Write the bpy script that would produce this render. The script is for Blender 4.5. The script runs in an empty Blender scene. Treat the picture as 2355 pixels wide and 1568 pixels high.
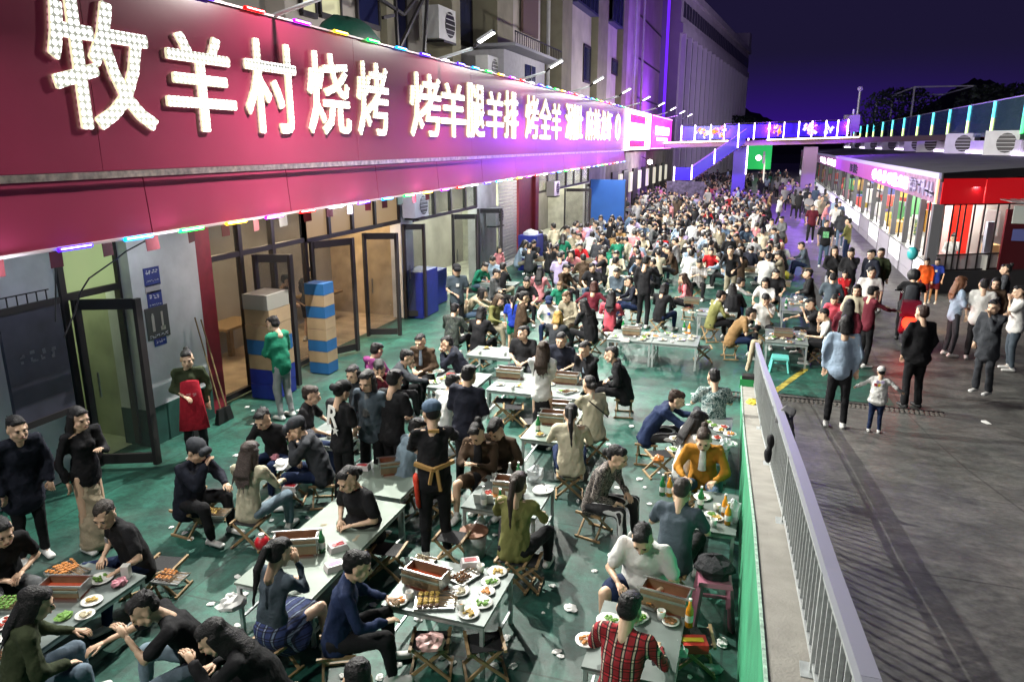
import bpy, math, random
import numpy as np
from mathutils import Matrix, Vector
R = math.radians
rnd = random.Random(7)
SC = bpy.context.scene
COL = SC.collection

# ------------------------------------------------------------------ camera, world, exposure
CAM_H, PITCH, YAW, FPX = 4.4, R(14.9), R(18.3), 1700.0      # photo measured on a 2354 px wide grid
cam_d = bpy.data.cameras.new('camera'); cam_d.lens = 26.0; cam_d.sensor_width = 36.0
cam_d.clip_start = 0.1; cam_d.clip_end = 3000
cam = bpy.data.objects.new('camera', cam_d); COL.objects.link(cam)
cam.location = (0, 0, CAM_H); cam.rotation_euler = (math.pi/2 - PITCH, 0, YAW)
SC.camera = cam

W = bpy.data.worlds.new('World'); SC.world = W; W.use_nodes = True
wn = W.node_tree; wn.nodes.clear()
def wnode(t, **k):
    n = wn.nodes.new(t)
    for a, b in k.items(): setattr(n, a, b)
    return n
w_tc = wnode('ShaderNodeTexCoord'); w_sep = wnode('ShaderNodeSeparateXYZ')
wn.links.new(w_tc.outputs['Generated'], w_sep.inputs[0])
w_dot = wnode('ShaderNodeVectorMath', operation='DOT_PRODUCT'); w_dot.inputs[1].default_value = (0.0, 0.999, 0.03)
wn.links.new(w_tc.outputs['Generated'], w_dot.inputs[0])
w_pow = wnode('ShaderNodeMapRange'); w_pow.inputs[1].default_value = 0.9; w_pow.inputs[2].default_value = 1.0
wn.links.new(w_dot.outputs['Value'], w_pow.inputs[0])
w_elev = wnode('ShaderNodeMapRange'); w_elev.inputs[1].default_value = 0.11; w_elev.inputs[2].default_value = 0.0
wn.links.new(w_sep.outputs['Z'], w_elev.inputs[0])
w_mul = wnode('ShaderNodeMath', operation='MULTIPLY'); wn.links.new(w_pow.outputs[0], w_mul.inputs[0]); wn.links.new(w_elev.outputs[0], w_mul.inputs[1])
w_p2 = wnode('ShaderNodeMath', operation='POWER'); w_p2.inputs[1].default_value = 1.6; wn.links.new(w_mul.outputs[0], w_p2.inputs[0])
w_mix = wnode('ShaderNodeMix', data_type='RGBA')
w_mix.inputs[6].default_value = (0.011, 0.008, 0.032, 1); w_mix.inputs[7].default_value = (0.035, 0.005, 0.25, 1)
wn.links.new(w_p2.outputs[0], w_mix.inputs[0])
w_bg = wnode('ShaderNodeBackground'); w_bg.inputs['Strength'].default_value = 1.0
w_out = wnode('ShaderNodeOutputWorld')
wn.links.new(w_mix.outputs[2], w_bg.inputs['Color']); wn.links.new(w_bg.outputs[0], w_out.inputs[0])
SC.view_settings.view_transform = 'Standard'; SC.view_settings.look = 'None'
SC.view_settings.exposure = 0.0; SC.view_settings.gamma = 1.0; SC.view_settings.use_curve_mapping = False
SC.render.engine = 'CYCLES'
SC.cycles.max_bounces = 4; SC.cycles.diffuse_bounces = 3; SC.cycles.glossy_bounces = 3
SC.cycles.transparent_max_bounces = 12; SC.cycles.sample_clamp_indirect = 4.0; SC.cycles.sample_clamp_direct = 0.0
SC.cycles.caustics_reflective = False; SC.cycles.caustics_refractive = False

# ------------------------------------------------------------------ photo pixel -> place
def ray(x, y):
    a = x - 1177.0; d = y - 784.0
    f = FPX*math.cos(PITCH) - d*math.sin(PITCH); dn = FPX*math.sin(PITCH) + d*math.cos(PITCH)
    return Vector((a*math.cos(YAW) - f*math.sin(YAW), f*math.cos(YAW) + a*math.sin(YAW), -dn))
def at_z(x, y, z=0.0):
    r = ray(x, y); t = (CAM_H - z)/-r.z; return Vector((r.x*t, r.y*t, z))
def at_x(x, y, X):
    r = ray(x, y); t = X/r.x; return Vector((X, r.y*t, CAM_H + r.z*t))
def at_y(x, y, Y):
    r = ray(x, y); t = Y/r.y; return Vector((r.x*t, Y, CAM_H + r.z*t))

# ------------------------------------------------------------------ materials
MATS = {}
def mat(name, col, rough=0.7, metal=0.0, emit=0.0, ecol=None, spec=0.5, noise=0.0, nscale=6.0, bump=0.0, bscale=40.0, objcol=False, alpha=1.0):
    if name in MATS: return MATS[name]
    m = bpy.data.materials.new(name); m.use_nodes = True; nt = m.node_tree; b = nt.nodes['Principled BSDF']
    b.inputs['Roughness'].default_value = rough; b.inputs['Metallic'].default_value = metal
    b.inputs['Specular IOR Level'].default_value = spec
    b.inputs['Base Color'].default_value = (*col, 1)
    src = None
    if objcol:
        oi = nt.nodes.new('ShaderNodeObjectInfo'); src = oi.outputs['Color']
        nt.links.new(src, b.inputs['Base Color'])
    if noise > 0 or bump > 0:
        tc = nt.nodes.new('ShaderNodeTexCoord')
    if noise > 0:
        n = nt.nodes.new('ShaderNodeTexNoise'); n.inputs['Scale'].default_value = nscale; n.inputs['Detail'].default_value = 5
        nt.links.new(tc.outputs['Object'], n.inputs['Vector'])
        mr = nt.nodes.new('ShaderNodeMapRange'); mr.inputs[1].default_value = 0.3; mr.inputs[2].default_value = 0.7
        mr.inputs[3].default_value = 1 - noise; mr.inputs[4].default_value = 1 + noise
        nt.links.new(n.outputs['Fac'], mr.inputs[0])
        mx = nt.nodes.new('ShaderNodeMix'); mx.data_type = 'RGBA'; mx.blend_type = 'MULTIPLY'; mx.inputs[0].default_value = 1
        if src: nt.links.new(src, mx.inputs[6])
        else: mx.inputs[6].default_value = (*col, 1)
        nt.links.new(mr.outputs[0], mx.inputs[7]); nt.links.new(mx.outputs[2], b.inputs['Base Color'])
    if bump > 0:
        n2 = nt.nodes.new('ShaderNodeTexNoise'); n2.inputs['Scale'].default_value = bscale; n2.inputs['Detail'].default_value = 3
        nt.links.new(tc.outputs['Object'], n2.inputs['Vector'])
        bp = nt.nodes.new('ShaderNodeBump'); bp.inputs['Strength'].default_value = bump; bp.inputs['Distance'].default_value = 0.02
        nt.links.new(n2.outputs['Fac'], bp.inputs['Height']); nt.links.new(bp.outputs[0], b.inputs['Normal'])
    if emit > 0:
        b.inputs['Emission Color'].default_value = (*(ecol or col), 1); b.inputs['Emission Strength'].default_value = emit
    if alpha < 1: b.inputs['Alpha'].default_value = alpha
    MATS[name] = m; return m
def nosample(m):
    m.cycles.emission_sampling = 'NONE'; return m
def glass(name, col=(0.6, 0.7, 0.75), alpha=0.25):
    return mat(name, col, 0.08, 0, alpha=alpha)

# ------------------------------------------------------------------ mesh builder
class MB:
    def __init__(s): s.v = []; s.f = []; s.m = []
    def add(s, vs, fs, mi=0):
        o = len(s.v); s.v += [tuple(p) for p in vs]; s.f += [tuple(i + o for i in f) for f in fs]; s.m += [mi]*len(fs); return s
    def box(s, c, d, rz=0.0, mi=0, M=None, taper=1.0):
        x, y, z = d[0]/2, d[1]/2, d[2]/2
        vs = [(-x, -y, -z), (x, -y, -z), (x, y, -z), (-x, y, -z), (-x*taper, -y*taper, z), (x*taper, -y*taper, z), (x*taper, y*taper, z), (-x*taper, y*taper, z)]
        T = Matrix.Translation(c) @ Matrix.Rotation(rz, 4, 'Z')
        if M is not None: T = Matrix.Translation(c) @ M.to_4x4()
        return s.add([T @ Vector(p) for p in vs], [(0, 3, 2, 1), (4, 5, 6, 7), (0, 1, 5, 4), (1, 2, 6, 5), (2, 3, 7, 6), (3, 0, 4, 7)], mi)
    def bar(s, a, b, w, h=None, mi=0):
        a = Vector(a); b = Vector(b); h = h or w; d = b - a; L = d.length
        if L < 1e-6: return s
        q = d.to_track_quat('Z', 'Y').to_matrix()
        return s.box((a + b)/2, (w, h, L), M=q, mi=mi)
    def cyl(s, a, b, r0, r1=None, n=10, mi=0, cap=True):
        a = Vector(a); b = Vector(b); r1 = r0 if r1 is None else r1; d = (b - a); q = d.to_track_quat('Z', 'Y').to_matrix()
        vs = []
        for p, r in ((a, r0), (b, r1)):
            for i in range(n):
                t = 2*math.pi*i/n; vs.append(p + q @ Vector((math.cos(t)*r, math.sin(t)*r, 0)))
        fs = [(i, (i + 1) % n, n + (i + 1) % n, n + i) for i in range(n)]
        if cap: fs += [tuple(range(n - 1, -1, -1)), tuple(range(n, 2*n))]
        return s.add(vs, fs, mi)
    def lathe(s, c, prof, n=14, mi=0, sx=1, sy=1):
        vs = []; fs = []
        for r, z in prof:
            for i in range(n):
                t = 2*math.pi*i/n; vs.append((c[0] + math.cos(t)*r*sx, c[1] + math.sin(t)*r*sy, c[2] + z))
        for k in range(len(prof) - 1):
            for i in range(n):
                fs.append((k*n + i, k*n + (i + 1) % n, (k + 1)*n + (i + 1) % n, (k + 1)*n + i))
        return s.add(vs, fs, mi)
    def blob(s, c, r, mi=0, n=8, k=5, jit=0.0, rz=0):
        prof = []; vs = []; fs = []
        for j in range(k + 1):
            ph = -math.pi/2 + math.pi*j/k
            for i in range(n):
                t = 2*math.pi*i/n + rz; q = 1 + (rnd.random() - .5)*jit
                vs.append((c[0] + math.cos(t)*math.cos(ph)*r[0]*q, c[1] + math.sin(t)*math.cos(ph)*r[1]*q, c[2] + math.sin(ph)*r[2]*q))
        for j in range(k):
            for i in range(n): fs.append((j*n + i, j*n + (i + 1) % n, (j + 1)*n + (i + 1) % n, (j + 1)*n + i))
        return s.add(vs, fs, mi)
    def quad(s, a, b, c, d, mi=0): return s.add([a, b, c, d], [(0, 1, 2, 3)], mi)
    def build(s, name, mats, parent=None, smooth=False, loc=None, rz=0.0):
        me = bpy.data.meshes.new(name); me.from_pydata(s.v, [], s.f)
        if not isinstance(mats, (list, tuple)): mats = [mats]
        for m in mats: me.materials.append(m)
        if len(mats) > 1: me.polygons.foreach_set('material_index', s.m)
        if smooth: me.polygons.foreach_set('use_smooth', [True]*len(s.f))
        me.update()
        return put(name, me, parent, loc, rz)
def put(name, data, parent=None, loc=None, rz=0.0, color=None):
    o = bpy.data.objects.new(name, data); COL.objects.link(o)
    if loc is not None: o.location = loc
    if rz: o.rotation_euler = (0, 0, rz)
    if parent is not None: o.parent = parent
    if color is not None: o.color = (*color, 1)
    return o
def tag(o, label=None, cat=None, group=None, kind=None):
    if label: o['label'] = label
    if cat: o['category'] = cat
    if group: o['group'] = group
    if kind: o['kind'] = kind
    return o
def thing(name, loc, label, cat, group=None, rz=0.0):
    return tag(put(name, None, None, loc, rz), label, cat, group)
def copy_tree(o, parent=None):
    c = o.copy(); COL.objects.link(c); c.parent = parent
    for ch in list(o.children): copy_tree(ch, c)
    return c

# ------------------------------------------------------------------ shared materials
m_steel = mat('steel', (0.42, 0.43, 0.42), 0.35, 0.85, noise=0.12, nscale=9)
m_galv = mat('galvanised_metal', (0.50, 0.53, 0.53), 0.5, 0.6, noise=0.15, nscale=20)
m_dark = mat('dark_metal', (0.018, 0.016, 0.018), 0.45, 0.3)
m_frame = mat('black_window_frame', (0.022, 0.018, 0.02), 0.5, 0.1)
m_white = mat('white_paint', (0.62, 0.62, 0.64), 0.6, noise=0.08)
m_wall = mat('stained_white_wall', (0.62, 0.62, 0.66), 0.85, noise=0.22, nscale=1.6, bump=0.15, bscale=18)
m_redp = mat('red_painted_column', (0.22, 0.015, 0.03), 0.6, noise=0.15)
m_blue = mat('blue_plastic', (0.010, 0.02, 0.22), 0.5, noise=0.12)
m_bluepanel = mat('blue_hoarding', (0.008, 0.075, 0.30), 0.6, noise=0.08, nscale=2)
m_wood = mat('stool_wood', (0.30, 0.20, 0.10), 0.6, noise=0.25, nscale=20)
m_web = mat('woven_seat', (0.018, 0.018, 0.02), 0.8, bump=0.5, bscale=120)
m_card = mat('cardboard', (0.34, 0.24, 0.14), 0.85, noise=0.1)
m_tile = mat('grey_concrete', (0.26, 0.25, 0.22), 0.85, noise=0.16, nscale=5, bump=0.2, bscale=60)
m_plate = mat('white_china', (0.72, 0.72, 0.68), 0.25)
m_paper = mat('crumpled_paper', (0.70, 0.70, 0.68), 0.8)
m_plastic_bag = mat('thin_plastic_bag', (0.62, 0.66, 0.68), 0.3, alpha=0.75)

# ------------------------------------------------------------------ the ground
def wall_x(y, off=0.0): return 0.29 - 0.026*y + off
WT = [(0.5, 2.3), (2, 2.08), (3.5, 1.88), (5.4, 1.6), (6.9, 1.28), (9.4, 0.76), (11.4, 0.42), (13.6, 0.10), (14.4, 0.0)]
def wall_top(y):
    for (a, za), (b, zb) in zip(WT, WT[1:]):
        if y <= b: return za + (zb - za)*(y - a)/(b - a)
    return 0.0
def ramp_z(y): return max(0.0, (wall_top(y) - 0.10)) if y < 13.6 else 0.0

def floor_material(name, base, alt, purple, joint=True, rough=0.45):
    m = bpy.data.materials.new(name); m.use_nodes = True; nt = m.node_tree; b = nt.nodes['Principled BSDF']
    N = lambda t: nt.nodes.new(t); K = nt.links.new
    tc = N('ShaderNodeTexCoord')
    n1 = N('ShaderNodeTexNoise'); n1.inputs['Scale'].default_value = 0.55; n1.inputs['Detail'].default_value = 6; n1.inputs['Roughness'].default_value = 0.65
    K(tc.outputs['Object'], n1.inputs['Vector'])
    r1 = N('ShaderNodeValToRGB'); r1.color_ramp.elements[0].position = 0.36; r1.color_ramp.elements[1].position = 0.66
    r1.color_ramp.elements[0].color = (*alt, 1); r1.color_ramp.elements[1].color = (*base, 1); K(n1.outputs['Fac'], r1.inputs[0])
    n2 = N('ShaderNodeTexNoise'); n2.inputs['Scale'].default_value = 14; n2.inputs['Detail'].default_value = 8; n2.inputs['Roughness'].default_value = 0.7
    K(tc.outputs['Object'], n2.inputs['Vector'])
    mr = N('ShaderNodeMapRange'); mr.inputs[1].default_value = 0.3; mr.inputs[2].default_value = 0.72; mr.inputs[3].default_value = 0.5; mr.inputs[4].default_value = 1.35
    K(n2.outputs['Fac'], mr.inputs[0])
    mx = N('ShaderNodeMix'); mx.data_type = 'RGBA'; mx.blend_type = 'MULTIPLY'; mx.inputs[0].default_value = 1
    K(r1.outputs[0], mx.inputs[6]); K(mr.outputs[0], mx.inputs[7])
    out = mx.outputs[2]
    n5 = N('ShaderNodeTexNoise'); n5.inputs['Scale'].default_value = 2.3; n5.inputs['Detail'].default_value = 7; n5.inputs['Roughness'].default_value = .6; n5.inputs['Distortion'].default_value = .8; K(tc.outputs['Object'], n5.inputs['Vector'])
    m5 = N('ShaderNodeMapRange'); m5.inputs[1].default_value = .38; m5.inputs[2].default_value = .62; m5.inputs[3].default_value = .55; m5.inputs[4].default_value = 1.15; K(n5.outputs['Fac'], m5.inputs[0])
    x5 = N('ShaderNodeMix'); x5.data_type = 'RGBA'; x5.blend_type = 'MULTIPLY'; x5.inputs[0].default_value = 1; K(out, x5.inputs[6]); K(m5.outputs[0], x5.inputs[7]); out = x5.outputs[2]
    if purple:
        n3 = N('ShaderNodeTexNoise'); n3.inputs['Scale'].default_value = 0.35; n3.inputs['Detail'].default_value = 3
        mp = N('ShaderNodeMapping'); mp.inputs['Location'].default_value = (11, 4, 0); K(tc.outputs['Object'], mp.inputs[0]); K(mp.outputs[0], n3.inputs['Vector'])
        m3 = N('ShaderNodeMapRange'); m3.inputs[1].default_value = 0.56; m3.inputs[2].default_value = 0.72; m3.inputs[4].default_value = 0.7; K(n3.outputs['Fac'], m3.inputs[0])
        mz = N('ShaderNodeMix'); mz.data_type = 'RGBA'; K(m3.outputs[0], mz.inputs[0]); K(out, mz.inputs[6]); mz.inputs[7].default_value = (*purple, 1); out = mz.outputs[2]
    if joint:
        w = N('ShaderNodeTexBrick'); w.offset = 0; w.inputs['Scale'].default_value = 1.0; w.inputs['Brick Width'].default_value = 2.6; w.inputs['Row Height'].default_value = 2.6
        w.inputs['Mortar Size'].default_value = 0.012; w.inputs['Color1'].default_value = (1, 1, 1, 1); w.inputs['Color2'].default_value = (1, 1, 1, 1); w.inputs['Mortar'].default_value = (0.5, 0.5, 0.5, 1)
        K(tc.outputs['Object'], w.inputs['Vector'])
        my = N('ShaderNodeMix'); my.data_type = 'RGBA'; my.blend_type = 'MULTIPLY'; my.inputs[0].default_value = 1; K(out, my.inputs[6]); K(w.outputs['Color'], my.inputs[7]); out = my.outputs[2]
    K(out, b.inputs['Base Color'])
    r2 = N('ShaderNodeMapRange'); r2.inputs[3].default_value = rough - 0.15; r2.inputs[4].default_value = rough + 0.3; K(n1.outputs['Fac'], r2.inputs[0]); K(r2.outputs[0], b.inputs['Roughness'])
    bp = N('ShaderNodeBump'); bp.inputs['Strength'].default_value = 0.25; bp.inputs['Distance'].default_value = 0.02; K(n2.outputs['Fac'], bp.inputs['Height']); K(bp.outputs[0], b.inputs['Normal'])
    return m
m_green = floor_material('green_painted_floor', (0.020, 0.135, 0.092), (0.015, 0.062, 0.052), (0.09, 0.085, 0.085))
m_grey = floor_material('worn_asphalt', (0.115, 0.108, 0.10), (0.072, 0.078, 0.072), None, joint=True, rough=0.5)
m_far = floor_material('grey_street', (0.14, 0.12, 0.15), (0.10, 0.09, 0.11), None, joint=False, rough=0.4)

g = MB(); g.quad((-600, -300, -0.03), (900, -300, -0.03), (900, 1500, -0.03), (-600, 1500, -0.03))
tag(g.build('ground', mat('dark_earth', (0.03, 0.03, 0.03), 0.9, noise=0.3, nscale=0.3)), kind='structure')
g = MB(); g.quad((-12.5, -4, 0), (wall_x(-4), -4, 0), (wall_x(14.4), 14.4, 0), (-12.5, 14.4, 0)); g.quad((-12.5, 14.4, 0), (2.3, 14.4, 0), (1.6, 24, 0), (-12.5, 24, 0))
g.quad((-12.5, 24, 0), (1.6, 24, 0), (1.7, 31, 0), (-12.5, 31, 0))
tag(g.build('dining_floor', m_green), kind='structure')
g = MB(); g.quad((-30, 31, -0.004), (24, 31, -0.004), (24, 190, -0.004), (-30, 190, -0.004))
tag(g.build('street', m_far), kind='structure')
g = MB()
ys = [-4, -1, 0.5, 2, 3.5, 5.4, 6.9, 9.4, 11.4, 13.6, 14.4]
for a, b in zip(ys, ys[1:]):
    g.quad((wall_x(a, .24), a, ramp_z(a)), (14, a, ramp_z(a)), (14, b, ramp_z(b)), (wall_x(b, .24), b, ramp_z(b)))
g.quad((wall_x(14.4, .1), 14.4, 0.004), (24, 14.4, 0.004), (24, 31, 0.004), (1.7, 31, 0.004)); g.v[-4] = (2.3, 14.4, 0.004)
tag(g.build('ramp_road', m_grey), kind='structure')
# green margin and yellow line beyond the wall end, drain grating across the foot of the ramp
g = MB(); g.quad((wall_x(13.7, .24), 13.7, .012), (2.5, 13.6, .012), (2.35, 17.5, .012), (wall_x(17, .1), 17.5, .012))
tag(g.build('green_floor_margin', m_green), kind='structure')
p, q = at_z(1778, 902, .016), at_z(1852, 848, .016); d = (q - p).normalized(); n = Vector((-d.y, d.x, 0))*.06
g = MB(); g.quad(p - n, q - n, q + n, p + n)
tag(g.build('yellow_painted_line', mat('worn_yellow_paint', (0.36, 0.30, 0.04), 0.8, noise=0.5, nscale=9)), kind='structure')
gr = thing('drain_grating', (1.4, 13.15, ramp_z(13.15) + .01), 'dark slotted drain grating across the foot of the ramp', 'grating')
MB().box((0, -.14, 0), (3.6, .03, .02)).box((0, .14, 0), (3.6, .03, .02)).build('frame', m_dark, gr)
s = MB()
for i in range(48): s.box((-1.76 + i*.0745, 0, 0), (.035, .20, .018))
tag(s.build('slats', mat('rusty_grating', (.10, .09, .08), .7, .3), gr), kind='stuff')

# retaining wall with a concrete ledge on top
rw = thing('retaining_wall', (0, 0, 0), 'green painted retaining wall with a bare concrete ledge beside the ramp', 'wall')
g = MB(); c = MB(); edge = MB()
ys2 = [0.2] + [y for y in ys if y > 0.4]
for a, b in zip(ys2, ys2[1:]):
    xa, xb, za, zb = wall_x(a), wall_x(b), wall_top(a), wall_top(b)
    g.quad((xb, b, 0), (xa, a, 0), (xa, a, za - .004), (xb, b, zb - .004))
    c.quad((xa, a, za), (xa + .26, a, za), (xb + .26, b, zb), (xb, b, zb))
    c.quad((xa + .26, a, za), (xa + .26, a, ramp_z(a) - .3), (xb + .26, b, ramp_z(b) - .3), (xb + .26, b, zb))
    edge.bar((xa + .005, a, za + .004), (xb + .005, b, zb + .004), .018)
g.build('painted_face', mat('green_wall_paint', (0.03, 0.25, 0.12), 0.7, noise=0.3, nscale=2.5, bump=.2), rw)
c.build('ledge', m_tile, rw); edge.build('paint_drips', mat('pale_green_drips', (0.30, 0.45, 0.36), .8, noise=.4, nscale=30), rw)

# railing on the ledge
rl = thing('metal_railing', (0, 0, 0), 'galvanised railing of thin upright bars on the concrete ledge of the ramp', 'railing')
def rail_x(y): return wall_x(y, .23)
RT = [(0.4, 2.86), (2.27, 2.72), (3.19, 2.56), (4.92, 2.30), (7.61, 1.86), (10.5, 1.36), (14.12, 0.80)]
def rail_top(y):
    for (a, za), (b, zb) in zip(RT, RT[1:]):
        if y <= b: return za + (zb - za)*(y - a)/(b - a)
    return .8
t = MB(); lo = MB(); mid = MB()
ry = [0.4, 2.27, 3.19, 4.92, 7.61, 10.5, 14.12]
for a, b in zip(ry, ry[1:]):
    t.bar((rail_x(a), a, rail_top(a)), (rail_x(b), b, rail_top(b)), .062, .06)
    mid.bar((rail_x(a), a, rail_top(a) - .09), (rail_x(b), b, rail_top(b) - .09), .02, .03)
for a, b in zip(ys2[:-1], ys2[1:]):
    lo.bar((rail_x(a), a, wall_top(a) + .05), (rail_x(b), b, wall_top(b) + .05), .022, .03)
t.build('top_rail', mat('dusty_handrail', (0.30, 0.31, 0.36), .5, .4), rl); mid.build('upper_crossbar', m_galv, rl); lo.build('lower_crossbar', m_galv, rl)
bars = []
y = 0.6
me_bar = None
while y < 14.1:
    zb = wall_top(y) + .06; zt = rail_top(y) - .09
    if me_bar is None:
        o = MB().box((0, 0, .5), (.019, .019, 1)).build('upright_bar', m_galv, rl); me_bar = o.data
    else: o = put('upright_bar', me_bar, rl)
    o.location = (rail_x(y), y, zb); o.scale = (1, 1, zt - zb); y += .135
for y in (1.2, 3.4, 5.6, 7.8, 10.0, 12.1, 14.05):
    MB().box((rail_x(y), y, (wall_top(y) + rail_top(y))/2), (.035, .035, rail_top(y) - wall_top(y))).box((rail_x(y), y, wall_top(y) + .006), (.12, .12, .012)).build('rail_post', m_galv, rl)
# ------------------------------------------------------------------ long illuminated sign over the restaurant front
SX = -7.4
m_signred = mat('glossy_red_sign_panel', (0.20, 0.020, 0.052), 0.28, 0.0, noise=0.06, nscale=1.2, bump=0.06, bscale=2.5, spec=0.6)
m_sill = mat('sign_edge_trim', (0.55, 0.42, 0.45), 0.4, 0.3)
sign = thing('shop_sign', (SX, 22, 3.3), 'long glossy red shop sign with glowing white Chinese characters over the restaurant front', 'sign')
SO = Vector((SX, 22, 3.3))
def sb(mb, name, m, parent=sign, smooth=False):      # geometry given in world coordinates, kept relative to the sign
    mb.v = [tuple(Vector(v) - SO) for v in mb.v]; return mb.build(name, m, parent, smooth)
def zb(y): return 3.28 + (y - 5.5)*0.0054            # lower edge creeps up towards the far end
y = 1.0; k = 0
while y < 42.7:
    L = min(6.0, 42.8 - y)
    sb(MB().box((SX - .06, y + L/2, 5.19), (.10, L - .008, 2.20)), 'upper_panel', m_signred); y += L
y = 1.55
while y < 42.7:
    L = min(3.05, 42.8 - y)
    a, b = zb(y), zb(y + L)
    q = MB(); X0 = SX - .02
    q.add([(X0, y + .008, a), (X0, y + L - .008, b), (X0 - .05, y + L - .008, 4.0), (X0 - .05, y + .008, 4.0), (X0 - .1, y + .008, a), (X0 - .1, y + L - .008, b), (X0 - .15, y + L - .008, 4.0), (X0 - .15, y + .008, 4.0)],
          [(0, 1, 2, 3), (4, 7, 6, 5), (0, 4, 5, 1), (3, 2, 6, 7), (0, 3, 7, 4), (1, 5, 6, 2)])
    sb(q, 'lower_panel', m_signred); y += L
# crinkled mirror strip between the panels
m_mirror = mat('crinkled_mirror_strip', (0.75, 0.7, 0.6), 0.3, 1.0, noise=.4, nscale=9)
q = MB(); y = 1.5; prev = None
while y < 42.6:
    o1, o2 = rnd.uniform(-.002, .003), rnd.uniform(-.002, .003); cur = ((SX + .005 + o1, y, 4.005), (SX + .005 + o2, y, 4.085))
    if prev: q.quad(prev[0], cur[0], cur[1], prev[1])
    prev = cur; y += rnd.uniform(.04, .3)
sb(q, 'mirror_strip', m_mirror)
q = MB().bar((SX + .01, 1, zb(1) - .012), (SX + .01, 42.8, zb(42.8) - .012), .05, .03).bar((SX + .0, 1, 6.31), (SX + .0, 42.8, 6.31), .06, .03)
sb(q, 'edge_trim', m_sill)
q = MB(); q.quad((-8.6, 1, 3.32), (SX - .1, 1, 3.32), (SX - .1, 42.8, 3.5), (-8.6, 42.8, 3.5)); q.quad((-8.6, 1, 6.25), (SX - .02, 1, 6.25), (SX - .02, 42.8, 6.25), (-8.6, 42.8, 6.25)); q.quad((SX - .02, 42.8, 3.4), (-8.6, 42.8, 3.4), (-8.6, 42.8, 6.25), (SX - .02, 42.8, 6.25))
sb(q, 'backing_box', m_dark)
# characters: LED dotted faces with glowing sides
mf = bpy.data.materials.new('dotted_led_face'); mf.use_nodes = True; nt = mf.node_tree; b = nt.nodes['Principled BSDF']; b.inputs['Base Color'].default_value = (.5, .5, .4, 1)
tc = nt.nodes.new('ShaderNodeTexCoord'); vo = nt.nodes.new('ShaderNodeTexVoronoi'); vo.inputs['Randomness'].default_value = 0.0; vo.inputs['Scale'].default_value = 12.5
mp = nt.nodes.new('ShaderNodeMapping'); mp.inputs['Scale'].default_value = (0.0, 1, 1); nt.links.new(tc.outputs['Object'], mp.inputs[0]); nt.links.new(mp.outputs[0], vo.inputs['Vector'])
mr = nt.nodes.new('ShaderNodeMapRange'); mr.inputs[1].default_value = 0.32; mr.inputs[2].default_value = 0.46; mr.inputs[3].default_value = 3.4; mr.inputs[4].default_value = 0.22
nt.links.new(vo.outputs['Distance'], mr.inputs[0]); nt.links.new(mr.outputs[0], b.inputs['Emission Strength']); b.inputs['Emission Color'].default_value = (.97, 1, .93, 1)
ms = mat('glowing_letter_side', (.5, .45, .25), .6, emit=.8, ecol=(1, .93, .62))
CH = [('牧', 135, 362), ('羊', 388, 546), ('村', 569, 686), ('烧', 710, 806), ('烤', 823, 894), ('烤', 943, 1013), ('羊', 1012, 1069), ('腿', 1072, 1112), ('羊', 1117, 1156), ('排', 1158, 1189),
      ('烤', 1207, 1236), ('全', 1239, 1265), ('羊', 1267, 1288), ('涮', 1299, 1320), ('肚', 1322, 1338), ('麻', 1346, 1363), ('辣', 1364, 1378), ('龙', 1380, 1392), ('虾', 1393, 1405), ('0', 1413, 1425)]
def glyph_mesh(ch, off=.03, ext=.05):
    cu = bpy.data.curves.new('g', 'FONT'); cu.body = ch; cu.offset = 0; cu.extrude = ext; cu.resolution_u = 2
    ob = bpy.data.objects.new('g', cu); COL.objects.link(ob); bpy.context.view_layer.update()
    me = bpy.data.meshes.new_from_object(ob.evaluated_get(bpy.context.evaluated_depsgraph_get()))
    bpy.data.objects.remove(ob); bpy.data.curves.remove(cu)
    if off > .01:        # a bolder stroke: shifted copies, each a hair deeper than the last
        nv = len(me.vertices); co = np.empty(nv*3); me.vertices.foreach_get('co', co); co = co.reshape(-1, 3); fs = [tuple(p.vertices) for p in me.polygons]; V = []; Fc = []
        for i in range(8):
            a = i*math.pi/4; V += [(x + math.cos(a)*off, y + math.sin(a)*off, z*(1 - i*.012)) for x, y, z in co]; Fc += [tuple(v + i*nv for v in f) for f in fs]
        m2 = bpy.data.meshes.new('g'); m2.from_pydata(V, [], Fc); bpy.data.meshes.remove(me); me = m2
    return me
for yy in (7.2, 10.3, 13.4, 16.6, 20, 24, 28, 33, 38):      # the light the LED characters throw forward
    L = bpy.data.lights.new('letter_glow', 'SPOT'); L.energy = 700; L.color = (1, 1, .93); L.spot_size = R(165); L.spot_blend = .8; L.shadow_soft_size = .04
    o = bpy.data.objects.new('letter_glow', L); COL.objects.link(o); o.parent = sign; o.location = (.12, yy - 22, 1.95); o.rotation_euler = Vector((1, 0, -.3)).to_track_quat('-Z', 'Y').to_euler()
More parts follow.
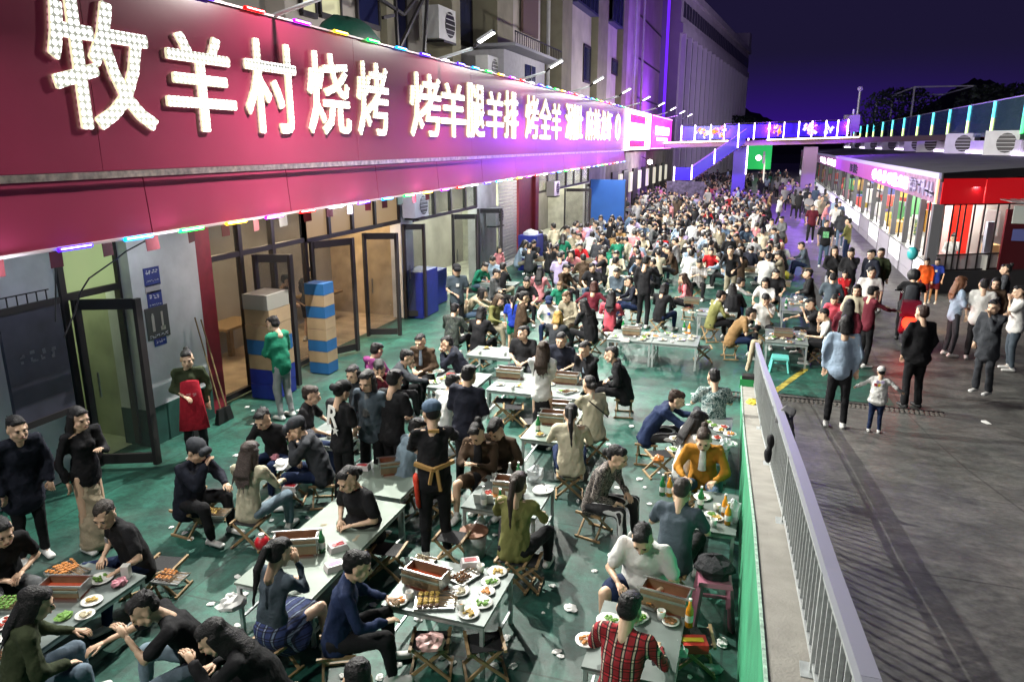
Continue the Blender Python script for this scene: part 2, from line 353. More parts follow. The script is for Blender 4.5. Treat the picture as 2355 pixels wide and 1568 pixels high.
for ch, xl, xr in CH:
    me = glyph_mesh(ch, .0105 if ch in '腿烧烤麻辣虾涮' else .015); me.name = 'character'
    n = len(me.vertices)
    if n:
        co = np.empty(n*3); me.vertices.foreach_get('co', co); co = co.reshape(-1, 3)
        y0, y1 = at_x(xl, 300, SX).y, at_x(xr, 300, SX).y
        z0, z1 = 4.56, 5.93 + (.06 if ch in '牧' else 0)
        if ch == '羊': z1 -= .1
        mn, mx_ = co.min(0), co.max(0); u = (co - mn)/(mx_ - mn + 1e-9)
        out = np.stack([u[:, 2]*.035 + .0, y0 + u[:, 0]*(y1 - y0) - 22, z0 + u[:, 1]*(z1 - z0) - 3.3], 1)
        me.vertices.foreach_set('co', out.astype('f').ravel()); me.update()
        me.materials.clear(); me.materials.append(mf); me.materials.append(ms)
        nr = np.empty(len(me.polygons)*3); me.polygons.foreach_get('normal', nr); nr = nr.reshape(-1, 3)
        me.polygons.foreach_set('material_index', (np.abs(nr[:, 0]) < .5).astype('i'))
    put('character', me, sign)
# coloured LED tubes along both edges
LED = {'blue': (.03, .0, 1), 'cyan': (.0, .3, 1), 'green': (.0, 1, .06), 'yellow': (1, .55, .01), 'magenta': (.45, .0, 1), 'red': (1, .0, .0), 'white': (.8, .75, 1)}
led_m = {k: mat('led_' + k, v, .5, emit=6, ecol=v) for k, v in LED.items()}
core = mat('led_white_core', (1, 1, 1), .5, emit=3, ecol=(.9, .9, 1))
seq = ['blue', 'cyan', 'green', 'yellow', 'magenta', 'red', 'white']
led_me = {}
def led(y, z, c):
    if c not in led_me:
        o = MB().cyl((0, -.22, 0), (0, .22, 0), .026, n=8).cyl((.02, -.2, .004), (.02, .2, .004), .009, n=6, mi=1).build('led_tube', [led_m[c], core], sign); led_me[c] = o.data
    else: o = put('led_tube', led_me[c], sign)
    o.location = (SX + .05 - SX, y - 22, z - 3.3)
y0 = at_x(165, 568, SX).y
i = 0; y = y0
while y < 42.5: led(y, zb(y) - .02, seq[i % 7]); y += .93 if i < 6 else 1.0; i += 1
for x, yp, c in [(460, 2, 'blue'), (579, 28, 'red'), (688, 56, 'magenta'), (778, 80, 'yellow'), (853, 101, 'green'), (918, 117, 'cyan'), (973, 131, 'blue')]: led(at_x(x, yp, SX).y, 6.32, c)
y = at_x(1018, 142, SX).y; i = 6
while y < 42.5: led(y, 6.32, seq[i % 7]); y += 1.02; i += 1

for k_, yy in enumerate((3.2, 5.6, 7.9, 10.2, 12.8, 15.6, 18.6, 22, 26, 30.5, 35.5)):          # what the tubes under the sign give off
    L = bpy.data.lights.new('tube_glow', 'POINT'); L.energy = (8 if yy < 9 else 30) + yy*2.0; L.color = [(.72, .70, 1), (.75, .9, 1), (.85, .9, 1), (1, .9, .8), (.95, .75, 1)][k_ % 5]; L.shadow_soft_size = .12
    o = bpy.data.objects.new('tube_glow', L); COL.objects.link(o); o.parent = sign; o.location = (.12, yy - 22, zb(yy) - 3.3 - .16)
# ------------------------------------------------------------------ floodlights on arms above the sign
m_lamp = mat('lit_lamp_face', (1, 1, 1), .5, emit=14, ecol=(1, .98, .9)); m_lamp = nosample(m_lamp)
m_pole = mat('pale_lamp_arm', (.5, .54, .56), .4, .3)
def street_lamp(y, power, label, far=False):
    t = thing('street_lamp', (SX - .1, y, 6.3), label, 'street lamp', 'floodlights on arms above the long sign')
    MB().cyl((0, 0, 0), (.95, 0, .22), .035, n=8).build('arm', m_pole, t)
    MB().bar((.95, 0, .22), (1.08, 0, .34), .05, .05).build('bracket', m_dark, t)
    M = Matrix.Rotation(R(-28), 3, 'Y')
    MB().box((1.27, 0, .47), (.44, .17, .06), M=M).build('lamp_housing', m_pole, t)
    MB().box((1.285, 0, .435), (.40, .15, .012), M=M).build('lamp_face', m_lamp, t)
    if power > 0:
        L = bpy.data.lights.new('lamp_light', 'AREA'); L.energy = power; L.color = (1.0, .98, .9); L.shape = 'RECTANGLE'; L.size = .12; L.size_y = .07
        L3 = bpy.data.lights.new('lamp_spill', 'POINT'); L3.energy = power*.26; L3.color = L.color; L3.shadow_soft_size = .05; o3 = bpy.data.objects.new('lamp_spill', L3); COL.objects.link(o3); o3.parent = t; o3.location = (1.30, 0, .62)
        o = bpy.data.objects.new('lamp_light', L); COL.objects.link(o); o.parent = t; o.location = (1.42, 0, .36)
        o.rotation_euler = Vector((.85, 0, -1)).to_track_quat('-Z', 'Y').to_euler()
LY = [4.3, 10.6, 16.95, 23.1, 29.3, 35.5, 41.7]
LB = ['nearest floodlight arm, over the seated diners at lower left', 'second floodlight arm, cut off by the top edge above the red LED', 'first floodlight wholly in view, rising over the end of the large characters', 'second floodlight in view along the sign top, by the grey balcony', 'third floodlight in view along the sign top', 'fourth floodlight in view along the sign top', 'floodlight at the far end of the long red sign']
for yy, l in zip(LY, LB): street_lamp(yy, 230 if yy < 5 else 1550 if yy < 12 else 1000, l)
street_lamp(-2.2, 560, 'floodlight arm at the near end of the sign beside the viewer')
for k, yy in enumerate([48, 54.2, 60.4, 66.6]): street_lamp(yy, 260, ['floodlight just behind the red and white lightbox', 'floodlight above the pink lightbox', 'second to last floodlight before the footbridge', 'last small floodlight before the footbridge'][k])

# ------------------------------------------------------------------ restaurant front under the sign
FX = -8.6
bld = thing('restaurant', (FX, 22, 0), 'ground floor restaurant front with glass doors and pillars under the red sign', 'building')
BO = Vector((FX, 22, 0))
def fb(mb, name, m, parent=bld, smooth=False):
    mb.v = [tuple(Vector(v) - BO) for v in mb.v]; return mb.build(name, m, parent, smooth)
yx = lambda x, yp: at_x(x, yp, FX).y
D1, D2 = 7.19, 8.12; P1, P2 = 8.12, 9.46; Rd = 9.89; G2 = 17.0
fb(MB().box((FX - .1, 4.3, 1.67), (.2, 5.78, 3.3)), 'wall', m_wall)
m_gbase = mat('dark_green_wall_base', (.012, .06, .05), .7, noise=.2)
fb(MB().box((FX - .02, (P1 + P2)/2, 1.93), (.5, P2 - P1, 2.7)), 'white_pillar', m_wall)
fb(MB().box((FX - .01, (P1 + P2)/2, .29), (.52, P2 - P1 + .02, .58)), 'pillar_base', m_gbase)
fb(MB().box((FX - .05, (P2 + Rd)/2, 1.65), (.4, Rd - P2 - .01, 3.3)), 'red_column', m_redp)
fb(MB().box((FX - .05, 28.75, 1.7), (.4, .45, 3.4)), 'red_column', m_redp)
fb(MB().box((FX - .1, 8.0, 4.9), (.2, 12, 3.2)), 'upper_wall', m_wall)
# rooms behind the glass: floor, ceiling and back wall, lit by their own ceiling lamps
def room(y0, y1, col, lcol, power, name='room'):
    m = mat('room_wall_%d' % int(y0*10), col, .8, noise=.25, nscale=2.5)
    q = MB(); xb = FX - 3.2
    q.quad((xb, y0, 0.01), (xb, y1, 0.01), (xb, y1, 3.25), (xb, y0, 3.25)); q.quad((xb, y0, 0.01), (FX - .15, y0, 0.01), (FX - .15, y0, 3.25), (xb, y0, 3.25))
    q.quad((xb, y1, 0.01), (FX - .15, y1, 0.01), (FX - .15, y1, 3.25), (xb, y1, 3.25)); q.quad((xb, y0, 3.25), (FX - .15, y0, 3.25), (FX - .15, y1, 3.25), (xb, y1, 3.25)); q.quad((xb, y0, 0.008), (FX - .15, y0, 0.008), (FX - .15, y1, 0.008), (xb, y1, 0.008))
    fb(q, 'room_lining', m)
    mm = mat('ceiling_lamp_%d' % int(y0*10), lcol, .5, emit=power, ecol=lcol)
    n = max(1, int((y1 - y0)/2.2))
    for i in range(n):
        fb(MB().box((FX - 1.6, y0 + (i + .5)*(y1 - y0)/n, 3.2), (1.1, .25, .05)), 'ceiling_lamp', mm)
        Lr = bpy.data.lights.new('ceiling_light', 'AREA'); Lr.energy = power*7; Lr.color = lcol; Lr.size = .8; orr = bpy.data.objects.new('ceiling_light', Lr); COL.objects.link(orr); orr.location = (FX - 1.2, y0 + (i + .5)*(y1 - y0)/n, 3.12); orr.rotation_euler = (0, R(-28), 0)
room(6.9, 8.3, (.40, .42, .30), (.85, 1, .65), 4)
room(9.9, 17.2, (.46, .36, .24), (1, .78, .5), 9)
for i_ in range(9):
    fb(MB().box((FX - 3.1, 10.4 + i_*.75, [1.9, 1.3, 2.2][i_ % 3]), (.05, .45, [.5, .8, .3][i_ % 3])), 'wall_picture', mat('picture_%d' % (i_ % 4), [(.3, .05, .04), (.5, .45, .35), (.08, .1, .15), (.4, .3, .05)][i_ % 4], .6))
for i_ in range(4): fb(MB().box((FX - 1.9, 10.9 + i_*1.7, .72), (.8, 1.1, .05)).box((FX - 1.9, 10.9 + i_*1.7, .36), (.1, .1, .7)), 'inner_table', m_wood)
room(17.3, 26.6, (.5, .5, .42), (.95, 1, .8), 11)
room(29.0, 38.8, (.55, .55, .48), (1, .98, .8), 9)
m_pane = glass('window_pane', (.10, .10, .09), .28)
m_pane2 = glass('dark_door_pane', (.06, .06, .06), .26)
def frame_grid(y0, y1, z0, z1, cols, zs, pane=m_pane, x=FX, w=.09, nm='window'):
    fr = MB(); bars_y = [y0 + (y1 - y0)*c for c in cols]
    for yy in bars_y: fr.box((x, yy, (z0 + z1)/2), (.10, w, z1 - z0))
    for zz in zs: fr.box((x + .003, (y0 + y1)/2, zz), (.085, y1 - y0, w))
    f = fb(fr, nm + '_frame', m_frame)
    for a, b in zip(bars_y, bars_y[1:]):
        for c, d in zip(zs, zs[1:]):
            q = MB(); q.box((x - .012, (a + b)/2, (c + d)/2), (.012, b - a - w, d - c - w)); q.v = [tuple(Vector(v) - BO) for v in q.v]; q.build('pane', pane, f)
frame_grid(D1, D2, 0.05, 3.3, [0, 1], [2.45, 3.27], mat('lit_transom_pane', (.35, .42, .2), .5, emit=.35, ecol=(.6, .75, .35), alpha=.9))
frame_grid(Rd + .03, 12.75, 0.05, 3.3, [0, .3, .63, 1], [0.1, 2.55, 3.27])
frame_grid(12.75, 16.9, 2.5, 3.3, [0, .22, .45, .7, 1], [2.52, 3.27], mat('warm_glow_transom', (.30, .22, .12), .3, emit=.25, ecol=(.9, .6, .28), alpha=.85))  # panes carry a faint warm emission in place of reflected light
frame_grid(17.7, 22.3, 2.45, 3.35, [0, .3, .55, .8, 1], [2.47, 3.32])
frame_grid(29.2, 38.6, 2.5, 3.45, [0, .16, .33, .5, .66, .83, 1], [2.5, 3.42], glass('bright_transom', (.6, .62, .5), .4))
def door_leaf(y, z1, x_out, yo=0.0, w=.1, pane=m_pane2, label=None, z0=.05):
    a = Vector((FX + .08, y, 0)); b = Vector((x_out, y + yo, 0)); d = b - a; L = d.length; u = d/L
    f = MB()
    for t in (w/2, L - w/2): f.bar(a + u*t + Vector((0, 0, z0)), a + u*t + Vector((0, 0, z1)), .06, w)
    for zz in (z0 + .1, z1 - .07): f.bar(a + u*w + Vector((0, 0, zz)), a + u*(L - w) + Vector((0, 0, zz)), .05, .14)
    o = fb(f, 'door', m_frame)
    if label: o['label'] = label
    q = MB(); q.bar(a + u*w + Vector((0, 0, (z0 + z1)/2)), a + u*(L - w) + Vector((0, 0, (z0 + z1)/2)), z1 - z0 - .3, .012)
    c = [p - BO for p in (a + u*w, a + u*(L - w))]
    q = MB(); nrm = Vector((-u.y, u.x, 0))*.006
    q.quad(c[0] + Vector((0, 0, z0 + .17)) + nrm, c[1] + Vector((0, 0, z0 + .17)) + nrm, c[1] + Vector((0, 0, z1 - .14)) + nrm, c[0] + Vector((0, 0, z1 - .14)) + nrm)
    q.quad(c[0] + Vector((0, 0, z0 + .17)) - nrm, c[1] + Vector((0, 0, z0 + .17)) - nrm, c[1] + Vector((0, 0, z1 - .14)) - nrm, c[0] + Vector((0, 0, z1 - .14)) - nrm)
    q.build('pane', pane, o)
    h = c[0] + u*.08 + Vector((0, 0, 1.05)); MB().bar(h + nrm*6, h + nrm*6 + Vector((0, 0, .35)), .02).build('handle', m_steel, o)
door_leaf(7.25, 2.42, -7.72, .35, label='dark glass door standing open beside the grey notice board')
door_leaf(11.0, 2.5, -7.85, .25)
door_leaf(12.8, 2.5, -8.05, .95)
door_leaf(14.9, 2.45, -7.75, .3)
door_leaf(16.9, 2.45, -8.0, .3)
door_leaf(20.1, 2.42, -7.8, .35)
door_leaf(22.2, 2.42, -7.75, .3)
door_leaf(33.3, 2.45, -7.3, .3); door_leaf(37.6, 2.45, -7.3, .3)
# pieces of wall between the openings
for a, b, m, nm in [(16.95, 17.65, m_wall, 'grey_pier'), (22.3, 24.2, m_wall, 'wall'), (26.7, 28.5, m_redp, 'red_wall'), (38.7, 43, m_wall, 'wall')]:
    fb(MB().box((FX - .12, (a + b)/2, 1.67), (.3, b - a, 3.3)), nm, m)
fb(MB().box((FX + .25, 17.55, .62), (.55, 1.0, 1.2)), 'blue_counter', m_blue)
fb(MB().box((FX + .06, 18.75, .5), (.3, 1.3, .95)), 'blue_counter', m_blue)
# roller shutter of separate slats
sh = MB()
for i in range(26): sh.box((FX + .02, 25.45, .12 + i*.118), (.03, 2.0, .10))
fb(sh, 'roller_shutter', m_white)
# posters on the white pillar
def sheet(name, y, z, w, h, m, label, cat='poster', x=FX + .235, rot=0.0, marks=None, group=None):
    t = thing(name, (x, y, z), label, cat, group); t.rotation_euler = (rot, 0, 0)
    MB().box((0, 0, 0), (.008, w, h)).build('board', m, t)
    if marks:
        q = MB()
        for (u, v, a, b_) in marks: q.box((.006, u, v), (.003, a, b_))
        q.build('print', mat('poster_print', (.6, .62, .7), .7), t)
    return t
m_post = mat('blue_poster', (.018, .035, .22), .6, noise=.12, nscale=12)
def glyphs(n, u0, u1, v, h):      # small dense strokes that stand for print too small to read
    out = []
    for i in range(n):
        u = u0 + (u1 - u0)*(i + .5)/n; w = (u1 - u0)/n
        for _ in range(4): out.append((u + rnd.uniform(-.3, .3)*w, v + rnd.uniform(-.4, .4)*h, w*rnd.uniform(.15, .6), h*rnd.uniform(.08, .3)))
    return out
pz = lambda x, y: at_x(x, y, FX + .235)
c = pz(349, 636); sheet('poster', c.y, c.z, .30, .27, m_post, 'blue printed notice, topmost on the white pillar', marks=glyphs(4, -.12, .12, .07, .06) + glyphs(8, -.12, .12, -.06, .03), group='notices on the white pillar')
c = pz(351, 664); sheet('poster', c.y, c.z, .28, .12, mat('pale_poster', (.4, .38, .42), .6), 'pale narrow notice with dark print under the top blue one', marks=None, group='notices on the white pillar')
c = pz(356, 689); sheet('poster', c.y, c.z, .28, .26, m_post, 'blue printed notice above the dark square poster', marks=glyphs(3, -.1, .1, .05, .07) + glyphs(6, -.12, .12, -.07, .03), group='notices on the white pillar')
c = pz(362, 741)
t = sheet('poster', c.y, c.z, .44, .48, mat('dark_poster', (.05, .055, .055), .5), 'dark square poster showing two pale figures', x=FX + .24, marks=glyphs(9, -.19, .19, -.19, .05), group='notices on the white pillar')
MB().box((.007, -.09, 0), (.004, .05, .24)).box((.007, -.09, .13), (.004, .03, .04)).box((.007, .09, .02), (.004, .035, .26)).box((.007, .09, -.1), (.004, .09, .06)).build('figures', mat('pale_print', (.45, .42, .38), .7), t)
c = pz(369, 783); sheet('poster', c.y, c.z, .24, .14, m_post, 'small blue notice, lowest on the white pillar', marks=glyphs(4, -.09, .09, 0, .05), group='notices on the white pillar')
# grey notice board standing in front of the wall at the far left
c1, c2 = at_x(5, 800, -8.1), at_x(150, 800, -8.1)
nb = thing('notice_board', (-8.1, (c1.y + c2.y)/2, 1.0), 'large dark grey board leaning by the wall at the far left', 'board')
MB().box((0, 0, .85), (.05, c2.y - c1.y, 1.45)).build('board', mat('dark_slate_board', (.045, .045, .07), .5, noise=.25, nscale=4), nb)
MB().box((.03, 0, .15), (.03, c2.y - c1.y, .08)).box((.03, 0, 1.55), (.03, c2.y - c1.y, .08)).build('frame', m_frame, nb)
for s in (-1, 1): MB().box((0, s*(c2.y - c1.y)/2*.9, -.42), (.05, .05, 1.15)).build('leg', m_frame, nb)
q = MB()
for (u, v, a, b_) in glyphs(4, -.25, .25, .95, .16): q.box((.03, u, v), (.004, a, b_))
q.build('print', mat('faded_print', (.14, .14, .17), .7), nb)
w_ = thing('wire_rack', (-8.3, 6.35, 2.38), 'small wire basket rack on the wall above the grey board', 'rack')
q = MB()
for i in range(7): q.bar((0, -.4 + i*.13, 0), (0, -.4 + i*.13, .28), .012)
for z in (0, .14, .28): q.bar((0, -.42, z), (0, .42, z), .014)
q.build('wire', m_dark, w_)
# brooms leaning on the pillar
for k, (x0, x1_, yp, lab) in enumerate([(448, 455, 730, 'left broom of the pair leaning by the red column'), (462, 470, 735, 'right broom of the pair leaning by the red column'), (400, 418, 860, 'short broom leaning low on the white pillar')]):
    a = at_x(x0, yp, FX + .35); b_ = Vector((FX + .55, a.y + .12, .25))
    t = thing('broom', b_, lab, 'broom', 'brooms by the entrance')
    MB().cyl((0, 0, 0), a - b_, .012, n=6).build('handle', m_wood, t); MB().box((0, 0, -.12), (.08, .25, .24), taper=.6).build('bristles', m_dark, t)
# cable hanging in a loop from the sign
q = MB(); pts = [at_x(x, y, SX - .2) for x, y in [(128, 575), (128, 650), (128, 740)]]
for a, b_ in zip(pts, pts[1:]): q.cyl(a, b_, .009, n=5)
pts = [at_x(x, y, SX - .2) for x, y in [(333, 555), (290, 578), (262, 600), (205, 640), (185, 672), (172, 720), (147, 775)]]
for a, b_ in zip(pts, pts[1:]): q.cyl(a, b_, .010, n=5)
tag(q.build('cable', m_dark), 'loose black cable looping down from the sign edge at left', 'cable')
# little red and white flags under the sign
flag_m = [mat('red_flag', (.12, .01, .015), .8), mat('dull_white_flag', (.2, .2, .2), .8)]
for i in range(16):
    y = 5.6 + i*.72; z = zb(y) - .15 + rnd.uniform(-.02, .02)
    t = MB().box((0, 0, 0), (.006, .18, .16 + .04*rnd.random())).build('flag', flag_m[0 if i % 3 != 1 or i < 5 else 1], None, loc=(-7.55, y, z)); t.rotation_euler = (rnd.uniform(-.08, .08), 0, rnd.uniform(-.3, .3))
    tag(t, 'small %s bunting flag hanging under the red sign' % ('red' if i % 3 != 1 or i < 5 else 'white'), 'flag', 'bunting flags under the sign')
# ---- things by the front
def box_thing(name, c, d, m, label, cat, group=None, rz=0, lid=None, band=None):
    t = thing(name, c, label, cat, group, rz); bx = MB().box((0, 0, d[2]/2), d, taper=1.0).build('body', m, t)
    if lid: MB().box((0, 0, d[2] + .02), (d[0]*1.04, d[1]*1.04, .04)).build('lid', lid, t)
    if band: MB().box((0, 0, d[2]*.3), (d[0]*1.01, d[1]*1.01, d[2]*.3)).build('band', band, t)
    return t
m_crate = mat('dull_crate', (.26, .25, .22), .7)
m_bb = mat('blue_carton', (.01, .10, .28), .7, noise=.1)
st = at_x(585, 830, -8.15)
for k in range(7):
    m = [m_blue, m_blue, m_card, m_bb, m_card, m_card, m_crate][k]
    box_thing('carton', (-8.1, 10.75 + rnd.uniform(-.02, .02), .02 + k*.27), (.5, .62, .262), m, ['lowest blue crate of the stack beside the man in green', 'second blue crate from the floor in the stack beside the man in green', 'brown carton just above the blue crates', 'blue carton in the middle of the stack', 'brown carton above the blue one in the stack', 'second carton from the top of the stack behind the man in green', 'white plastic crate on top of the carton stack'][k], 'carton' if k > 1 else 'crate', 'cartons stacked by the glass front')
for k in range(8):
    m = [m_bb, m_card, m_bb, m_card, m_card, m_bb, m_card, m_bb][k]
    box_thing('carton', (-8.0, 12.25, .02 + k*.225), (.42, .36, .218), m, '%s of the narrow stack, %s' % ('blue and white carton' if m is m_bb else 'brown carton', ['on the floor', 'second from the floor', 'third from the floor', 'fourth from the floor', 'fifth from the floor', 'third from the top', 'second from the top', 'topmost'][k]), 'carton', 'narrow stack of cartons by the door')
c = at_x(1195, 600, -7.7)
t = box_thing('blue_bin', (-7.75, 25.6, 0), (.7, .8, 1.25), m_blue, 'tall blue rubbish bin beside the white roller shutter', 'bin')
MB().blob((0, 0, 1.3), (.28, .32, .14), jit=.3).build('rubbish', m_plastic_bag, t)
box_thing('blue_bin', (-7.6, 38.0, 0), (.5, .5, .9), m_blue, 'small blue bin with green base near the blue hoarding', 'bin', band=mat('green_plastic', (.01, .2, .05), .6))
# blue hoarding
a, b_ = at_z(1355, 528), at_z(1436, 528); a = at_y(1355, 500, 37.0); b_ = at_y(1436, 500, 37.0)
ho = thing('blue_hoarding', ((a.x + b_.x)/2, 37, 0), 'plain bright blue hoarding panel standing at the far end of the restaurant front', 'hoarding')
MB().box((0, 0, 1.45), (b_.x - a.x, .06, 2.5)).build('panel', m_bluepanel, ho)
for s in (-1, 1): MB().box((s*(b_.x - a.x)/2, -.02, 1.3), (.06, .08, 2.7)).build('post', m_frame, ho)
# air conditioners on the front
def aircon(c, rz, label, s=1.0, group='air conditioner units'):
    t = thing('air_conditioner', c, label, 'air conditioner', group, rz); t.scale = (s, s, s)
    MB().box((0, 0, 0), (.34, .82, .58)).build('casing', m_white, t)
    f = MB(); f.cyl((.172, .12, 0), (.182, .12, 0), .235, n=16); f.build('fan_grille', m_dark, t)
    q = MB()
    for i in range(5): q.box((.19, .12, -.18 + i*.09), (.006, .46, .012))
    q.build('grille_bars', m_white, t); MB().box((.02, 0, -.33), (.40, .6, .04)).build('bracket', m_dark, t)
    return t
aircon((FX + .3, 17.3, 2.9), 0, 'air conditioner high beside the third pair of doors under the sign')
aircon((FX + .3, 23.3, 2.1), 0, 'air conditioner beside the white roller shutter')
aircon((FX + .3, 30.6, 2.6), 0, 'air conditioner by the far doors under the sign')
# lightboxes after the sign
def lightbox(y0, y1, z0, z1, border, label, kind):
    t = thing('lightbox', (-7.3, (y0 + y1)/2, z0), label, 'lightbox')
    h = z1 - z0; L = y1 - y0
    MB().box((-.15, 0, h/2), (.3, L, h)).build('box', border, t)
    if kind == 'red':
        MB().box((.004, -L*.1, h*.78), (.012, L*.62, h*.2)).box((.004, -L*.1, h*.16), (.012, L*.62, h*.17)).build('red_band', mat('lit_red_band', (.6, 0, .01), .5, emit=1.2, ecol=(1, .01, .02)), t)
        MB().box((.004, L*.27, h*.78), (.012, L*.1, h*.2)).box((.004, L*.27, h*.16), (.012, L*.1, h*.17)).build('yellow_band', mat('lit_yellow_band', (.9, .6, .05), .5, emit=2, ecol=(1, .6, .05)), t)
        q = MB()
        for (u, v, a, b_) in glyphs(5, -L*.38, L*.15, h*.56, .16) + glyphs(5, -L*.38, L*.15, h*.38, .14): q.box((.006, u, v), (.01, a, b_))
        q.build('print', mat('black_print', (.02, .02, .02), .6), t)
    else:
        MB().box((.004, 0, h*.56), (.012, L*.7, h*.26)).box((.004, 0, h*.3), (.012, L*.55, h*.09)).build('white_band', mat('lit_white_band', (1, .9, 1), .5, emit=3.5, ecol=(1, .9, 1)), t)
        for v in (h*.02, h*.98): MB().box((.01, 0, v), (.02, L, .05)).build('edge_tube', mat('pink_edge_tube', (1, .4, .9), .5, emit=4, ecol=(1, .35, .85)), t)
ya = [at_x(x, 300, -7.3).y for x in (1442, 1496, 1499, 1544)]
zt = at_x(1470, 256, -7.3).z; zbm = at_x(1470, 345, -7.3).z
lightbox(ya[0], ya[1], zbm, zt, mat('lit_white_box', (1, 1, 1), .5, emit=3, ecol=(1, .95, .9)), 'glowing white lightbox with red bands at the far end of the sign', 'red')
lightbox(ya[2], ya[3], zbm, zt, mat('lit_magenta_box', (.8, .05, .7), .5, emit=1.3, ecol=(1, .03, .75)), 'glowing magenta lightbox beyond the white one', 'pink')
# party tent edge and far front wall with a bright bulb
fw = thing('far_shop_front', (-8.4, 50, 0), 'dim shop fronts beyond the blue hoarding below the lightboxes', 'building')
q = MB(); q.box((-.4, 10, 1.9), (.3, 34, 3.9)); q.build('wall', mat('dull_beige_wall', (.22, .20, .18), .8, noise=.3, nscale=1.5), fw)
for i in range(7):
    MB().box((-.2, -4 + i*3.9, 1.5), (.12, 1.9, 2.5)).build('door', m_frame, fw); 
    MB().box((-.15, -2.2 + i*3.9, 1.9), (.12, 1.1, 1.3)).build('window', mat('lit_shop_window', (.5, .5, .4), .5, emit=.6, ecol=(1, .95, .75)), fw)
bl = thing('bulb_lamp', at_x(1494, 373, -7.6), 'intensely bright bare bulb below the white lightbox', 'lamp')
MB().blob((0, 0, 0), (.16, .16, .16), n=12, k=8).build('bulb', nosample(mat('bare_bulb', (1, 1, 1), .5, emit=30, ecol=(1, .97, .8))), bl, smooth=True)
MB().cyl((0, 0, .1), (-.6, 0, .35), .02).build('bracket', m_dark, bl)
L = bpy.data.lights.new('bulb_light', 'POINT'); L.energy = 380; L.color = (1, .95, .8); L.shadow_soft_size = .2
o = bpy.data.objects.new('bulb_light', L); COL.objects.link(o); o.parent = bl; o.location = (.25, 0, 0)
# ------------------------------------------------------------------ apartment building behind the sign
AX = -10.5
ay = lambda x, yp=60: at_x(x, yp, AX).y
m_apt = mat('grey_render_wall', (.34, .32, .30), .85, noise=.25, nscale=.8, bump=.15, bscale=6)
m_apt2 = mat('beige_render_wall', (.55, .50, .46), .85, noise=.18, nscale=.9, bump=.1, bscale=8)
m_olive = mat('olive_pilaster', (.28, .26, .19), .85, noise=.15, nscale=1.5)
m_bwin = mat('dark_blue_glass', (.02, .025, .09), .15)
m_litwin = mat('lit_yellow_window', (.5, .5, .3), .5, emit=.42, ecol=(1, .95, .55))
ap = thing('apartment_building', (AX, 35, 0), 'grey apartment building with pilasters and bay windows rising behind the long sign', 'building')
AO = Vector((AX, 35, 0))
def ab(mb, name, m, parent=ap):
    mb.v = [tuple(Vector(v) - AO) for v in mb.v]; return mb.build(name, m, parent)
ab(MB().box((AX - 3.3, 36, 12), (6, 56, 24)), 'wall', m_apt)
def strip(x0, x1, dx, z0, z1, m, name, yp=60):
    a, b_ = ay(x0, yp), ay(x1, yp); return ab(MB().box((AX - .3 + dx/2, (a + b_)/2, (z0 + z1)/2), (dx, b_ - a, z1 - z0)), name, m)
strip(1000, 1020, .9, 5, 24, m_olive, 'pilaster'); strip(860, 880, .7, 5, 24, m_olive, 'pilaster'); strip(1103, 1141, 1.0, 5, 24, m_olive, 'pilaster')
strip(1143, 1222, .7, 5, 24, m_apt2, 'wall_bay'); strip(1256, 1280, 1.1, 5, 24, m_olive, 'pilaster'); strip(1283, 1342, .75, 5, 24, m_apt2, 'wall_bay')
strip(1345, 1369, 1.1, 5, 24, m_olive, 'pilaster'); strip(1372, 1404, .75, 5, 24, m_apt2, 'wall_bay'); strip(1407, 1418, 1.1, 5, 24, m_olive, 'pilaster')
strip(1425, 1462, .6, 5, 24, m_apt2, 'wall_bay')
strip(640, 858, .5, 5, 24, m_apt2, 'wall_bay')
for x in (1237, 1447, 1466):
    a = ay(x); ab(MB().cyl((AX + .5, a, 5), (AX + .5, a, 24), .09, n=8), 'drainpipe', m_white)
def win(x0, x1, y0, y1, dx, m, nm='window', bay=0.0):
    a, b_ = at_x(x0, (y0 + y1)/2, AX).y, at_x(x1, (y0 + y1)/2, AX).y; zt = at_x((x0 + x1)/2, y0, AX).z; zb_ = at_x((x0 + x1)/2, y1, AX).z
    fr = MB(); xx = AX + dx
    fr.box((xx, (a + b_)/2, zt), (.1 + bay, b_ - a, .12)).box((xx, (a + b_)/2, zb_), (.1 + bay, b_ - a, .12))
    n = max(1, int((b_ - a)/1.0))
    for i in range(n + 1): fr.box((xx + bay/2, a + (b_ - a)*i/n, (zt + zb_)/2), (.08, .07, zt - zb_))
    f = ab(fr, nm, m_frame if bay == 0 else mat('dark_blue_frame', (.03, .035, .12), .5))
    for i in range(n):
        q = MB().box((xx - .01 + bay/2 - AO.x, a + (b_ - a)*(i + .5)/n - 35, (zt + zb_)/2), (.03, (b_ - a)/n - .07, zt - zb_ - .12)); q.build('pane', m, f)
    if bay: q = MB().box((xx - bay/2 - .05 - AO.x, (a + b_)/2 - 35, (zt + zb_)/2), (bay, b_ - a - .02, zt - zb_ - .02)); q.build('bay_box', mat('dark_blue_frame', (.03, .035, .12), .5), f)
win(668, 702, -40, 35, .26, m_litwin); win(712, 760, -50, 42, .26, m_litwin); win(800, 850, -30, 60, .26, m_bwin)
win(890, 950, -30, 110, -.25, m_bwin); win(1024, 1060, -60, 95, -.25, m_litwin); win(1064, 1098, -40, 100, -.25, m_bwin)
win(1290, 1342, -60, 22, .5, m_bwin, 'bay_window', .7); win(1380, 1404, -90, 60, .5, m_bwin, 'bay_window', .7)
win(1322, 1338, 108, 190, .48, m_bwin); win(1390, 1403, 140, 172, .48, m_bwin); win(1225, 1250, 60, 130, -.25, m_bwin)
a, b_ = ay(1180, 30), ay(1200, 30); z = at_x(1190, 38, AX).z
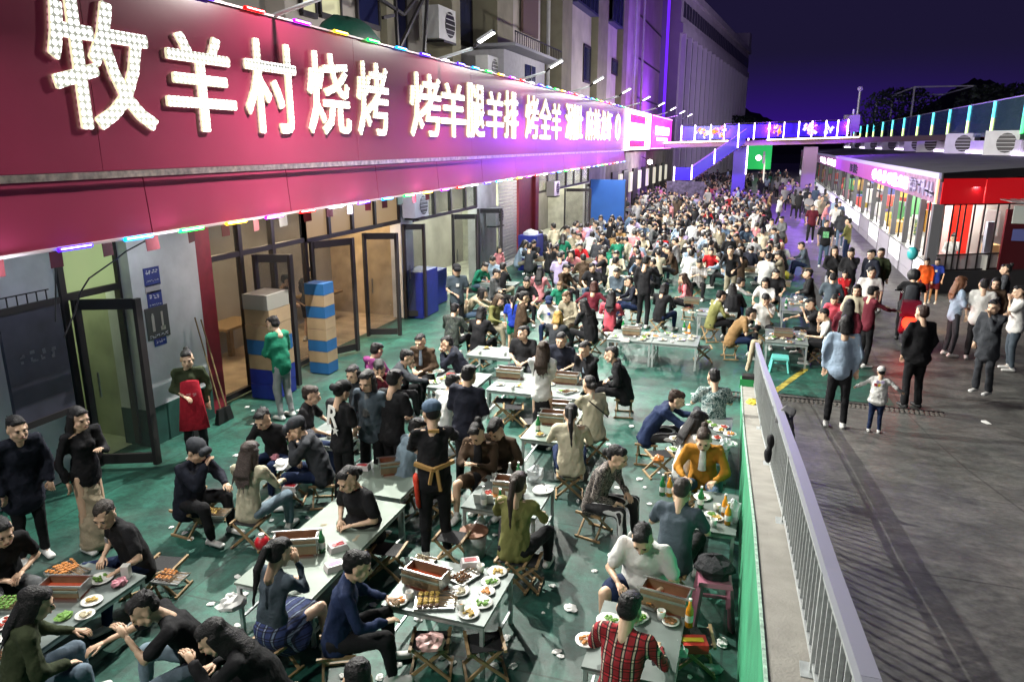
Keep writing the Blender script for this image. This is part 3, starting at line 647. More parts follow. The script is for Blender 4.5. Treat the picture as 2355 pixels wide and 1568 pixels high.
pb = thing('wall_panel', (AX + .55, (a + b_)/2, z), 'brownish square board fixed high on the beige wall above the balcony', 'panel'); MB().box((0, 0, 0), (.1, 2.2, 1.6)).build('board', mat('brown_board', (.16, .10, .09), .8), pb)
# balcony room with canopy
bal = thing('balcony', (-9.4, 28.6, 5.7), 'pale enclosed balcony with a sloping tiled canopy and iron railing', 'balcony')
MB().box((-.3, 0, .95), (1.6, 5.2, 1.9)).build('wall', mat('pale_lilac_wall', (.38, .37, .42), .8, noise=.1), bal)
MB().box((.35, .1, 1.98), (1.5, 6.5, .1)).build('canopy', mat('grey_canopy', (.22, .22, .26), .7), bal)
w2 = MB().box((.52, .5, 1.0), (.05, 1.3, 1.25)).build('window', m_bwin, bal); MB().box((.56, .5, 1.0), (.03, .08, 1.25)).build('bar', m_frame, w2)
q = MB().bar((1.05, -3, 2.4), (1.05, 3.2, 2.4), .04)
for i in range(25): q.bar((1.05, -3 + i*.26, 2.02), (1.05, -3 + i*.26, 2.4), .02)
q.build('railing', m_dark, bal)
aircon(at_x(1010, 58, AX + .7), 0, 'large round-fan air conditioner high on the grey building at the top', 1.6)
aircon(at_x(1120, 158, AX + 1.2), 0, 'air conditioner just above the sign between the first two floodlights', 1.3)
# scaffolding frame and green tarpaulin on the ledge above the sign
sf = thing('scaffold_frame', (-8.6, 18, 6.3), 'thin dark steel frame standing on the ledge above the sign', 'scaffold')
q = MB(); P = [at_x(x, y, -8.6) - Vector((-8.6, 18, 6.3)) for x, y in [(975, 120), (985, -60), (915, 118), (905, -60), (800, -50), (928, 35), (1000, -60), (922, 80), (880, 42), (905, 36)]]
for i, j in [(0, 1), (2, 3), (4, 5), (5, 6), (8, 9), (2, 6)]: q.bar(P[i], P[j], .07)
q.build('tube', m_dark, sf)
tp = thing('green_tarpaulin', at_x(800, 95, -8.4), 'dark green tarpaulin heaped over something above the sign', 'tarpaulin')
MB().blob((0, 0, -.1), (.5, 1.1, .55), jit=.15, n=14, k=8).build('sheet', mat('green_tarp', (.01, .09, .06), .6, bump=.5, bscale=6), tp, smooth=True)
# ------------------------------------------------------------------ purple lit tower
tw = thing('purple_tower', (-10.6, 72, 0), 'tall blank tower washed in purple light with a vivid violet neon edge', 'building')
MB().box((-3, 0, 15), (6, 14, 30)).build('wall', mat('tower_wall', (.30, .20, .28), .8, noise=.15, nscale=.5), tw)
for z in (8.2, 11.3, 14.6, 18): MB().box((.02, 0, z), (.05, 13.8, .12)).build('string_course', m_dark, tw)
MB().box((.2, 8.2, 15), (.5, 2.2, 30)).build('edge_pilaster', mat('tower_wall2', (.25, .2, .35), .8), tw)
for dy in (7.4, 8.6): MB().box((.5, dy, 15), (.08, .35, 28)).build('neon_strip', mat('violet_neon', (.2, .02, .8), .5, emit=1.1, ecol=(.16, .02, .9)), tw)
L = bpy.data.lights.new('tower_fill', 'AREA'); L.energy = 900; L.color = (.35, .08, 1); L.size = 4  # added area light for the purple wash, no lamp stands here
o = bpy.data.objects.new('tower_fill', L); COL.objects.link(o); o.location = (-8, 70, 7); o.rotation_euler = (Vector((-.5, .1, .8))).to_track_quat('-Z', 'Y').to_euler(); o.parent = None
# ------------------------------------------------------------------ long building with white pilasters
lb = thing('long_building', (-9.3, 85, 0), 'long pale office block with tall white pilasters receding beyond the purple tower', 'building', rz=-R(5))
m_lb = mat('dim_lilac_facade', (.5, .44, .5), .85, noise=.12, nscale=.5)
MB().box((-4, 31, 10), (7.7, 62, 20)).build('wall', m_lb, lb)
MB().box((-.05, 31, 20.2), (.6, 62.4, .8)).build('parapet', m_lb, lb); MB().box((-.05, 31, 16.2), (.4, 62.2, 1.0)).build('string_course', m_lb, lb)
MB().box((-1, 60, 21.5), (2.4, 3, 3.0)).build('stair_tower', m_lb, lb)
yy = 1.0; me1 = me2 = me3 = None
m_pil = mat('pale_pilaster', (.7, .64, .72), .8); m_rec = mat('dark_recess', (.05, .045, .07), .4)
while yy < 61:
    if me1 is None:
        o1 = MB().box((.1, 0, 7.9), (.5, .35, 15.6)).build('pilaster', m_pil, lb); me1 = o1.data
        o2 = MB().box((-.12, 0, 8.2), (.1, 2.6, 14.6)).build('window_bay', m_rec, lb); me2 = o2.data
        o3 = MB().box((-.12, 0, 18.2), (.1, 1.1, 1.5)).build('window', m_rec, lb); me3 = o3.data
    else: o1, o2, o3 = put('pilaster', me1, lb), put('window_bay', me2, lb), put('window', me3, lb)
    o1.location = (0, yy, 0); o2.location = (0, yy + 1.7, 0); o3.location = (0, yy + .8, 0); o4 = put('window', me3, lb, (0, yy + 2.5, 0)); yy += 3.4
L = bpy.data.lights.new('facade_fill', 'AREA'); L.energy = 1300; L.color = (.62, .5, .9); L.size = 5  # added fill light for the long building, hung free with no fixture
o = bpy.data.objects.new('facade_fill', L); COL.objects.link(o); o.location = (6, 84, 7); o.rotation_euler = Vector((-.7, .75, .35)).to_track_quat('-Z', 'Y').to_euler()
# ------------------------------------------------------------------ footbridge with neon
br = thing('footbridge', (0, 60, 4.5), 'footbridge across the street with glowing handrail, bright LED bars and neon signs', 'bridge')
def bz(x): return (x + 7)*.028
m_neonw = mat('white_neon_bar', (1, .9, 1), .5, emit=9, ecol=(.95, .75, 1)); m_deck = mat('bridge_deck', (.09, .06, .05), .8)
q = MB()
for a, b_ in ((-13, -7), (-7, -2.3), (-2.3, 0.3), (.3, 6.4), (6.4, 13)): q.bar((a, 0, bz(a) - .2), (b_, 0, bz(b_) - .2), 2.6, .38)
q.build('deck', m_deck, br)
MB().bar((-13, -1.33, bz(-13) + .0), (-2.6, -1.33, bz(-2.6) + .0), .07).bar((.1, -1.33, bz(0)), (6.2, -1.33, bz(6.2)), .07).build('warm_light_strip', mat('warm_strip', (1, .8, .7), .5, emit=11, ecol=(1, .72, .6)), br)
m_bpan = mat('blue_lit_glass', (.03, .02, .4), .2, emit=.45, ecol=(.07, .0, 1.0), alpha=.8)
xs = [-11, -8.3, at_y(1570, 300, 60).x]; xpx = [1570, 1600, 1668, 1702, 1735, 1777, 1812, 1846, 1880, 1916, 1950]
px = [at_y(x, 300, 58.7).x for x in (1567, 1598, 1634, 1665, 1698, 1734, 1768, 1802, 1836, 1866, 1898, 1925, 1948)]
for a, b_ in zip(px, px[1:]): MB().box(((a + b_)/2, -1.3, bz((a + b_)/2) + .62), (b_ - a - .06, .03, .95)).build('glass_panel', m_bpan, br)
for i, a in enumerate(px):
    MB().box((a, -1.36, bz(a) + .62), (.05 if i in (3, 4, 7) else .07, .06, 1.15)).build('led_bar', m_neonw, br)
MB().bar((px[0], -1.3, bz(px[0]) + 1.2), (px[-1], -1.3, bz(px[-1]) + 1.2), .06).build('handrail', m_dark, br)
# neon figures on the bridge
def neon(x, cols, label, w=1.0):
    t = thing('neon_sign', (x, 58.45, 4.5 + bz(x) + .62), label, 'neon sign')
    for k, c in enumerate(cols):
        q = MB()
        for _ in range(7): q.box((rnd.uniform(-.38, .38)*w, 0, rnd.uniform(-.32, .34)), (rnd.uniform(.08, .34)*w, .05, rnd.uniform(.06, .3)), M=Matrix.Rotation(rnd.uniform(-.9, .9), 3, 'Y'))
        q.build('neon_shape', mat('neon_%d_%d_%d' % tuple(int(v*9) for v in c), (.02, .02, .02), .5, emit=1.6, ecol=c), t)
neon(at_y(1612, 300, 58.4).x, [(1, .32, .03), (1, .8, .6)], 'orange and white neon figure at the left end of the footbridge')
neon(at_y(1652, 300, 58.4).x, [(1, .5, .03), (1, .2, .08)], 'yellow neon figure second from the left on the footbridge')
neon(at_y(1634, 300, 58.4).x, [(1, .9, .9)], 'white neon lettering between the two left neon figures', .8)
neon(at_y(1786, 300, 58.4).x, [(1, .16, .03), (1, .5, .05)], 'flame shaped orange neon in the middle of the footbridge', .7)
neon(at_y(1862, 298, 58.4).x, [(1, .75, .75), (1, .4, .5)], 'bright pinkish white neon near the right end of the footbridge', 1.0)
neon(at_y(1905, 294, 58.4).x, [(.9, .9, 1)], 'small white neon at the right end of the footbridge', .8)
for a in (px[0] - .4, px[3], px[6], px[9], px[12]):
    L = bpy.data.lights.new('bar_glow', 'POINT'); L.energy = 1100; L.color = (.25, .04, 1); L.shadow_soft_size = .03; o = bpy.data.objects.new('bar_glow', L); COL.objects.link(o); o.location = (a, -1.75, bz(a) + .75); o.parent = br
L2 = bpy.data.lights.new('bridge_fill', 'AREA'); L2.shape = 'RECTANGLE'; L2.size = 14; L2.size_y = .3; L2.energy = 160; L2.color = (.8, .5, .95)  # added area light along the bridge, apart from the modelled strip
o = bpy.data.objects.new('bridge_fill', L2); COL.objects.link(o); o.location = (-2, 58.4, 4.4); o.rotation_euler = (R(35), 0, 0)
for x, lab in ((-1.7, 'blue'), (3.2, 'grey')):
    MB().box((x, 0, -2.4), (.95, .95, 4.2)).build('pillar', mat('pillar_' + lab, (.10, .08, .35) if lab == 'blue' else (.25, .2, .22), .7), br)
MB().box((-1.2, -.5, -1.0), (.08, .08, 2.6)).build('led_bar', m_neonw, br)
# stairs coming down from the bridge to the left
stx = at_y(1592, 400, 56).x
st = thing('staircase', (stx, 56, 1.9), 'staircase with violet lit railing coming down from the footbridge', 'stairs')
for i in range(14): MB().box((.1 + i*.25, 0, .05 + i*.185), (.30, 1.9, .06)).build('step', m_deck, st)
q = MB(); q.quad((0, -.98, .0), (3.5, -.98, 2.55), (3.5, -.98, 3.45), (0, -.98, .9)); q.build('railing_panel', m_bpan, st)
MB().bar((0, -.98, .95), (3.5, -.98, 3.5), .06).build('handrail', mat('violet_rail', (.3, .1, .8), .5, emit=.7, ecol=(.35, .1, 1)), st)
MB().box((.3, .5, -.95), (.2, .2, 1.9)).build('support_post', m_dark, st)
for i in range(3): MB().box((.02 + i*1.5, -1.02, .55 + i*1.1), (.07, .06, 1.0)).build('led_bar', m_neonw, st)
MB().box((-.6, .2, -.05), (1.3, 1.2, .08)).build('landing', m_deck, st); MB().box((-.6, -.98, .45), (1.25, .03, .9)).build('railing_panel', m_bpan, st); MB().box((-1.2, -1.0, .45), (.07, .06, 1.0)).build('led_bar', m_neonw, st)
sg = thing('menu_sign', (stx - .3, 54.4, 0), 'dim printed menu board standing below the violet stair landing', 'sign'); MB().box((0, 0, 1.2), (2.6, .1, 1.3)).build('board', mat('dim_menu', (.12, .10, .2), .6, noise=.6, nscale=5), sg)
# far end of the street: green screen, far lamp, row of distant stalls
gs = thing('green_screen', at_z(1742, 388, 0) + Vector((0, 0, 0)), 'bright green lit hoarding closing the far end of the street', 'hoarding')
gs.location = (at_y(1744, 360, 108).x, 108, 0); MB().box((0, 0, 2.7), (3.3, .1, 3.2)).build('panel', mat('green_lit_panel', (.02, .5, .1), .6, emit=.45, ecol=(.04, .9, .2)), gs)
fs = thing('distant_stalls', (1.0, 100, 0), 'row of small lit stalls far down the street under the footbridge', 'stalls')
MB().box((-1.0, 0, 3.1), (.2, 60, .7)).build('fascia', mat('far_fascia', (.35, .3, .35), .6, emit=.25, ecol=(.9, .7, .9)), fs)
for i in range(15):
    MB().box((-.9, -28 + i*4, 1.6), (.12, 3.2, 1.9)).build('shop_window', mat('far_lit_%d' % (i % 3), (.5, .5, .45), .5, emit=[.9, .6, 1.2][i % 3], ecol=[(1, .95, .8), (1, .8, .6), (.8, .9, 1)][i % 3]), fs)
fl = thing('distant_lamp', (at_y(1742, 385, 90).x, 90, 2.9), 'small bright lamp far down the street near the green hoarding', 'lamp')
MB().blob((0, 0, 0), (.3, .3, .3), n=10).build('bulb', mat('far_bulb', (1, 1, 1), .5, emit=12, ecol=(.9, 1, .9)), fl)
lf = thing('left_far_building', (-9.5, 100, 0), 'low dark building behind the stairs beyond the footbridge', 'building')
MB().box((-2, 0, 2.2), (4, 56, 4.4)).build('wall', m_apt, lf)
# ------------------------------------------------------------------ row of stalls on the right
KX, KY = 5.0, 25.0
m_fas = mat('magenta_fascia', (.42, .08, .36), .45, noise=.08, nscale=1)
m_lav = mat('lavender_gutter', (.42, .38, .62), .5)
m_roof = mat('dark_felt_roof', (.055, .055, .06), .8, noise=.3, nscale=1.2, bump=.3, bscale=8)
m_intw = mat('stall_inner_wall', (.7, .7, .66), .7)
ed = Vector((.866, .5, 0))      # front end of the pavilion runs off to the right at an angle
kk = thing('market_pavilion', (KX, KY, 0), 'long low market pavilion with dark roof, magenta fascia and brightly lit stalls inside', 'building')
E1 = ed*8
q = MB(); T = 3.58
v = [(0, 0, T), (E1.x, E1.y, T + .4), (7.2, 90, T + .32), (0, 90, T), (0, 0, T - .12), (E1.x, E1.y, T + .28), (7.2, 90, T + .2), (0, 90, T - .12), (7.0, 18, T + .26)]
q.add(v, [(0, 1, 8), (0, 8, 2, 3), (0, 4, 5, 1), (0, 3, 7, 4), (4, 7, 6, 5)], 0); q.build('roof', m_roof, kk)
MB().box((-.02, 45, T - .09), (.12, 90, .17)).build('gutter', m_lav, kk)
MB().bar((0, -.02, T - .13), E1 + Vector((0, -.02, T + .27)), .06, .26).build('roof_edge', m_dark, kk)
yy = 0
while yy < 89:
    MB().box((.0, yy + 1.5, 3.05), (.08, 2.99, .72)).build('fascia_panel', m_fas if yy > 3.1 else mat('patterned_fascia', (.25, .12, .2), .5, noise=.5, nscale=3), kk); yy += 3
# red end fascia in panels
for i in range(4):
    a = ed*(i*1.5 + .04); b_ = ed*(i*1.5 + 1.49)
    MB().bar(a + Vector((0, 0, 3.05)), b_ + Vector((0, 0, 3.05)), .1, .74).build('red_fascia', mat('red_end_fascia', (.6, .004, .01), .5, emit=.28, ecol=(1, .004, .012)), kk)  # faint emission added to the red so the fascia looks brighter
# white blocky lettering on the fascia (too small to read in the photo)
m_let = mat('white_lit_letters', (1, 1, 1), .5, emit=4.5, ecol=(1, .95, 1))
m_blk = mat('black_letters', (.02, .02, .03), .5)
def fx(px_, py_): return at_x(px_, py_, KX - .06).y - KY
def letters(x0, x1, n, m, name='lettering', z=3.05, h=.5):
    a, b_ = fx(x1, 420), fx(x0, 420); w = (b_ - a)/n
    for i in range(n):
        c = a + (i + .5)*w; q = MB()
        for _ in range(3): q.box((-.07, c + rnd.uniform(-.28, .28)*w, z), (.04, w*.13, h*rnd.uniform(.7, 1)))
        for _ in range(3): q.box((-.072, c, z + rnd.uniform(-.45, .45)*h), (.04, w*.8, h*.13))
        q.build(name, m, kk)
letters(2003, 2036, 3, m_let); letters(2040, 2088, 4, m_let); letters(1880, 1894, 2, m_let); letters(1897, 1916, 3, m_let); letters(1950, 1968, 3, m_blk); letters(1858, 1866, 2, m_let)
letters(2092, 2150, 6, mat('dark_floral_marks', (.35, .3, .5), .5), 'ornament')
MB().box((-.06, .12, 3.05), (.05, .22, .7)).build('corner_light', mat('corner_orange', (1, .5, .3), .5, emit=1, ecol=(1, .4, .2)), kk)
# posts, sills, lit counter panels, mullions along the long side
post_y = [0.0, 2.15, 4.6, 7.2, 10.2, 13.4, 17, 21, 25.5, 30.5, 36, 42, 49, 56, 64, 73, 82, 89]
for i, py in enumerate(post_y):
    MB().box((0, py, 1.34), (.16 if i else .26, .2 if i else .3, 2.68)).build('post', mat('grey_steel_post', (.10, .10, .11), .5), kk)
for i, (a, b_) in enumerate(zip(post_y, post_y[1:])):
    lit = i % 2 == 0 or i > 6
    MB().box((-.03, (a + b_)/2, .62), (.10, b_ - a - .24, .62)).build('counter_panel', mat('lit_counter_panel', (.8, .8, .8), .5, emit=.75, ecol=(.9, .9, 1)) if lit else mat('grey_counter', (.35, .33, .38), .6), kk)
    MB().box((.05, (a + b_)/2, .98), (.4, b_ - a - .22, .05)).build('counter_top', m_steel, kk)
    MB().box((0, (a + b_)/2, .15), (.16, b_ - a - .22, .29)).build('plinth', mat('grey_counter', (.35, .33, .38), .6), kk)
    n = 2 if b_ - a < 5 else 4
    for k in range(1, n): MB().box((0, a + (b_ - a)*k/n, 1.85), (.05, .05, 1.65)).build('mullion', m_frame, kk)
# inside: back wall with goods, shelves, ceiling lights
MB().box((3.2, 47, 1.6), (.1, 86, 3.2)).build('inner_wall', m_intw, kk)
MB().box((1.6, 45.5, 3.28), (3.2, 88, .06)).build('ceiling', m_intw, kk)
MB().box((1.6, 46, .02), (3.2, 88, .04)).build('floor', m_intw, kk)
m_cl = mat('stall_strip_light', (1, 1, 1), .5, emit=10, ecol=(1, .98, .92))
for i in range(18): MB().box((1.3, 2.0 + i*4.9, 3.22), (.3, 2.2, .05)).build('strip_light', m_cl, kk)
for i in range(8):
    L = bpy.data.lights.new('strip_light_glow', 'AREA'); L.shape = 'RECTANGLE'; L.size = .3; L.size_y = 2.2; L.energy = 150; L.color = (1, .97, .9)
    o = bpy.data.objects.new('strip_light_glow', L); COL.objects.link(o); o.location = (1.0, 1.6 + i*3.4 + i*i*.25, 3.17); o.parent = kk
goods_c = [(.6, .1, .08), (.7, .55, .1), (.75, .75, .7), (.1, .3, .12), (.55, .35, .15), (.1, .12, .35), (.65, .3, .35), (.3, .3, .3), (.08, .08, .08)]
gm = [mat('goods_%d' % i, c, .6) for i, c in enumerate(goods_c)]
gme = {}
for i in range(120):
    k = rnd.randrange(9); y = 1.2 + (i*.34)**1.13*1.1
    if y > 86: break
    h = rnd.choice([.35, .5, .8]); z = rnd.choice([1.0, 1.0, 1.55, 2.1]) if rnd.random() < .8 else .3
    key = (k, h)
    if key not in gme: o = MB().box((0, 0, h/2), (.4, .55, h)).build('goods_box', gm[k], kk); gme[key] = o.data
    else: o = put('goods_box', gme[key], kk)
    o.location = (rnd.uniform(.9, 2.9), y, z)
for z in (.98, 1.53, 2.08): MB().box((2.6, 47, z - .03), (.6, 86, .04)).build('shelf', m_intw, kk)
def goods(px_, py_, X, d, m, label, cat, dots=None):
    c = at_x(px_, py_, X); t = thing(label.split()[1] if False else cat.replace(' ', '_'), (X, c.y, c.z - d[2]/2), label, cat)
    MB().box((0, 0, d[2]/2), d).build('body', m, t)
    if dots is not None:
        q = MB()
        for _ in range(14): q.box((-d[0]/2 - .005, rnd.uniform(-.4, .4)*d[1], d[2]*rnd.uniform(.1, .9)), (.01, .12*d[1], .05*d[2]))
        q.build('print', dots, t)
    return t
goods(2006, 520, 5.35, (.4, .7, .5), mat('yellow_box', (.65, .45, .02), .6), 'yellow box in the stall window behind the blue and white tub', 'box')
goods(2023, 524, 5.2, (.35, .6, .6), mat('white_tub', (.7, .72, .75), .5), 'white tub with blue print in the stall window', 'tub', mat('blue_print', (.03, .12, .5), .5))
goods(2061, 520, 5.3, (.4, 1.0, .42), mat('tan_box', (.55, .36, .12), .7), 'wide tan box on the counter of the nearest stall', 'box')
goods(2107, 524, 5.15, (.06, .5, .52), mat('green_board', (.05, .12, .05), .6), 'green menu board with yellow marks in the nearest stall', 'menu board', mat('yellow_marks', (.7, .6, .05), .6))
goods(2140, 508, 5.3, (.4, .36, .7), mat('orange_box', (.6, .3, .05), .6), 'orange carton at the corner of the nearest stall', 'box')
goods(2138, 476, 5.15, (.1, .4, .2), mat('red_sign_small', (.6, .02, .02), .6), 'small red sign high in the corner of the nearest stall', 'sign')
# front end of the pavilion: grid of glazing, dark base, red door, lit cabinet
def ep(s, z, dx=0): return ed*s + Vector((ed.y*dx, -ed.x*dx, z))
MB().bar(ep(0, .33), ep(7, .33), .16, .66).build('dark_base', mat('charcoal_base', (.05, .05, .055), .6), kk)
for i, s in enumerate([.55, .78, .98, 1.3, 1.65, 2.12, 2.5, 3.4, 5, 7]): MB().bar(ep(s, .67), ep(s, 2.68), .045, .045).build('mullion', m_frame, kk)
for z in (.69, 1.16, 2.66): MB().bar(ep(.1, z), ep(7, z), .045, .045).build('crossbar', m_frame, kk)
MB().bar(ep(.12, .92, -.02), ep(2.4, .92, -.02), .02, .42).build('frosted_pane', glass('frosted_pane', (.5, .48, .5), .7), kk)
q = MB(); q.bar(ep(1.1, 1.7, -1.6), ep(7, 1.7, -1.6), .06, 3.0); q.build('inner_wall', m_intw, kk)
MB().bar(ep(1.25, 1.75, -.8), ep(1.95, 1.75, -.8), .05, 1.7).build('red_door', mat('bright_red_door', (.7, .02, .01), .5, emit=.5, ecol=(1, .03, .01)), kk)
MB().bar(ep(.3, 1.9, -.3), ep(.5, 1.9, -.3), .1, 1.5).build('curtain', mat('pale_curtain', (.6, .65, .6), .8), kk)
MB().bar(ep(2.05, 1.4, -.25), ep(2.35, 1.4, -.25), .1, 1.4).build('plastic_curtain', mat('blue_grey_plastic', (.35, .42, .5), .4), kk)
MB().bar(ep(2.4, 1.55, .05), ep(3.4, 1.55, .05), .06, 1.9).build('dark_red_door', mat('dark_red_door', (.12, .005, .012), .5), kk)
for s in (.9, 1.9, 3.0): MB().bar(ep(s, 2.95, -.7), ep(s + .6, 2.95, -.7), .3, .05).build('strip_light', m_cl, kk)
c = thing('corrugated_shelter', (6.9, 25.6, 2.1), 'small grey corrugated shelter roof at the right edge beside the red fascia', 'shelter')
q = MB()
for i in range(14): q.box((i*.16, 0, .7 - .02*(i % 2)), (.15, 1.6, .03))
q.build('roof_sheet', m_galv, c); MB().box((1.1, -.8, .35), (2.2, .05, .5)).build('valance', mat('pale_valance', (.4, .44, .42), .6), c)
# ------------------------------------------------------------------ terrace on the right with glass balustrade and neon posts
TX = 12.0
tr = thing('terrace_wall', (TX, 80, 0), 'pale terrace wall behind the market pavilion carrying a glass balustrade with neon posts', 'terrace')
MB().box((1, 0, 2.0), (2, 110, 4.0)).build('wall', mat('lilac_grey_wall', (.3, .28, .32), .8), tr)  # wall behind the stalls in one even lilac-grey
yy = -50
while yy < 50:
    MB().box((-.06, yy, 4.28), (.12, 4.6, .62)).build('parapet_panel', mat('white_parapet', (.52, .5, .56), .7, noise=.08), tr); yy += 5.2
m_neonp = [mat('cyan_neon', (.1, .8, .9), .5, emit=2.6, ecol=(.12, .85, 1)), mat('lime_neon', (.6, .9, .3), .5, emit=2.6, ecol=(.75, 1, .35)), mat('green_neon', (.1, .9, .2), .5, emit=2.2, ecol=(.1, 1, .25))]
pyy = [at_x(x, 300, TX).y - 80 for x in (2349, 2278, 2222, 2178, 2141, 2108, 2076, 2050, 2028, 2008, 1993, 1978, 1964)]
for i, y in enumerate(pyy):
    MB().box((0, y, 6.25), (.12, .14, .9)).build('neon_post', m_neonp[0], tr); MB().box((0, y, 5.35), (.12, .14, .9)).build('neon_post', m_neonp[1 if i != 0 else 2], tr)
m_gl = glass('balustrade_glass', (.05, .12, .14), .45)
for a, b_ in zip(pyy, pyy[1:]): MB().box((.02, (a + b_)/2, 5.75), (.03, abs(b_ - a) - .25, 1.9)).build('glass_panel', m_gl, tr)
MB().bar((0, pyy[0], 6.72), (0, pyy[-1], 6.72), .05).build('top_rail', m_galv, tr)
# purple glitter strip at the foot of the parapet, its glow added to brighten the panels
MB().box((-.15, 0, 3.93), (.1, 100, .12)).build('parapet_glow_strip', mat('lilac_glow_strip', (.8, .6, 1), .5, emit=8, ecol=(.85, .7, 1), noise=.4, nscale=2), tr)
for i, x in enumerate([2315, 2215, 2143, 2111, 2055, 2012, 1975]):
    aircon((TX - .35, at_x(x, 320, TX - .3).y, 4.45 - .02*i), R(232) if i % 2 else R(226), '%s air conditioner from the right edge on the pale terrace parapet' % ['first', 'second', 'third', 'fourth', 'fifth', 'sixth', 'seventh'][i], 2.1, 'air conditioners on the terrace parapet')
def car(loc, rz, col, label):
    t = thing('parked_car', loc, label, 'car', None, rz)
    prof = [(-2.1, .35), (-2.15, .75), (-1.5, .95), (-.9, 1.4), (.6, 1.42), (1.2, .98), (2.05, .8), (2.15, .4)]
    q = MB(); n = len(prof); q.add([(x, -.85, z) for x, z in prof] + [(x, .85, z) for x, z in prof], [tuple(range(n)), tuple(range(2*n - 1, n - 1, -1))] + [(i, i + n, (i + 1) % n + n, (i + 1) % n) for i in range(n)])
    q.build('body', mat('car_paint_%d' % int(col[0]*90), col, .2, .3), t)
    MB().box((-.15, 0, 1.15), (1.5, 1.74, .34), taper=.85).build('window', m_bwin, t)
    for sx in (-1.35, 1.35):
        for sy in (-1, 1): MB().cyl((sx, sy*.72, .33), (sx, sy*.9, .33), .33, n=14).build('wheel', m_dark, t)
    for sy in (-1, 1): MB().box((2.12, sy*.6, .66), (.06, .3, .14)).build('headlight', m_white, t)
    return t
car((14.6, 47, 4.45), R(80), (.25, .26, .28), 'silver parked car behind the terrace glass nearest the right edge')
car((14.8, 54, 4.45), R(95), (.05, .05, .06), 'dark parked car behind the terrace glass, second from the right edge')
car((14.8, 66, 4.45), R(95), (.30, .05, .06), 'reddish parked car behind the middle of the terrace glass')
MB_ = MB().box((20, 80, 4.2), (16, 110, .4)); tag(MB_.build('terrace_floor', mat('terrace_deck', (.1, .1, .11), .7)), kind='structure')
gy = thing('steel_gantry', (13, 82, 4.4), 'thin steel pergola frame on the far part of the terrace', 'frame')
q = MB()
for x, y in ((0, 0), (5, 0), (0, 26), (5, 26), (0, 13)): q.bar((x, y, 0), (x, y, 5.2), .14)
for a, b_ in (((0, 0, 5.2), (0, 26, 5.2)), ((5, 0, 5.2), (5, 26, 5.2)), ((0, 0, 5.2), (5, 0, 5.2)), ((0, 26, 5.2), (5, 26, 5.2)), ((0, 13, 5.2), (5, 13, 5.2))): q.bar(a, b_, .12)
q.build('beam', m_galv, gy)
for k, (px_, ytop, Y, lab) in enumerate([(1958, 252, 62, 'pole with a grey signal box at the right end of the footbridge'), (1967, 205, 66, 'taller thin pole behind the signal box')]):
    t = thing('pole', (at_y(px_, 300, Y).x, Y, 4.3), lab, 'pole'); h = at_y(px_, ytop, Y).z - 4.3
    MB().cyl((0, 0, 0), (0, 0, h), .09, n=8).build('shaft', m_galv, t)
    if k == 0: MB().box((-.1, -.2, h - 1.0), (1.1, .3, 1.2)).build('signal_box', mat('grey_box', (.25, .25, .24), .6), t)
    else: MB().blob((0, 0, h), (.22, .22, .2)).build('camera_dome', m_white, t)
# hills and dark trees against the sky
def hill(name, pts, D, m, seed):
    rr = random.Random(seed); q = MB(); prev = None
    pp = []
    for (x0, y0), (x1, y1) in zip(pts, pts[1:]):
        n = max(2, int(abs(x1 - x0)/7))
        for i in range(n): t = i/n; pp.append((x0 + (x1 - x0)*t, y0 + (y1 - y0)*t + rr.uniform(-3, 3)))
    pp.append(pts[-1]); vs = []; fs = []
    for (x, y) in pp:
        p = at_y(x, y, D); b_ = Vector((p.x, D - 60, 0)); c = Vector((p.x, D + 120, 0)); m1 = Vector((p.x, D - 25, p.z*.7)); vs += [b_, m1, p, c]
    for i in range(len(pp) - 1):
        for k in range(3): fs.append((i*4 + k, (i + 1)*4 + k, (i + 1)*4 + k + 1, i*4 + k + 1))
    q.add(vs, fs); return tag(q.build(name, m), kind='structure')
m_hill = mat('dark_hillside', (.03, .035, .03), .95, noise=.5, nscale=.05)
hill('hill', [(1560, 330), (1660, 262), (1700, 246), (1740, 262), (1800, 285), (1900, 285), (1990, 285), (2060, 270), (2120, 250), (2180, 212), (2240, 182), (2275, 184), (2340, 215), (2420, 190), (2700, 200)], 420, m_hill, 3)
def tree(x, y, D, w, h, label, seed):
    rr = random.Random(seed); p = at_y(x, y, D); t = thing('tree', (p.x, D, 4.3), label, 'tree')
    MB().cyl((0, 0, 0), (0, 0, (p.z - 4.3)*.6), .25, .12, n=8).build('trunk', mat('bark', (.05, .04, .03), .9), t)
    q = MB(); H = p.z - 4.3
    for _ in range(1600):
        a = rr.uniform(0, 6.28); r = rr.random()**.5; zz = rr.uniform(-1, 1); k = math.sqrt(max(0, 1 - zz*zz*.8)); s = rr.uniform(.12, .3)
        c = Vector((math.cos(a)*r*w*k, math.sin(a)*r*w*k, H - h/2 + zz*h/2)); u = Vector((rr.uniform(-1, 1), rr.uniform(-1, 1), rr.uniform(-1, 1))).normalized()*s; v_ = u.orthogonal().normalized()*s*.6
        q.quad(c - u, c - v_, c + u, c + v_)
    q.build('crown', mat('night_foliage', (.02, .035, .02), .8), t)
tree(2075, 205, 95, 4.2, 4.5, 'dark round tree behind the pergola on the terrace', 5)
tree(2300, 196, 75, 3.6, 4, 'dark tree behind the glass near the right edge', 8)
tree(1700, 268, 130, 4.5, 5, 'dark tree crown beyond the footbridge left of centre', 9)
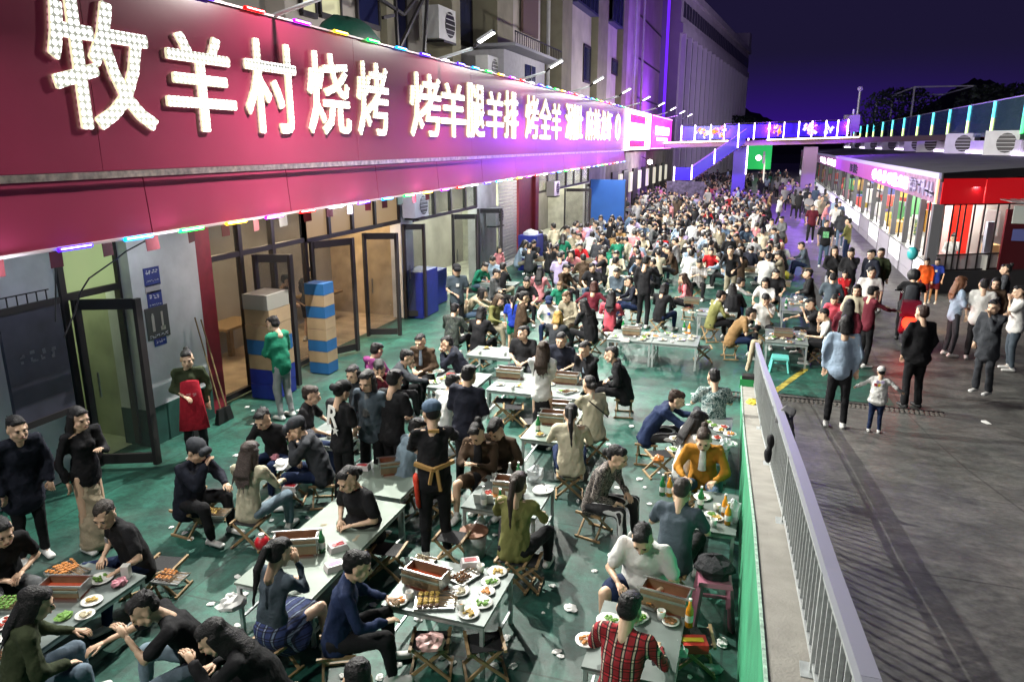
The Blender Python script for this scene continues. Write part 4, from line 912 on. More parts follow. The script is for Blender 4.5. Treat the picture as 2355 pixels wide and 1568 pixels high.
# ------------------------------------------------------------------ people: raw limbs -> one skin, clothes as children
class G:                                   # vertex / loop arrays that can be joined and moved quickly
    def __init__(s, V=None, L=None, S=None, I=None):
        s.V = np.zeros((0, 3)) if V is None else V; s.L = np.zeros(0, int) if L is None else L
        s.S = np.zeros(0, int) if S is None else S; s.I = np.zeros(0, int) if I is None else I
    def join(s, *os):
        Vs, Ls, Ss, Is = [s.V], [s.L], [s.S], [s.I]; n = len(s.V)
        for o in os:
            if o is None or not len(o.V): continue
            Vs.append(o.V); Ls.append(o.L + n); Ss.append(o.S); Is.append(o.I); n += len(o.V)
        return G(np.concatenate(Vs), np.concatenate(Ls), np.concatenate(Ss), np.concatenate(Is))
    def xf(s, M):
        A = np.array(M); return G(s.V @ A[:3, :3].T + A[:3, 3], s.L, s.S, s.I)
    def mi(s, i): return G(s.V, s.L, s.S, np.full(len(s.S), i))
    def mesh(s, name, mats, smooth=True):
        me = bpy.data.meshes.new(name); me.vertices.add(len(s.V)); me.vertices.foreach_set('co', s.V.astype('f').ravel())
        me.loops.add(len(s.L)); me.loops.foreach_set('vertex_index', s.L.astype('i')); me.polygons.add(len(s.S))
        st = np.concatenate([[0], np.cumsum(s.S)[:-1]]).astype('i'); me.polygons.foreach_set('loop_start', st)
        for m in mats: me.materials.append(m)
        if len(mats) > 1: me.polygons.foreach_set('material_index', s.I.astype('i'))
        me.polygons.foreach_set('use_smooth', np.full(len(s.S), smooth)); me.update(calc_edges=True); me.validate(); return me
def read_mesh(me):
    V = np.empty(len(me.vertices)*3); me.vertices.foreach_get('co', V); L = np.empty(len(me.loops), 'i'); me.loops.foreach_get('vertex_index', L)
    S = np.empty(len(me.polygons), 'i'); me.polygons.foreach_get('loop_total', S); return G(V.reshape(-1, 3), L.astype(int), S.astype(int), np.zeros(len(S), int))
_caps = {}
def cap_topo(n, k):
    if (n, k) in _caps: return _caps[(n, k)]
    rings = []; L = []; S = []
    for end in (0, 1):
        for j in range(k):
            ph = (-math.pi/2 + (j + .5)*(math.pi/2)/k) if end == 0 else ((j + .5)*(math.pi/2)/k); rings.append((end, math.cos(ph), math.sin(ph)))
    R_ = len(rings)
    for j in range(R_ - 1):
        for i in range(n): L += [j*n + i, j*n + (i + 1) % n, (j + 1)*n + (i + 1) % n, (j + 1)*n + i]; S.append(4)
    L += list(range(n - 1, -1, -1)); S.append(n); L += list(range((R_ - 1)*n, R_*n)); S.append(n)
    _caps[(n, k)] = (rings, np.array(L), np.array(S)); return _caps[(n, k)]
def cap(p0, p1, r0, r1=None, side=None, n=12, k=3):
    """tapered capsule; radii may be (across, deep) pairs, 'side' is the across direction"""
    p0 = np.array(p0, float); p1 = np.array(p1, float); r1 = r0 if r1 is None else r1
    a0, b0 = r0 if isinstance(r0, tuple) else (r0, r0); a1, b1 = r1 if isinstance(r1, tuple) else (r1, r1)
    d = p1 - p0; Ln = np.linalg.norm(d); d = d/Ln if Ln > 1e-6 else np.array([0, 0, 1.])
    s = np.array(side if side is not None else ((1, 0, 0) if abs(d[0]) < .9 else (0, 1, 0)), float)
    s = s - d*s.dot(d); s /= np.linalg.norm(s); t = np.cross(d, s)
    rings, L, S = cap_topo(n, k); ang = np.arange(n)*2*math.pi/n; V = []
    for end, c, h in rings:
        a, b_ = (a0, b0) if end == 0 else (a1, b1); o = p0 if end == 0 else p1
        V.append(o + d*h*min(a, b_) + np.outer(np.cos(ang)*a*c, s) + np.outer(np.sin(ang)*b_*c, t))
    return G(np.concatenate(V), L, S, np.zeros(len(S), int))
def ell(c, r):
    g = cap((0, 0, -.001), (0, 0, .001), 1.0, n=12, k=4); return G(g.V*np.array(r) + np.array(c), g.L, g.S, g.I)
def mirror(f): return [f(-1), f(1)]
# batch voxel remesh
JOBS = {}
def job(key, parts, vox, smooth=2, fold=0.0, fseed=0):
    if key not in JOBS: JOBS[key] = dict(raw=G().join(*parts), vox=vox, smooth=smooth, fold=fold, seed=fseed)
    return key
def folds(V, N, amp, seed):
    rs = np.random.RandomState(seed); h = np.zeros(len(V)); W_ = V + .04*np.sin(V[:, [1, 2, 0]]*14 + rs.rand(3)*6)
    for fr, am in ((13, 1.0), (24, .8), (44, .45)):
        for _ in range(3):
            k = rs.randn(3)*fr*np.array([1, 1, .75]); h += am*(1 - 2*np.abs(np.sin(W_ @ k*.5 + rs.rand()*6)))/3
    return V + N*(h*amp)[:, None]
def run_jobs():
    todo = [(k, j) for k, j in JOBS.items() if 'out' not in j]; tmp = []
    for k, j in todo:
        o = bpy.data.objects.new('tmp', j['raw'].mesh('tmp', [])); COL.objects.link(o); m = o.modifiers.new('r', 'REMESH'); m.mode = 'VOXEL'; m.voxel_size = j['vox']; m.adaptivity = 0
        if j['smooth']: s = o.modifiers.new('s', 'SMOOTH'); s.factor = .5; s.iterations = j['smooth']
        tmp.append(o)
    bpy.context.view_layer.update(); dg = bpy.context.evaluated_depsgraph_get()
    for (k, j), o in zip(todo, tmp):
        me = bpy.data.meshes.new_from_object(o.evaluated_get(dg)); g = read_mesh(me)
        if j['fold']:
            N = np.empty(len(me.vertices)*3); me.vertices.foreach_get('normal', N); g.V = folds(g.V, N.reshape(-1, 3), j['fold'], j['seed'])
        j['out'] = g; bpy.data.meshes.remove(me)
    for o in tmp: d = o.data; bpy.data.objects.remove(o); bpy.data.meshes.remove(d)
skin_m = mat('skin', (.60, .40, .275), .5, noise=.1, nscale=9, bump=.05)
lip_m = mat('lips', (.30, .10, .085), .5); eye_m = mat('dark_eyes', (.02, .015, .012), .25); 
hair_m = mat('hair', (.012, .010, .010), .55, spec=.3, objcol=True, noise=.3, nscale=30, bump=.6, bscale=90)
cloth_m = mat('plain_cloth', (.1, .1, .1), .85, spec=.2, objcol=True, noise=.14, nscale=7, bump=.7, bscale=15)
shoe_m = mat('shoe_material', (.5, .5, .5), .6, objcol=True, noise=.1)
def pattern(name, kind):
    if name in MATS: return MATS[name]
    m = bpy.data.materials.new(name); m.use_nodes = True; nt = m.node_tree; b = nt.nodes['Principled BSDF']; b.inputs['Roughness'].default_value = .85
    N = lambda t: nt.nodes.new(t); K = nt.links.new; tc = N('ShaderNodeTexCoord'); out = None
    def ramp(src, stops, interp='CONSTANT'):
        r = N('ShaderNodeValToRGB'); r.color_ramp.interpolation = interp; e = r.color_ramp.elements
        while len(e) < len(stops): e.new(.5)
        for el, (p, c) in zip(e, stops): el.position = p; el.color = (*c, 1)
        K(src, r.inputs[0]); return r.outputs[0]
    def wave(axis, scale):
        w = N('ShaderNodeTexWave'); w.bands_direction = axis; w.inputs['Scale'].default_value = scale; w.inputs['Distortion'].default_value = .35; w.inputs['Detail'].default_value = 1; K(tc.outputs['Object'], w.inputs['Vector']); return w.outputs['Fac']
    if kind in ('redplaid', 'blueplaid', 'whiteplaid'):
        c = {'redplaid': ((.30, .012, .02), (.02, .005, .01), (.5, .38, .3)), 'blueplaid': ((.02, .035, .12), (.008, .012, .04), (.15, .2, .3)), 'whiteplaid': ((.5, .5, .5), (.1, .1, .11), (.6, .6, .6))}[kind]
        a = ramp(wave('X', 4.2), [(0, c[0]), (.62, c[1]), (.93, c[2])]); z = ramp(wave('Z', 4.2), [(0, (1, 1, 1)), (.62, (.25, .2, .2)), (.93, (1.6, 1.4, 1.3))])
        mx = N('ShaderNodeMix'); mx.data_type = 'RGBA'; mx.blend_type = 'MULTIPLY'; mx.inputs[0].default_value = .85; K(a, mx.inputs[6]); K(z, mx.inputs[7]); out = mx.outputs[2]
    elif kind in ('floral', 'zebra', 'camo'):
        n = N('ShaderNodeTexNoise'); n.inputs['Scale'].default_value = {'floral': 17, 'zebra': 20, 'camo': 12}[kind]; n.inputs['Detail'].default_value = 2; n.inputs['Distortion'].default_value = 1.8 if kind != 'camo' else .5; K(tc.outputs['Object'], n.inputs['Vector'])
        cs = {'floral': [(0, (.03, .07, .07)), (.44, (.16, .24, .24)), (.52, (.45, .48, .46)), (.6, (.05, .10, .10))], 'zebra': [(0, (.02, .018, .02)), (.45, (.26, .22, .19)), (.5, (.02, .018, .02)), (.57, (.22, .19, .17))], 'camo': [(0, (.025, .035, .03)), (.45, (.05, .06, .05)), (.55, (.012, .016, .014)), (.6, (.03, .03, .03))]}[kind]
        out = ramp(n.outputs['Fac'], cs)
    elif kind == 'stripes': out = ramp(wave('X', 5), [(0, (.012, .012, .014)), (.94, (.55, .55, .55))])
    elif kind == 'denim':
        n = N('ShaderNodeTexNoise'); n.inputs['Scale'].default_value = 5; n.inputs['Detail'].default_value = 6; K(tc.outputs['Object'], n.inputs['Vector']); out = ramp(n.outputs['Fac'], [(.3, (.05, .08, .12)), (.7, (.16, .22, .28))], 'LINEAR')
    K(out, b.inputs['Base Color'])
    n2 = N('ShaderNodeTexNoise'); n2.inputs['Scale'].default_value = 16; K(tc.outputs['Object'], n2.inputs['Vector']); bp = N('ShaderNodeBump'); bp.inputs['Strength'].default_value = .6; bp.inputs['Distance'].default_value = .02; K(n2.outputs['Fac'], bp.inputs['Height']); K(bp.outputs[0], b.inputs['Normal'])
    MATS[name] = m; return m
C = dict(blk=(.012, .012, .014), ink=(.012, .014, .024), navy=(.012, .022, .062), dgr=(.035, .038, .045), gry=(.11, .115, .12), lgr=(.28, .28, .29), wht=(.62, .62, .60), crm=(.50, .46, .34), bei=(.36, .30, .21), brn=(.055, .035, .022), tan=(.20, .12, .05),
         mus=(.36, .16, .02), olv=(.16, .16, .055), dol=(.035, .045, .022), grn=(.015, .17, .10), dgn=(.02, .06, .03), red=(.40, .015, .02), mar=(.10, .012, .022), pnk=(.52, .20, .22), hot=(.62, .10, .14), lil=(.40, .33, .52), pur=(.16, .03, .12), lbl=(.26, .34, .44), jea=(.07, .11, .17), ljn=(.17, .23, .28), khk=(.28, .25, .18),
         org=(.62, .10, .02), blu=(.02, .05, .38), yel=(.55, .38, .03), slt=(.06, .08, .10))
# --- heads and hair, made once
def head_parts(w=1.0):
    P = [ell((0, -.012, .028), (.077, .096, .088)), ell((0, .022, -.028), (.061, .072, .084)), ell((0, .056, -.083), (.033*w, .03, .026)), cap((0, .088, .006), (0, .109, -.027), .009, .0145), cap((-.038, .079, .021), (.038, .079, .021), .0125),
         cap((-.017, .09, -.055), (.017, .09, -.055), .0095), cap((0, -.015, -.06), (0, -.035, -.19), .052, .056)]
    for s in (-1, 1): P += [ell((s*.037, .052, -.033), (.028, .032, .032)), ell((s*.077, -.008, -.012), (.011, .021, .031)), cap((s*.05, .02, -.06), (s*.03, .05, -.085), .026*w, .022)]
    return P
job('head', head_parts(1.0), .0088, 2); job('headw', head_parts(.9), .0088, 2); job('headm', head_parts(1.0), .014, 1); job('headfar', head_parts(1.0), .02, 1)
face_bits = G()
for s in (-1, 1):
    face_bits = face_bits.join(ell((s*.031, .0885, .001), (.0135, .006, .0048)).mi(2), cap((s*.018, .096, .018), (s*.046, .087, .020), .0035, n=6, k=2).mi(2))
face_bits = face_bits.join(cap((-.016, .0995, -.056), (.016, .0995, -.056), .0048, n=6, k=2).mi(1), cap((-.005, .118, -.034), (.005, .118, -.034), .003, n=6, k=2).mi(2))
base_hair = lambda f=1.0: [ell((0, -.026, .045), (.085*f, .098*f, .083*f)), ell((0, -.055, .0), (.079*f, .062*f, .07)), cap((-.05, .052, .072), (.05, .052, .072), .022), ell((0, .022, .080), (.070, .062, .046))]
tri = lambda n: [cap((math.sin(a)*.06, -.03 + math.cos(a)*.07, .085), (math.sin(a)*.072, -.03 + math.cos(a)*.084, .098), .018, .008, n=6, k=2) for a in np.linspace(0, 6.28, n)]
HAIR = {'short': base_hair() + tri(11), 'crop': [ell((0, -.016, .040), (.089, .101, .092)), ell((0, -.055, .0), (.073, .054, .06))],
        'messy': base_hair(1.05) + tri(17) + [cap((-.04, .08, .07), (-.01, .097, .045), .018, .008), cap((.04, .08, .07), (.025, .098, .05), .018, .008)],
        'bob': base_hair(1.03) + [cap((s*.074, -.015, .03), (s*.077, .005, -.10), (.030, .055), (.024, .05)) for s in (-1, 1)] + [cap((0, -.08, .0), (0, -.085, -.10), (.075, .035), (.072, .03))],
        'long': base_hair(1.03) + [cap((s*.072, -.02, .03), (s*.082, -.03, -.16), (.030, .055), (.022, .045)) for s in (-1, 1)] + [cap((0, -.08, .0), (0, -.115, -.22), (.085, .04), (.095, .034))] + [cap((x, -.105, -.18), (x*1.25 + .01*math.sin(x*90), -.125, -.36 - .05*math.cos(x*60)), (.022, .02), (.009, .008)) for x in (-.08, -.055, -.03, -.005, .02, .045, .07)],
        'pony': base_hair() + [ell((0, -.125, .05), (.03, .03, .03)), cap((0, -.14, .045), (.0, -.185, -.10), .034, .036), cap((0, -.185, -.10), (.015, -.185, -.36), .036, .012)],
        'bun': base_hair() + [ell((0, -.11, .10), (.042, .042, .04))], 'lowbun': base_hair() + [ell((0, -.135, -.02), (.045, .038, .045))]}
for k, P in HAIR.items(): job('hair_' + k, P, .0085, 1, .007, 3); job('hairfar_' + k, P, .022, 1)
job('cap', [ell((0, -.018, .062), (.094, .108, .076)), cap((-.035, .105, .048), (.035, .105, .048), (.04, .045), (.04, .045), side=(0, 1, 0))], .009, 2)
job('helmet', [ell((0, -.01, .03), (.125, .14, .13))], .012, 2)
def shoe_parts(): return [cap((0, -.075, .04), (0, .12, .032), (.045, .038), (.048, .030), side=(1, 0, 0)), cap((0, -.06, .05), (0, -.03, .10), .04, .042)]
job('shoe', shoe_parts(), .012, 1)
def rotx(a): c, s = math.cos(a), math.sin(a); return np.array([[1, 0, 0], [0, c, -s], [0, s, c]])
def rotz(a): c, s = math.cos(a), math.sin(a); return np.array([[c, -s, 0], [s, c, 0], [0, 0, 1]])
def ik(S, T, a, b, pole):
    d = T - S; D = np.linalg.norm(d); D2 = min(D, (a + b)*.985); u = d/max(D, 1e-6); T = S + u*D2
    x = (a*a - b*b + D2*D2)/(2*D2); h = math.sqrt(max(a*a - x*x, 1e-5)); p = pole - u*pole.dot(u); p /= np.linalg.norm(p) + 1e-9
    return S + u*x + p*h, T
def solve(kind, lean, nod, turn, aL, aR, spread, seatz, twist=0.0):
    J = {}; L_ = R(lean); dr = lambda a: np.array([0, math.sin(a), math.cos(a)])
    sit = kind in ('sit', 'squat')
    P = np.array([0, 0, seatz + .09]) if sit else np.array([0, 0, .93]); J['P'] = P
    J['W'] = P + dr(L_*.6)*.17; J['Ch'] = J['W'] + dr(L_)*.19; J['N'] = J['Ch'] + dr(L_*1.2)*.17
    J['H'] = J['N'] + dr(L_*1.0 + R(nod)*.35)*.135 + np.array([0, .016, 0]); sc = J['N'] - dr(L_*1.2)*.045
    tw = rotz(R(twist))
    for s, nm in ((-1, 'L'), (1, 'R')):
        J['S' + nm] = sc + tw @ np.array([s*.178, -.01, 0])
        hip = P + np.array([s*.09, 0, -.02]); J['hip' + nm] = hip
        if sit:
            kn = np.array([s*spread, .40 if kind == 'sit' else .36, seatz + (.13 if seatz < .42 else .08)]); v = kn - hip; kn = hip + v/np.linalg.norm(v)*.42
            an = np.array([kn[0]*.92, kn[1] + (.04 if kind == 'sit' else -.1), .085]); v = an - kn; 
            an = kn + v/np.linalg.norm(v)*min(np.linalg.norm(v), .42); an[2] = .085
        else:
            st = {'stand': 0, 'walk': s*.20}.get(kind, 0); kn = hip + np.array([s*.01, st*.55 + .03, -.42]); an = np.array([s*.115, st + (-.02 if st <= 0 else 0), .085])
        J['K' + nm] = kn; J['A' + nm] = an
        arm = aL if s < 0 else aR; Sh = J['S' + nm]; H = J['H']
        T = {'lap': np.array([s*.09, .27, seatz + .25]) if sit else Sh + np.array([-s*.10, .20, -.34]), 'table': np.array([s*.17, .42, max(.62, J['N'][2] - .38)]), 'face': H + np.array([s*.04, .15, -.15]), 'chin': H + np.array([s*.02, .08, -.17]),
             'phone': np.array([s*.06, J['N'][1] + .24, J['N'][2] - .20]), 'down': Sh + np.array([s*.05, .03, -.50]), 'reach': Sh + np.array([s*.02, .46, -.18]), 'far': Sh + np.array([s*.05, .50, -.02]), 'knee': kn + np.array([-s*.02, -.08, .09]),
             'cross': Sh + np.array([-s*.25, .20, -.25]), 'out': Sh + np.array([s*.33, .16, -.30]), 'hip': P + np.array([s*.20, .0, .08]), 'up': H + np.array([s*.06, .08, .02])}[arm]
        E_, Wr = ik(Sh, T, .275, .245, np.array([s*.75, -.45, -.65]) if arm not in ('face', 'chin', 'up', 'phone') else np.array([s*.35, .15, -1.0])); J['E' + nm] = E_; J['Wr' + nm] = Wr
    J['hr'] = rotz(R(turn)) @ rotx(-R(nod)); return J
def hand(Wr, E_, s, curl=.5, fine=True):
    d = Wr - E_; d /= np.linalg.norm(d); side = np.cross(d, np.array([0, 0, 1.])); side /= np.linalg.norm(side) + 1e-9; up = np.cross(side, d)
    out = [cap(Wr, Wr + d*.075, (.028, .017), (.037, .014), side=side, n=8, k=2)]
    if fine:
        for i, (o, l) in enumerate(((-.028, .062), (-.009, .074), (.010, .070), (.028, .054))):
            a = Wr + d*.075 + side*o; b_ = a + (d*.9 - up*curl*.6)*l*.55; c = b_ + (d*.45 - up*curl*1.3)*l*.5; out += [cap(a, b_, .0095, .0085, n=6, k=2), cap(b_, c, .0085, .0065, n=6, k=2)]
        a = Wr + d*.025 - side*s*.03; b_ = a + d*.03 - side*s*.022 - up*.012; out += [cap(a, b_, .012, .010, n=6, k=2), cap(b_, b_ + d*.032 - up*.012, .010, .007, n=6, k=2)]
    else: out.append(cap(Wr + d*.07, Wr + d*.12 - up*.03, (.034, .012), (.026, .010), side=side, n=8, k=2))
    return out
def person_geo(key, kind, lean, nod, turn, aL, aR, spread, seatz, top, bot, g, fine, vox):
    J = solve(kind, lean, nod, turn, aL, aR, spread, seatz); X = (1, 0, 0); arr = lambda p: np.array(p)
    P, W_, Ch, N_, H = J['P'], J['W'], J['Ch'], J['N'], J['H']; up = (N_ - Ch)/np.linalg.norm(N_ - Ch); fem = top[-1:] == 'f'
    lg = .84 if bot in ('trousers', 'jeans', 'wide') else 1.0; am_ = .84 if top.rstrip('f') in ('long', 'hood', 'coat') else 1.0; g0 = g; g = g*.94
    body = [cap(P, W_, (.11*g, .075*g), (.10*g, .07*g), side=X), cap(W_, Ch, (.10*g, .07*g), (.115*g, .075*g), side=X), cap(Ch, N_ - up*.07, (.11*g, .07), (.09, .05), side=X), cap(N_ - up*.03, H - arr((0, .01, .05)), .046, .048), cap(J['SL'], J['SR'], .045, .045)]
    for nm, s in (('L', -1), ('R', 1)):
        q = .5 + g/2
        body += [cap(J['S' + nm], J['E' + nm], .045*q*am_, .037*q*am_), cap(J['E' + nm], J['Wr' + nm], .037*q*am_, .025), cap(J['hip' + nm], J['K' + nm], .078*g*lg, .054*q*lg), cap(J['K' + nm], J['K' + nm] + (J['A' + nm] - J['K' + nm])*.4, .052*q*lg, .053*q*lg), cap(J['K' + nm] + (J['A' + nm] - J['K' + nm])*.4, J['A' + nm], .053*q*lg, .034), cap(J['A' + nm] - arr((0, .02, .03)), J['A' + nm] + arr((0, .10, -.05)), .032, .028)]
    job(key + 'b', body, vox, 2); g = g0
    t = []; k = top.rstrip('f'); e = {'tee': .026, 'long': .020, 'hood': .036, 'coat': .040, 'tank': .016}[k]; fg = g*(.93 if fem else 1.0)
    hem = P - arr((0, .0, .05)) if k != 'coat' else P - arr((0, 0, .10))
    if kind in ('stand', 'walk') and k == 'coat': hem = P - arr((0, 0, .22))
    t += [cap(hem, W_, (.168*fg + e, .118*fg + e), (.140*fg + e, .098*fg + e), side=X, n=16), cap(W_, Ch, (.135*fg + e, .098*fg + e), (.152*fg + e*.6, .105*fg + e*.6), side=X, n=16), cap(Ch, N_ - up*.05, (.150*fg + e*.6, .100*g + e*.6), (.125, .075), side=X, n=16), cap(J['SL'], J['SR'], .056 + e*.6, .056 + e*.6), cap(N_ - up*.09, N_ + up*.008, (.095, .085), (.062, .064), side=X)]
    if k in ('hood',): t += [cap(N_ + arr((-.06, -.075, -.02)), N_ + arr((.06, -.075, -.02)), .048, .048), cap(N_ + arr((0, -.08, -.02)), N_ + arr((0, -.11, -.11)), .06, .03)]
    if k == 'coat': t += [cap(N_ + arr((-.05, .0, .0)), N_ + arr((.05, .0, .0)), (.03, .06), (.03, .06))]
    if fem and not (k == 'coat'): t += [ell(Ch + arr((s*.06, .085*g, .0)), (.05, .045, .05)) for s in (-1, 1)]
    if g > 1.2: t += [ell(P + arr((0, .09*g, .08)), (.15*g, .10*g, .12))]
    for nm, s in (('L', -1), ('R', 1)):
        q = .5 + g/2; S_, E_, Wr = J['S' + nm], J['E' + nm], J['Wr' + nm]
        if k == 'tank': continue
        if k == 'tee': t.append(cap(S_, S_ + (E_ - S_)*.72, .056*q + e*.5, .056*q + e*.5))
        else: t += [cap(S_, E_, .052*q + e*.6, .045*q + e*.6), cap(E_, E_ + (Wr - E_)*.93, .045*q + e*.6, .032*q + e*.45)]
    job(key + 't', t, vox, 2, .012 if k in ('tee', 'tank') else .016, hash_(key))
    b_ = []
    if bot in ('trousers', 'jeans', 'wide'):
        b_ += [cap(P - arr((0, .0, .05)), P + arr((0, 0, .02)), (.134*g, .098*g), (.11*g, .08*g), side=X, n=16)]
        for nm in 'LR':
            w = .07 if bot == 'wide' else .052; b_ += [cap(J['hip' + nm], J['K' + nm], .090*g, .076), cap(J['K' + nm], J['A' + nm] + arr((0, 0, .02)), .076, w + .004)]
    elif bot == 'shorts':
        b_ += [cap(P - arr((0, .0, .05)), P + arr((0, 0, .02)), (.134*g, .098*g), (.11*g, .08*g), side=X, n=16)] + [cap(J['hip' + nm], J['hip' + nm] + (J['K' + nm] - J['hip' + nm])*.72, .10*g, .085*g) for nm in 'LR']
    else:
        zend = .10 if bot == 'longskirt' else .32
        if kind in ('sit', 'squat'):
            b_ += [cap(P, (J['KL'] + J['KR'])/2 + arr((0, -.04, -.01)), (.19, .11), (.20, .08), side=X, n=16), cap(P - arr((0, .02, .02)), arr((0, .12, zend)), (.17, .14), (.27, .22), side=X, n=16)]
        else: b_ += [cap(P - arr((0, 0, .06)), arr((0, .02, zend + .06)), (.125, .095), (.21, .19), side=X, n=18, k=2), cap(P - arr((0, 0, .05)), P - arr((0, 0, .2)), (.125, .09), (.155, .125), side=X)]
    job(key + 'p', b_, vox, 2, .008 if 'skirt' not in bot else .013, hash_(key) + 1)
    return J
def hash_(s): return sum(ord(c)*(i + 1) for i, c in enumerate(s)) % 9973
JC = {}
PEOPLE = []
def plan(pos, az, kind='sit', top=('tee', 'blk'), bot=('trousers', 'blk'), hair='short', arms=('table', 'table'), lean=14, nod=22, turn=0, g=1.0, s=1.0, spread=.17, seatz=.33, label='', group=None, hc=None, cap_=None, shoe='wht', extra=None, fine=True, vox=.02, headpx=None, z0=0.0, name='person', cat='person', hatback=False, helmet=None):
    if headpx is None or headpx[1] < 775: vox = .032
    else: vox = .024
    key = '%s_%d_%d_%d_%s_%s_%d_%d_%s_%s_%d_%.3f_' % (kind, lean, nod, 0, arms[0], arms[1], spread*100, seatz*100, top[0], bot[0], g*100, vox)
    if key not in JC: JC[key] = person_geo(key, kind, lean, nod, 0, arms[0], arms[1], spread, seatz, top[0], bot[0], g, fine, vox)
    J = dict(JC[key]); J['hr'] = rotz(R(turn)) @ rotx(-R(nod))
    if headpx:
        z = z0 + J['H'][2]*s; p = at_z(headpx[0], headpx[1], z)
        a = -R(az); off = Matrix.Rotation(a, 3, 'Z') @ Vector((J['H'][0]*s, J['H'][1]*s, 0)); pos = (p.x - off.x, p.y - off.y)
        if pos[0] > wall_x(pos[1]) + .3 and pos[1] < 14 and z0 > 0:
            for _ in range(12): z0 = ramp_z(pos[1]); p = at_z(headpx[0], headpx[1], z0 + J['H'][2]*s); pos = (p.x - off.x, p.y - off.y)
    PEOPLE.append(dict(key=key, J=J, pos=(pos[0], pos[1], z0), az=az, top=top, bot=bot, hair=hair, s=s, label=label, group=group, hc=hc, cap_=cap_, shoe=shoe, extra=extra, far=vox > .03, fine=fine, turn=turn, nod=nod, kind=kind, hatback=hatback, helmet=helmet, arms=arms))
    return PEOPLE[-1]
SH = {}
def shared(key, name, mats, fn=None):
    if key not in SH: SH[key] = (fn() if fn else JOBS[key]['out']).mesh(name, mats)
    return SH[key]
PATT = {'redplaid': 'red tartan cloth', 'blueplaid': 'blue tartan cloth', 'whiteplaid': 'white checked cloth', 'floral': 'floral cloth', 'zebra': 'animal print cloth', 'camo': 'dark camouflage cloth', 'stripes': 'side striped cloth', 'denim': 'denim cloth'}
def cloth_obj(name, key, col, parent):
    if col in PATT:
        me = shared(key + col, name, [pattern(PATT[col], col)], lambda: JOBS[key]['out']); return put(name, me, parent)
    return put(name, shared(key, name, [cloth_m]), parent, color=C[col])
def make_person(p):
    J = p['J']; r = put('person', None, None, p['pos'], -R(p['az'])); r.scale = (p['s'],)*3
    tag(r, p['label'], 'person', p['group'])
    hm = Matrix.Translation(J['H']) @ Matrix([list(x) for x in J['hr']]).to_4x4() @ Matrix.Scale(1.13, 4)
    bk = p['key'] + 'b%d_%d' % (p['turn'], p['fine'])
    def bodymesh():
        g_ = JOBS[p['key'] + 'b']['out'].mi(0)
        hands = []
        for nm, s in (('L', -1), ('R', 1)): hands += hand(J['Wr' + nm], J['E' + nm], s, .6, p['fine'])
        return g_.join(*[h.mi(0) for h in hands], JOBS['headm' if p['far'] else 'headw' if p['hair'] in ('long', 'bob', 'pony', 'bun', 'lowbun') else 'head']['out'].mi(0).xf(hm), face_bits.xf(hm))
    if p['hair'] in ('long', 'bob', 'pony', 'bun', 'lowbun'): bk += 'w'
    put('body', shared(bk, 'body', [skin_m, lip_m, eye_m], bodymesh), r)
    cloth_obj({'hood': 'jacket', 'coat': 'coat', 'tee': 'shirt', 'long': 'sweater', 'tank': 'vest'}[p['top'][0].rstrip('f')], p['key'] + 't', p['top'][1], r)
    cloth_obj('skirt' if 'skirt' in p['bot'][0] else 'trousers' if p['bot'][0] != 'shorts' else 'shorts', p['key'] + 'p', p['bot'][1], r)
    if p['hair'] != 'none':
        h = put('hair', shared('hair_' + p['hair'], 'hair', [hair_m]), r, color=p['hc'] or (.010, .009, .010)); h.matrix_local = hm
    if p['cap_']:
        h = put('cap', shared('cap', 'cap', [cloth_m]), r, color=C[p['cap_']]); h.matrix_local = hm @ Matrix.Rotation(math.pi if p['hatback'] else 0, 4, 'Z')
    if p['helmet']:
        h = put('helmet', shared('helmet', 'helmet', [shoe_m]), r, color=C[p['helmet']]); h.matrix_local = hm
    for nm in 'LR':
        a = J['A' + nm]; o = put('shoe', shared('shoe', 'shoe', [shoe_m]), r, color=C[p['shoe']]); o.location = (a[0], a[1] + .03, 0)
    if p['extra']: p['extra'](r, J)
    return r
# ------------------------------------------------------------------ furniture and food
TH = .52
m_top = mat('steel_table_top', (.16, .19, .18), .5, .25, noise=.15, nscale=5); m_topw = mat('pale_table_top', (.17, .215, .18), .5, .1, noise=.1, nscale=4)
def table(x0, y0, x1, y1, label, pale=False, cx=None, rz=0.0, grp='low metal dining tables'):
    t = thing('dining_table', ((x0 + x1)/2, (y0 + y1)/2, 0), label, 'table', grp, rz); w, d = x1 - x0, y1 - y0
    MB().box((0, 0, TH - .012), (w, d, .024)).build('tabletop', m_topw if pale else m_top, t)
    q = MB()
    for a, b_ in (((-w/2 + .03, -d/2 + .03), (w/2 - .03, -d/2 + .03)), ((-w/2 + .03, d/2 - .03), (w/2 - .03, d/2 - .03)), ((-w/2 + .03, -d/2 + .03), (-w/2 + .03, d/2 - .03)), ((w/2 - .03, -d/2 + .03), (w/2 - .03, d/2 - .03))): q.bar((*a, TH - .045), (*b_, TH - .045), .03, .036)
    q.build('apron_frame', m_galv, t)
    for sx in (-1, 1):
        for sy in (-1, 1): MB().bar((sx*(w/2 - .03), sy*(d/2 - .03), 0), (sx*(w/2 - .03), sy*(d/2 - .03), TH - .03), .034).build('leg', m_galv, t)
        MB().bar((sx*(w/2 - .03), -d/2 + .03, .14), (sx*(w/2 - .03), d/2 - .03, .14), .022).build('stretcher', m_galv, t)
    return t
_st = {}
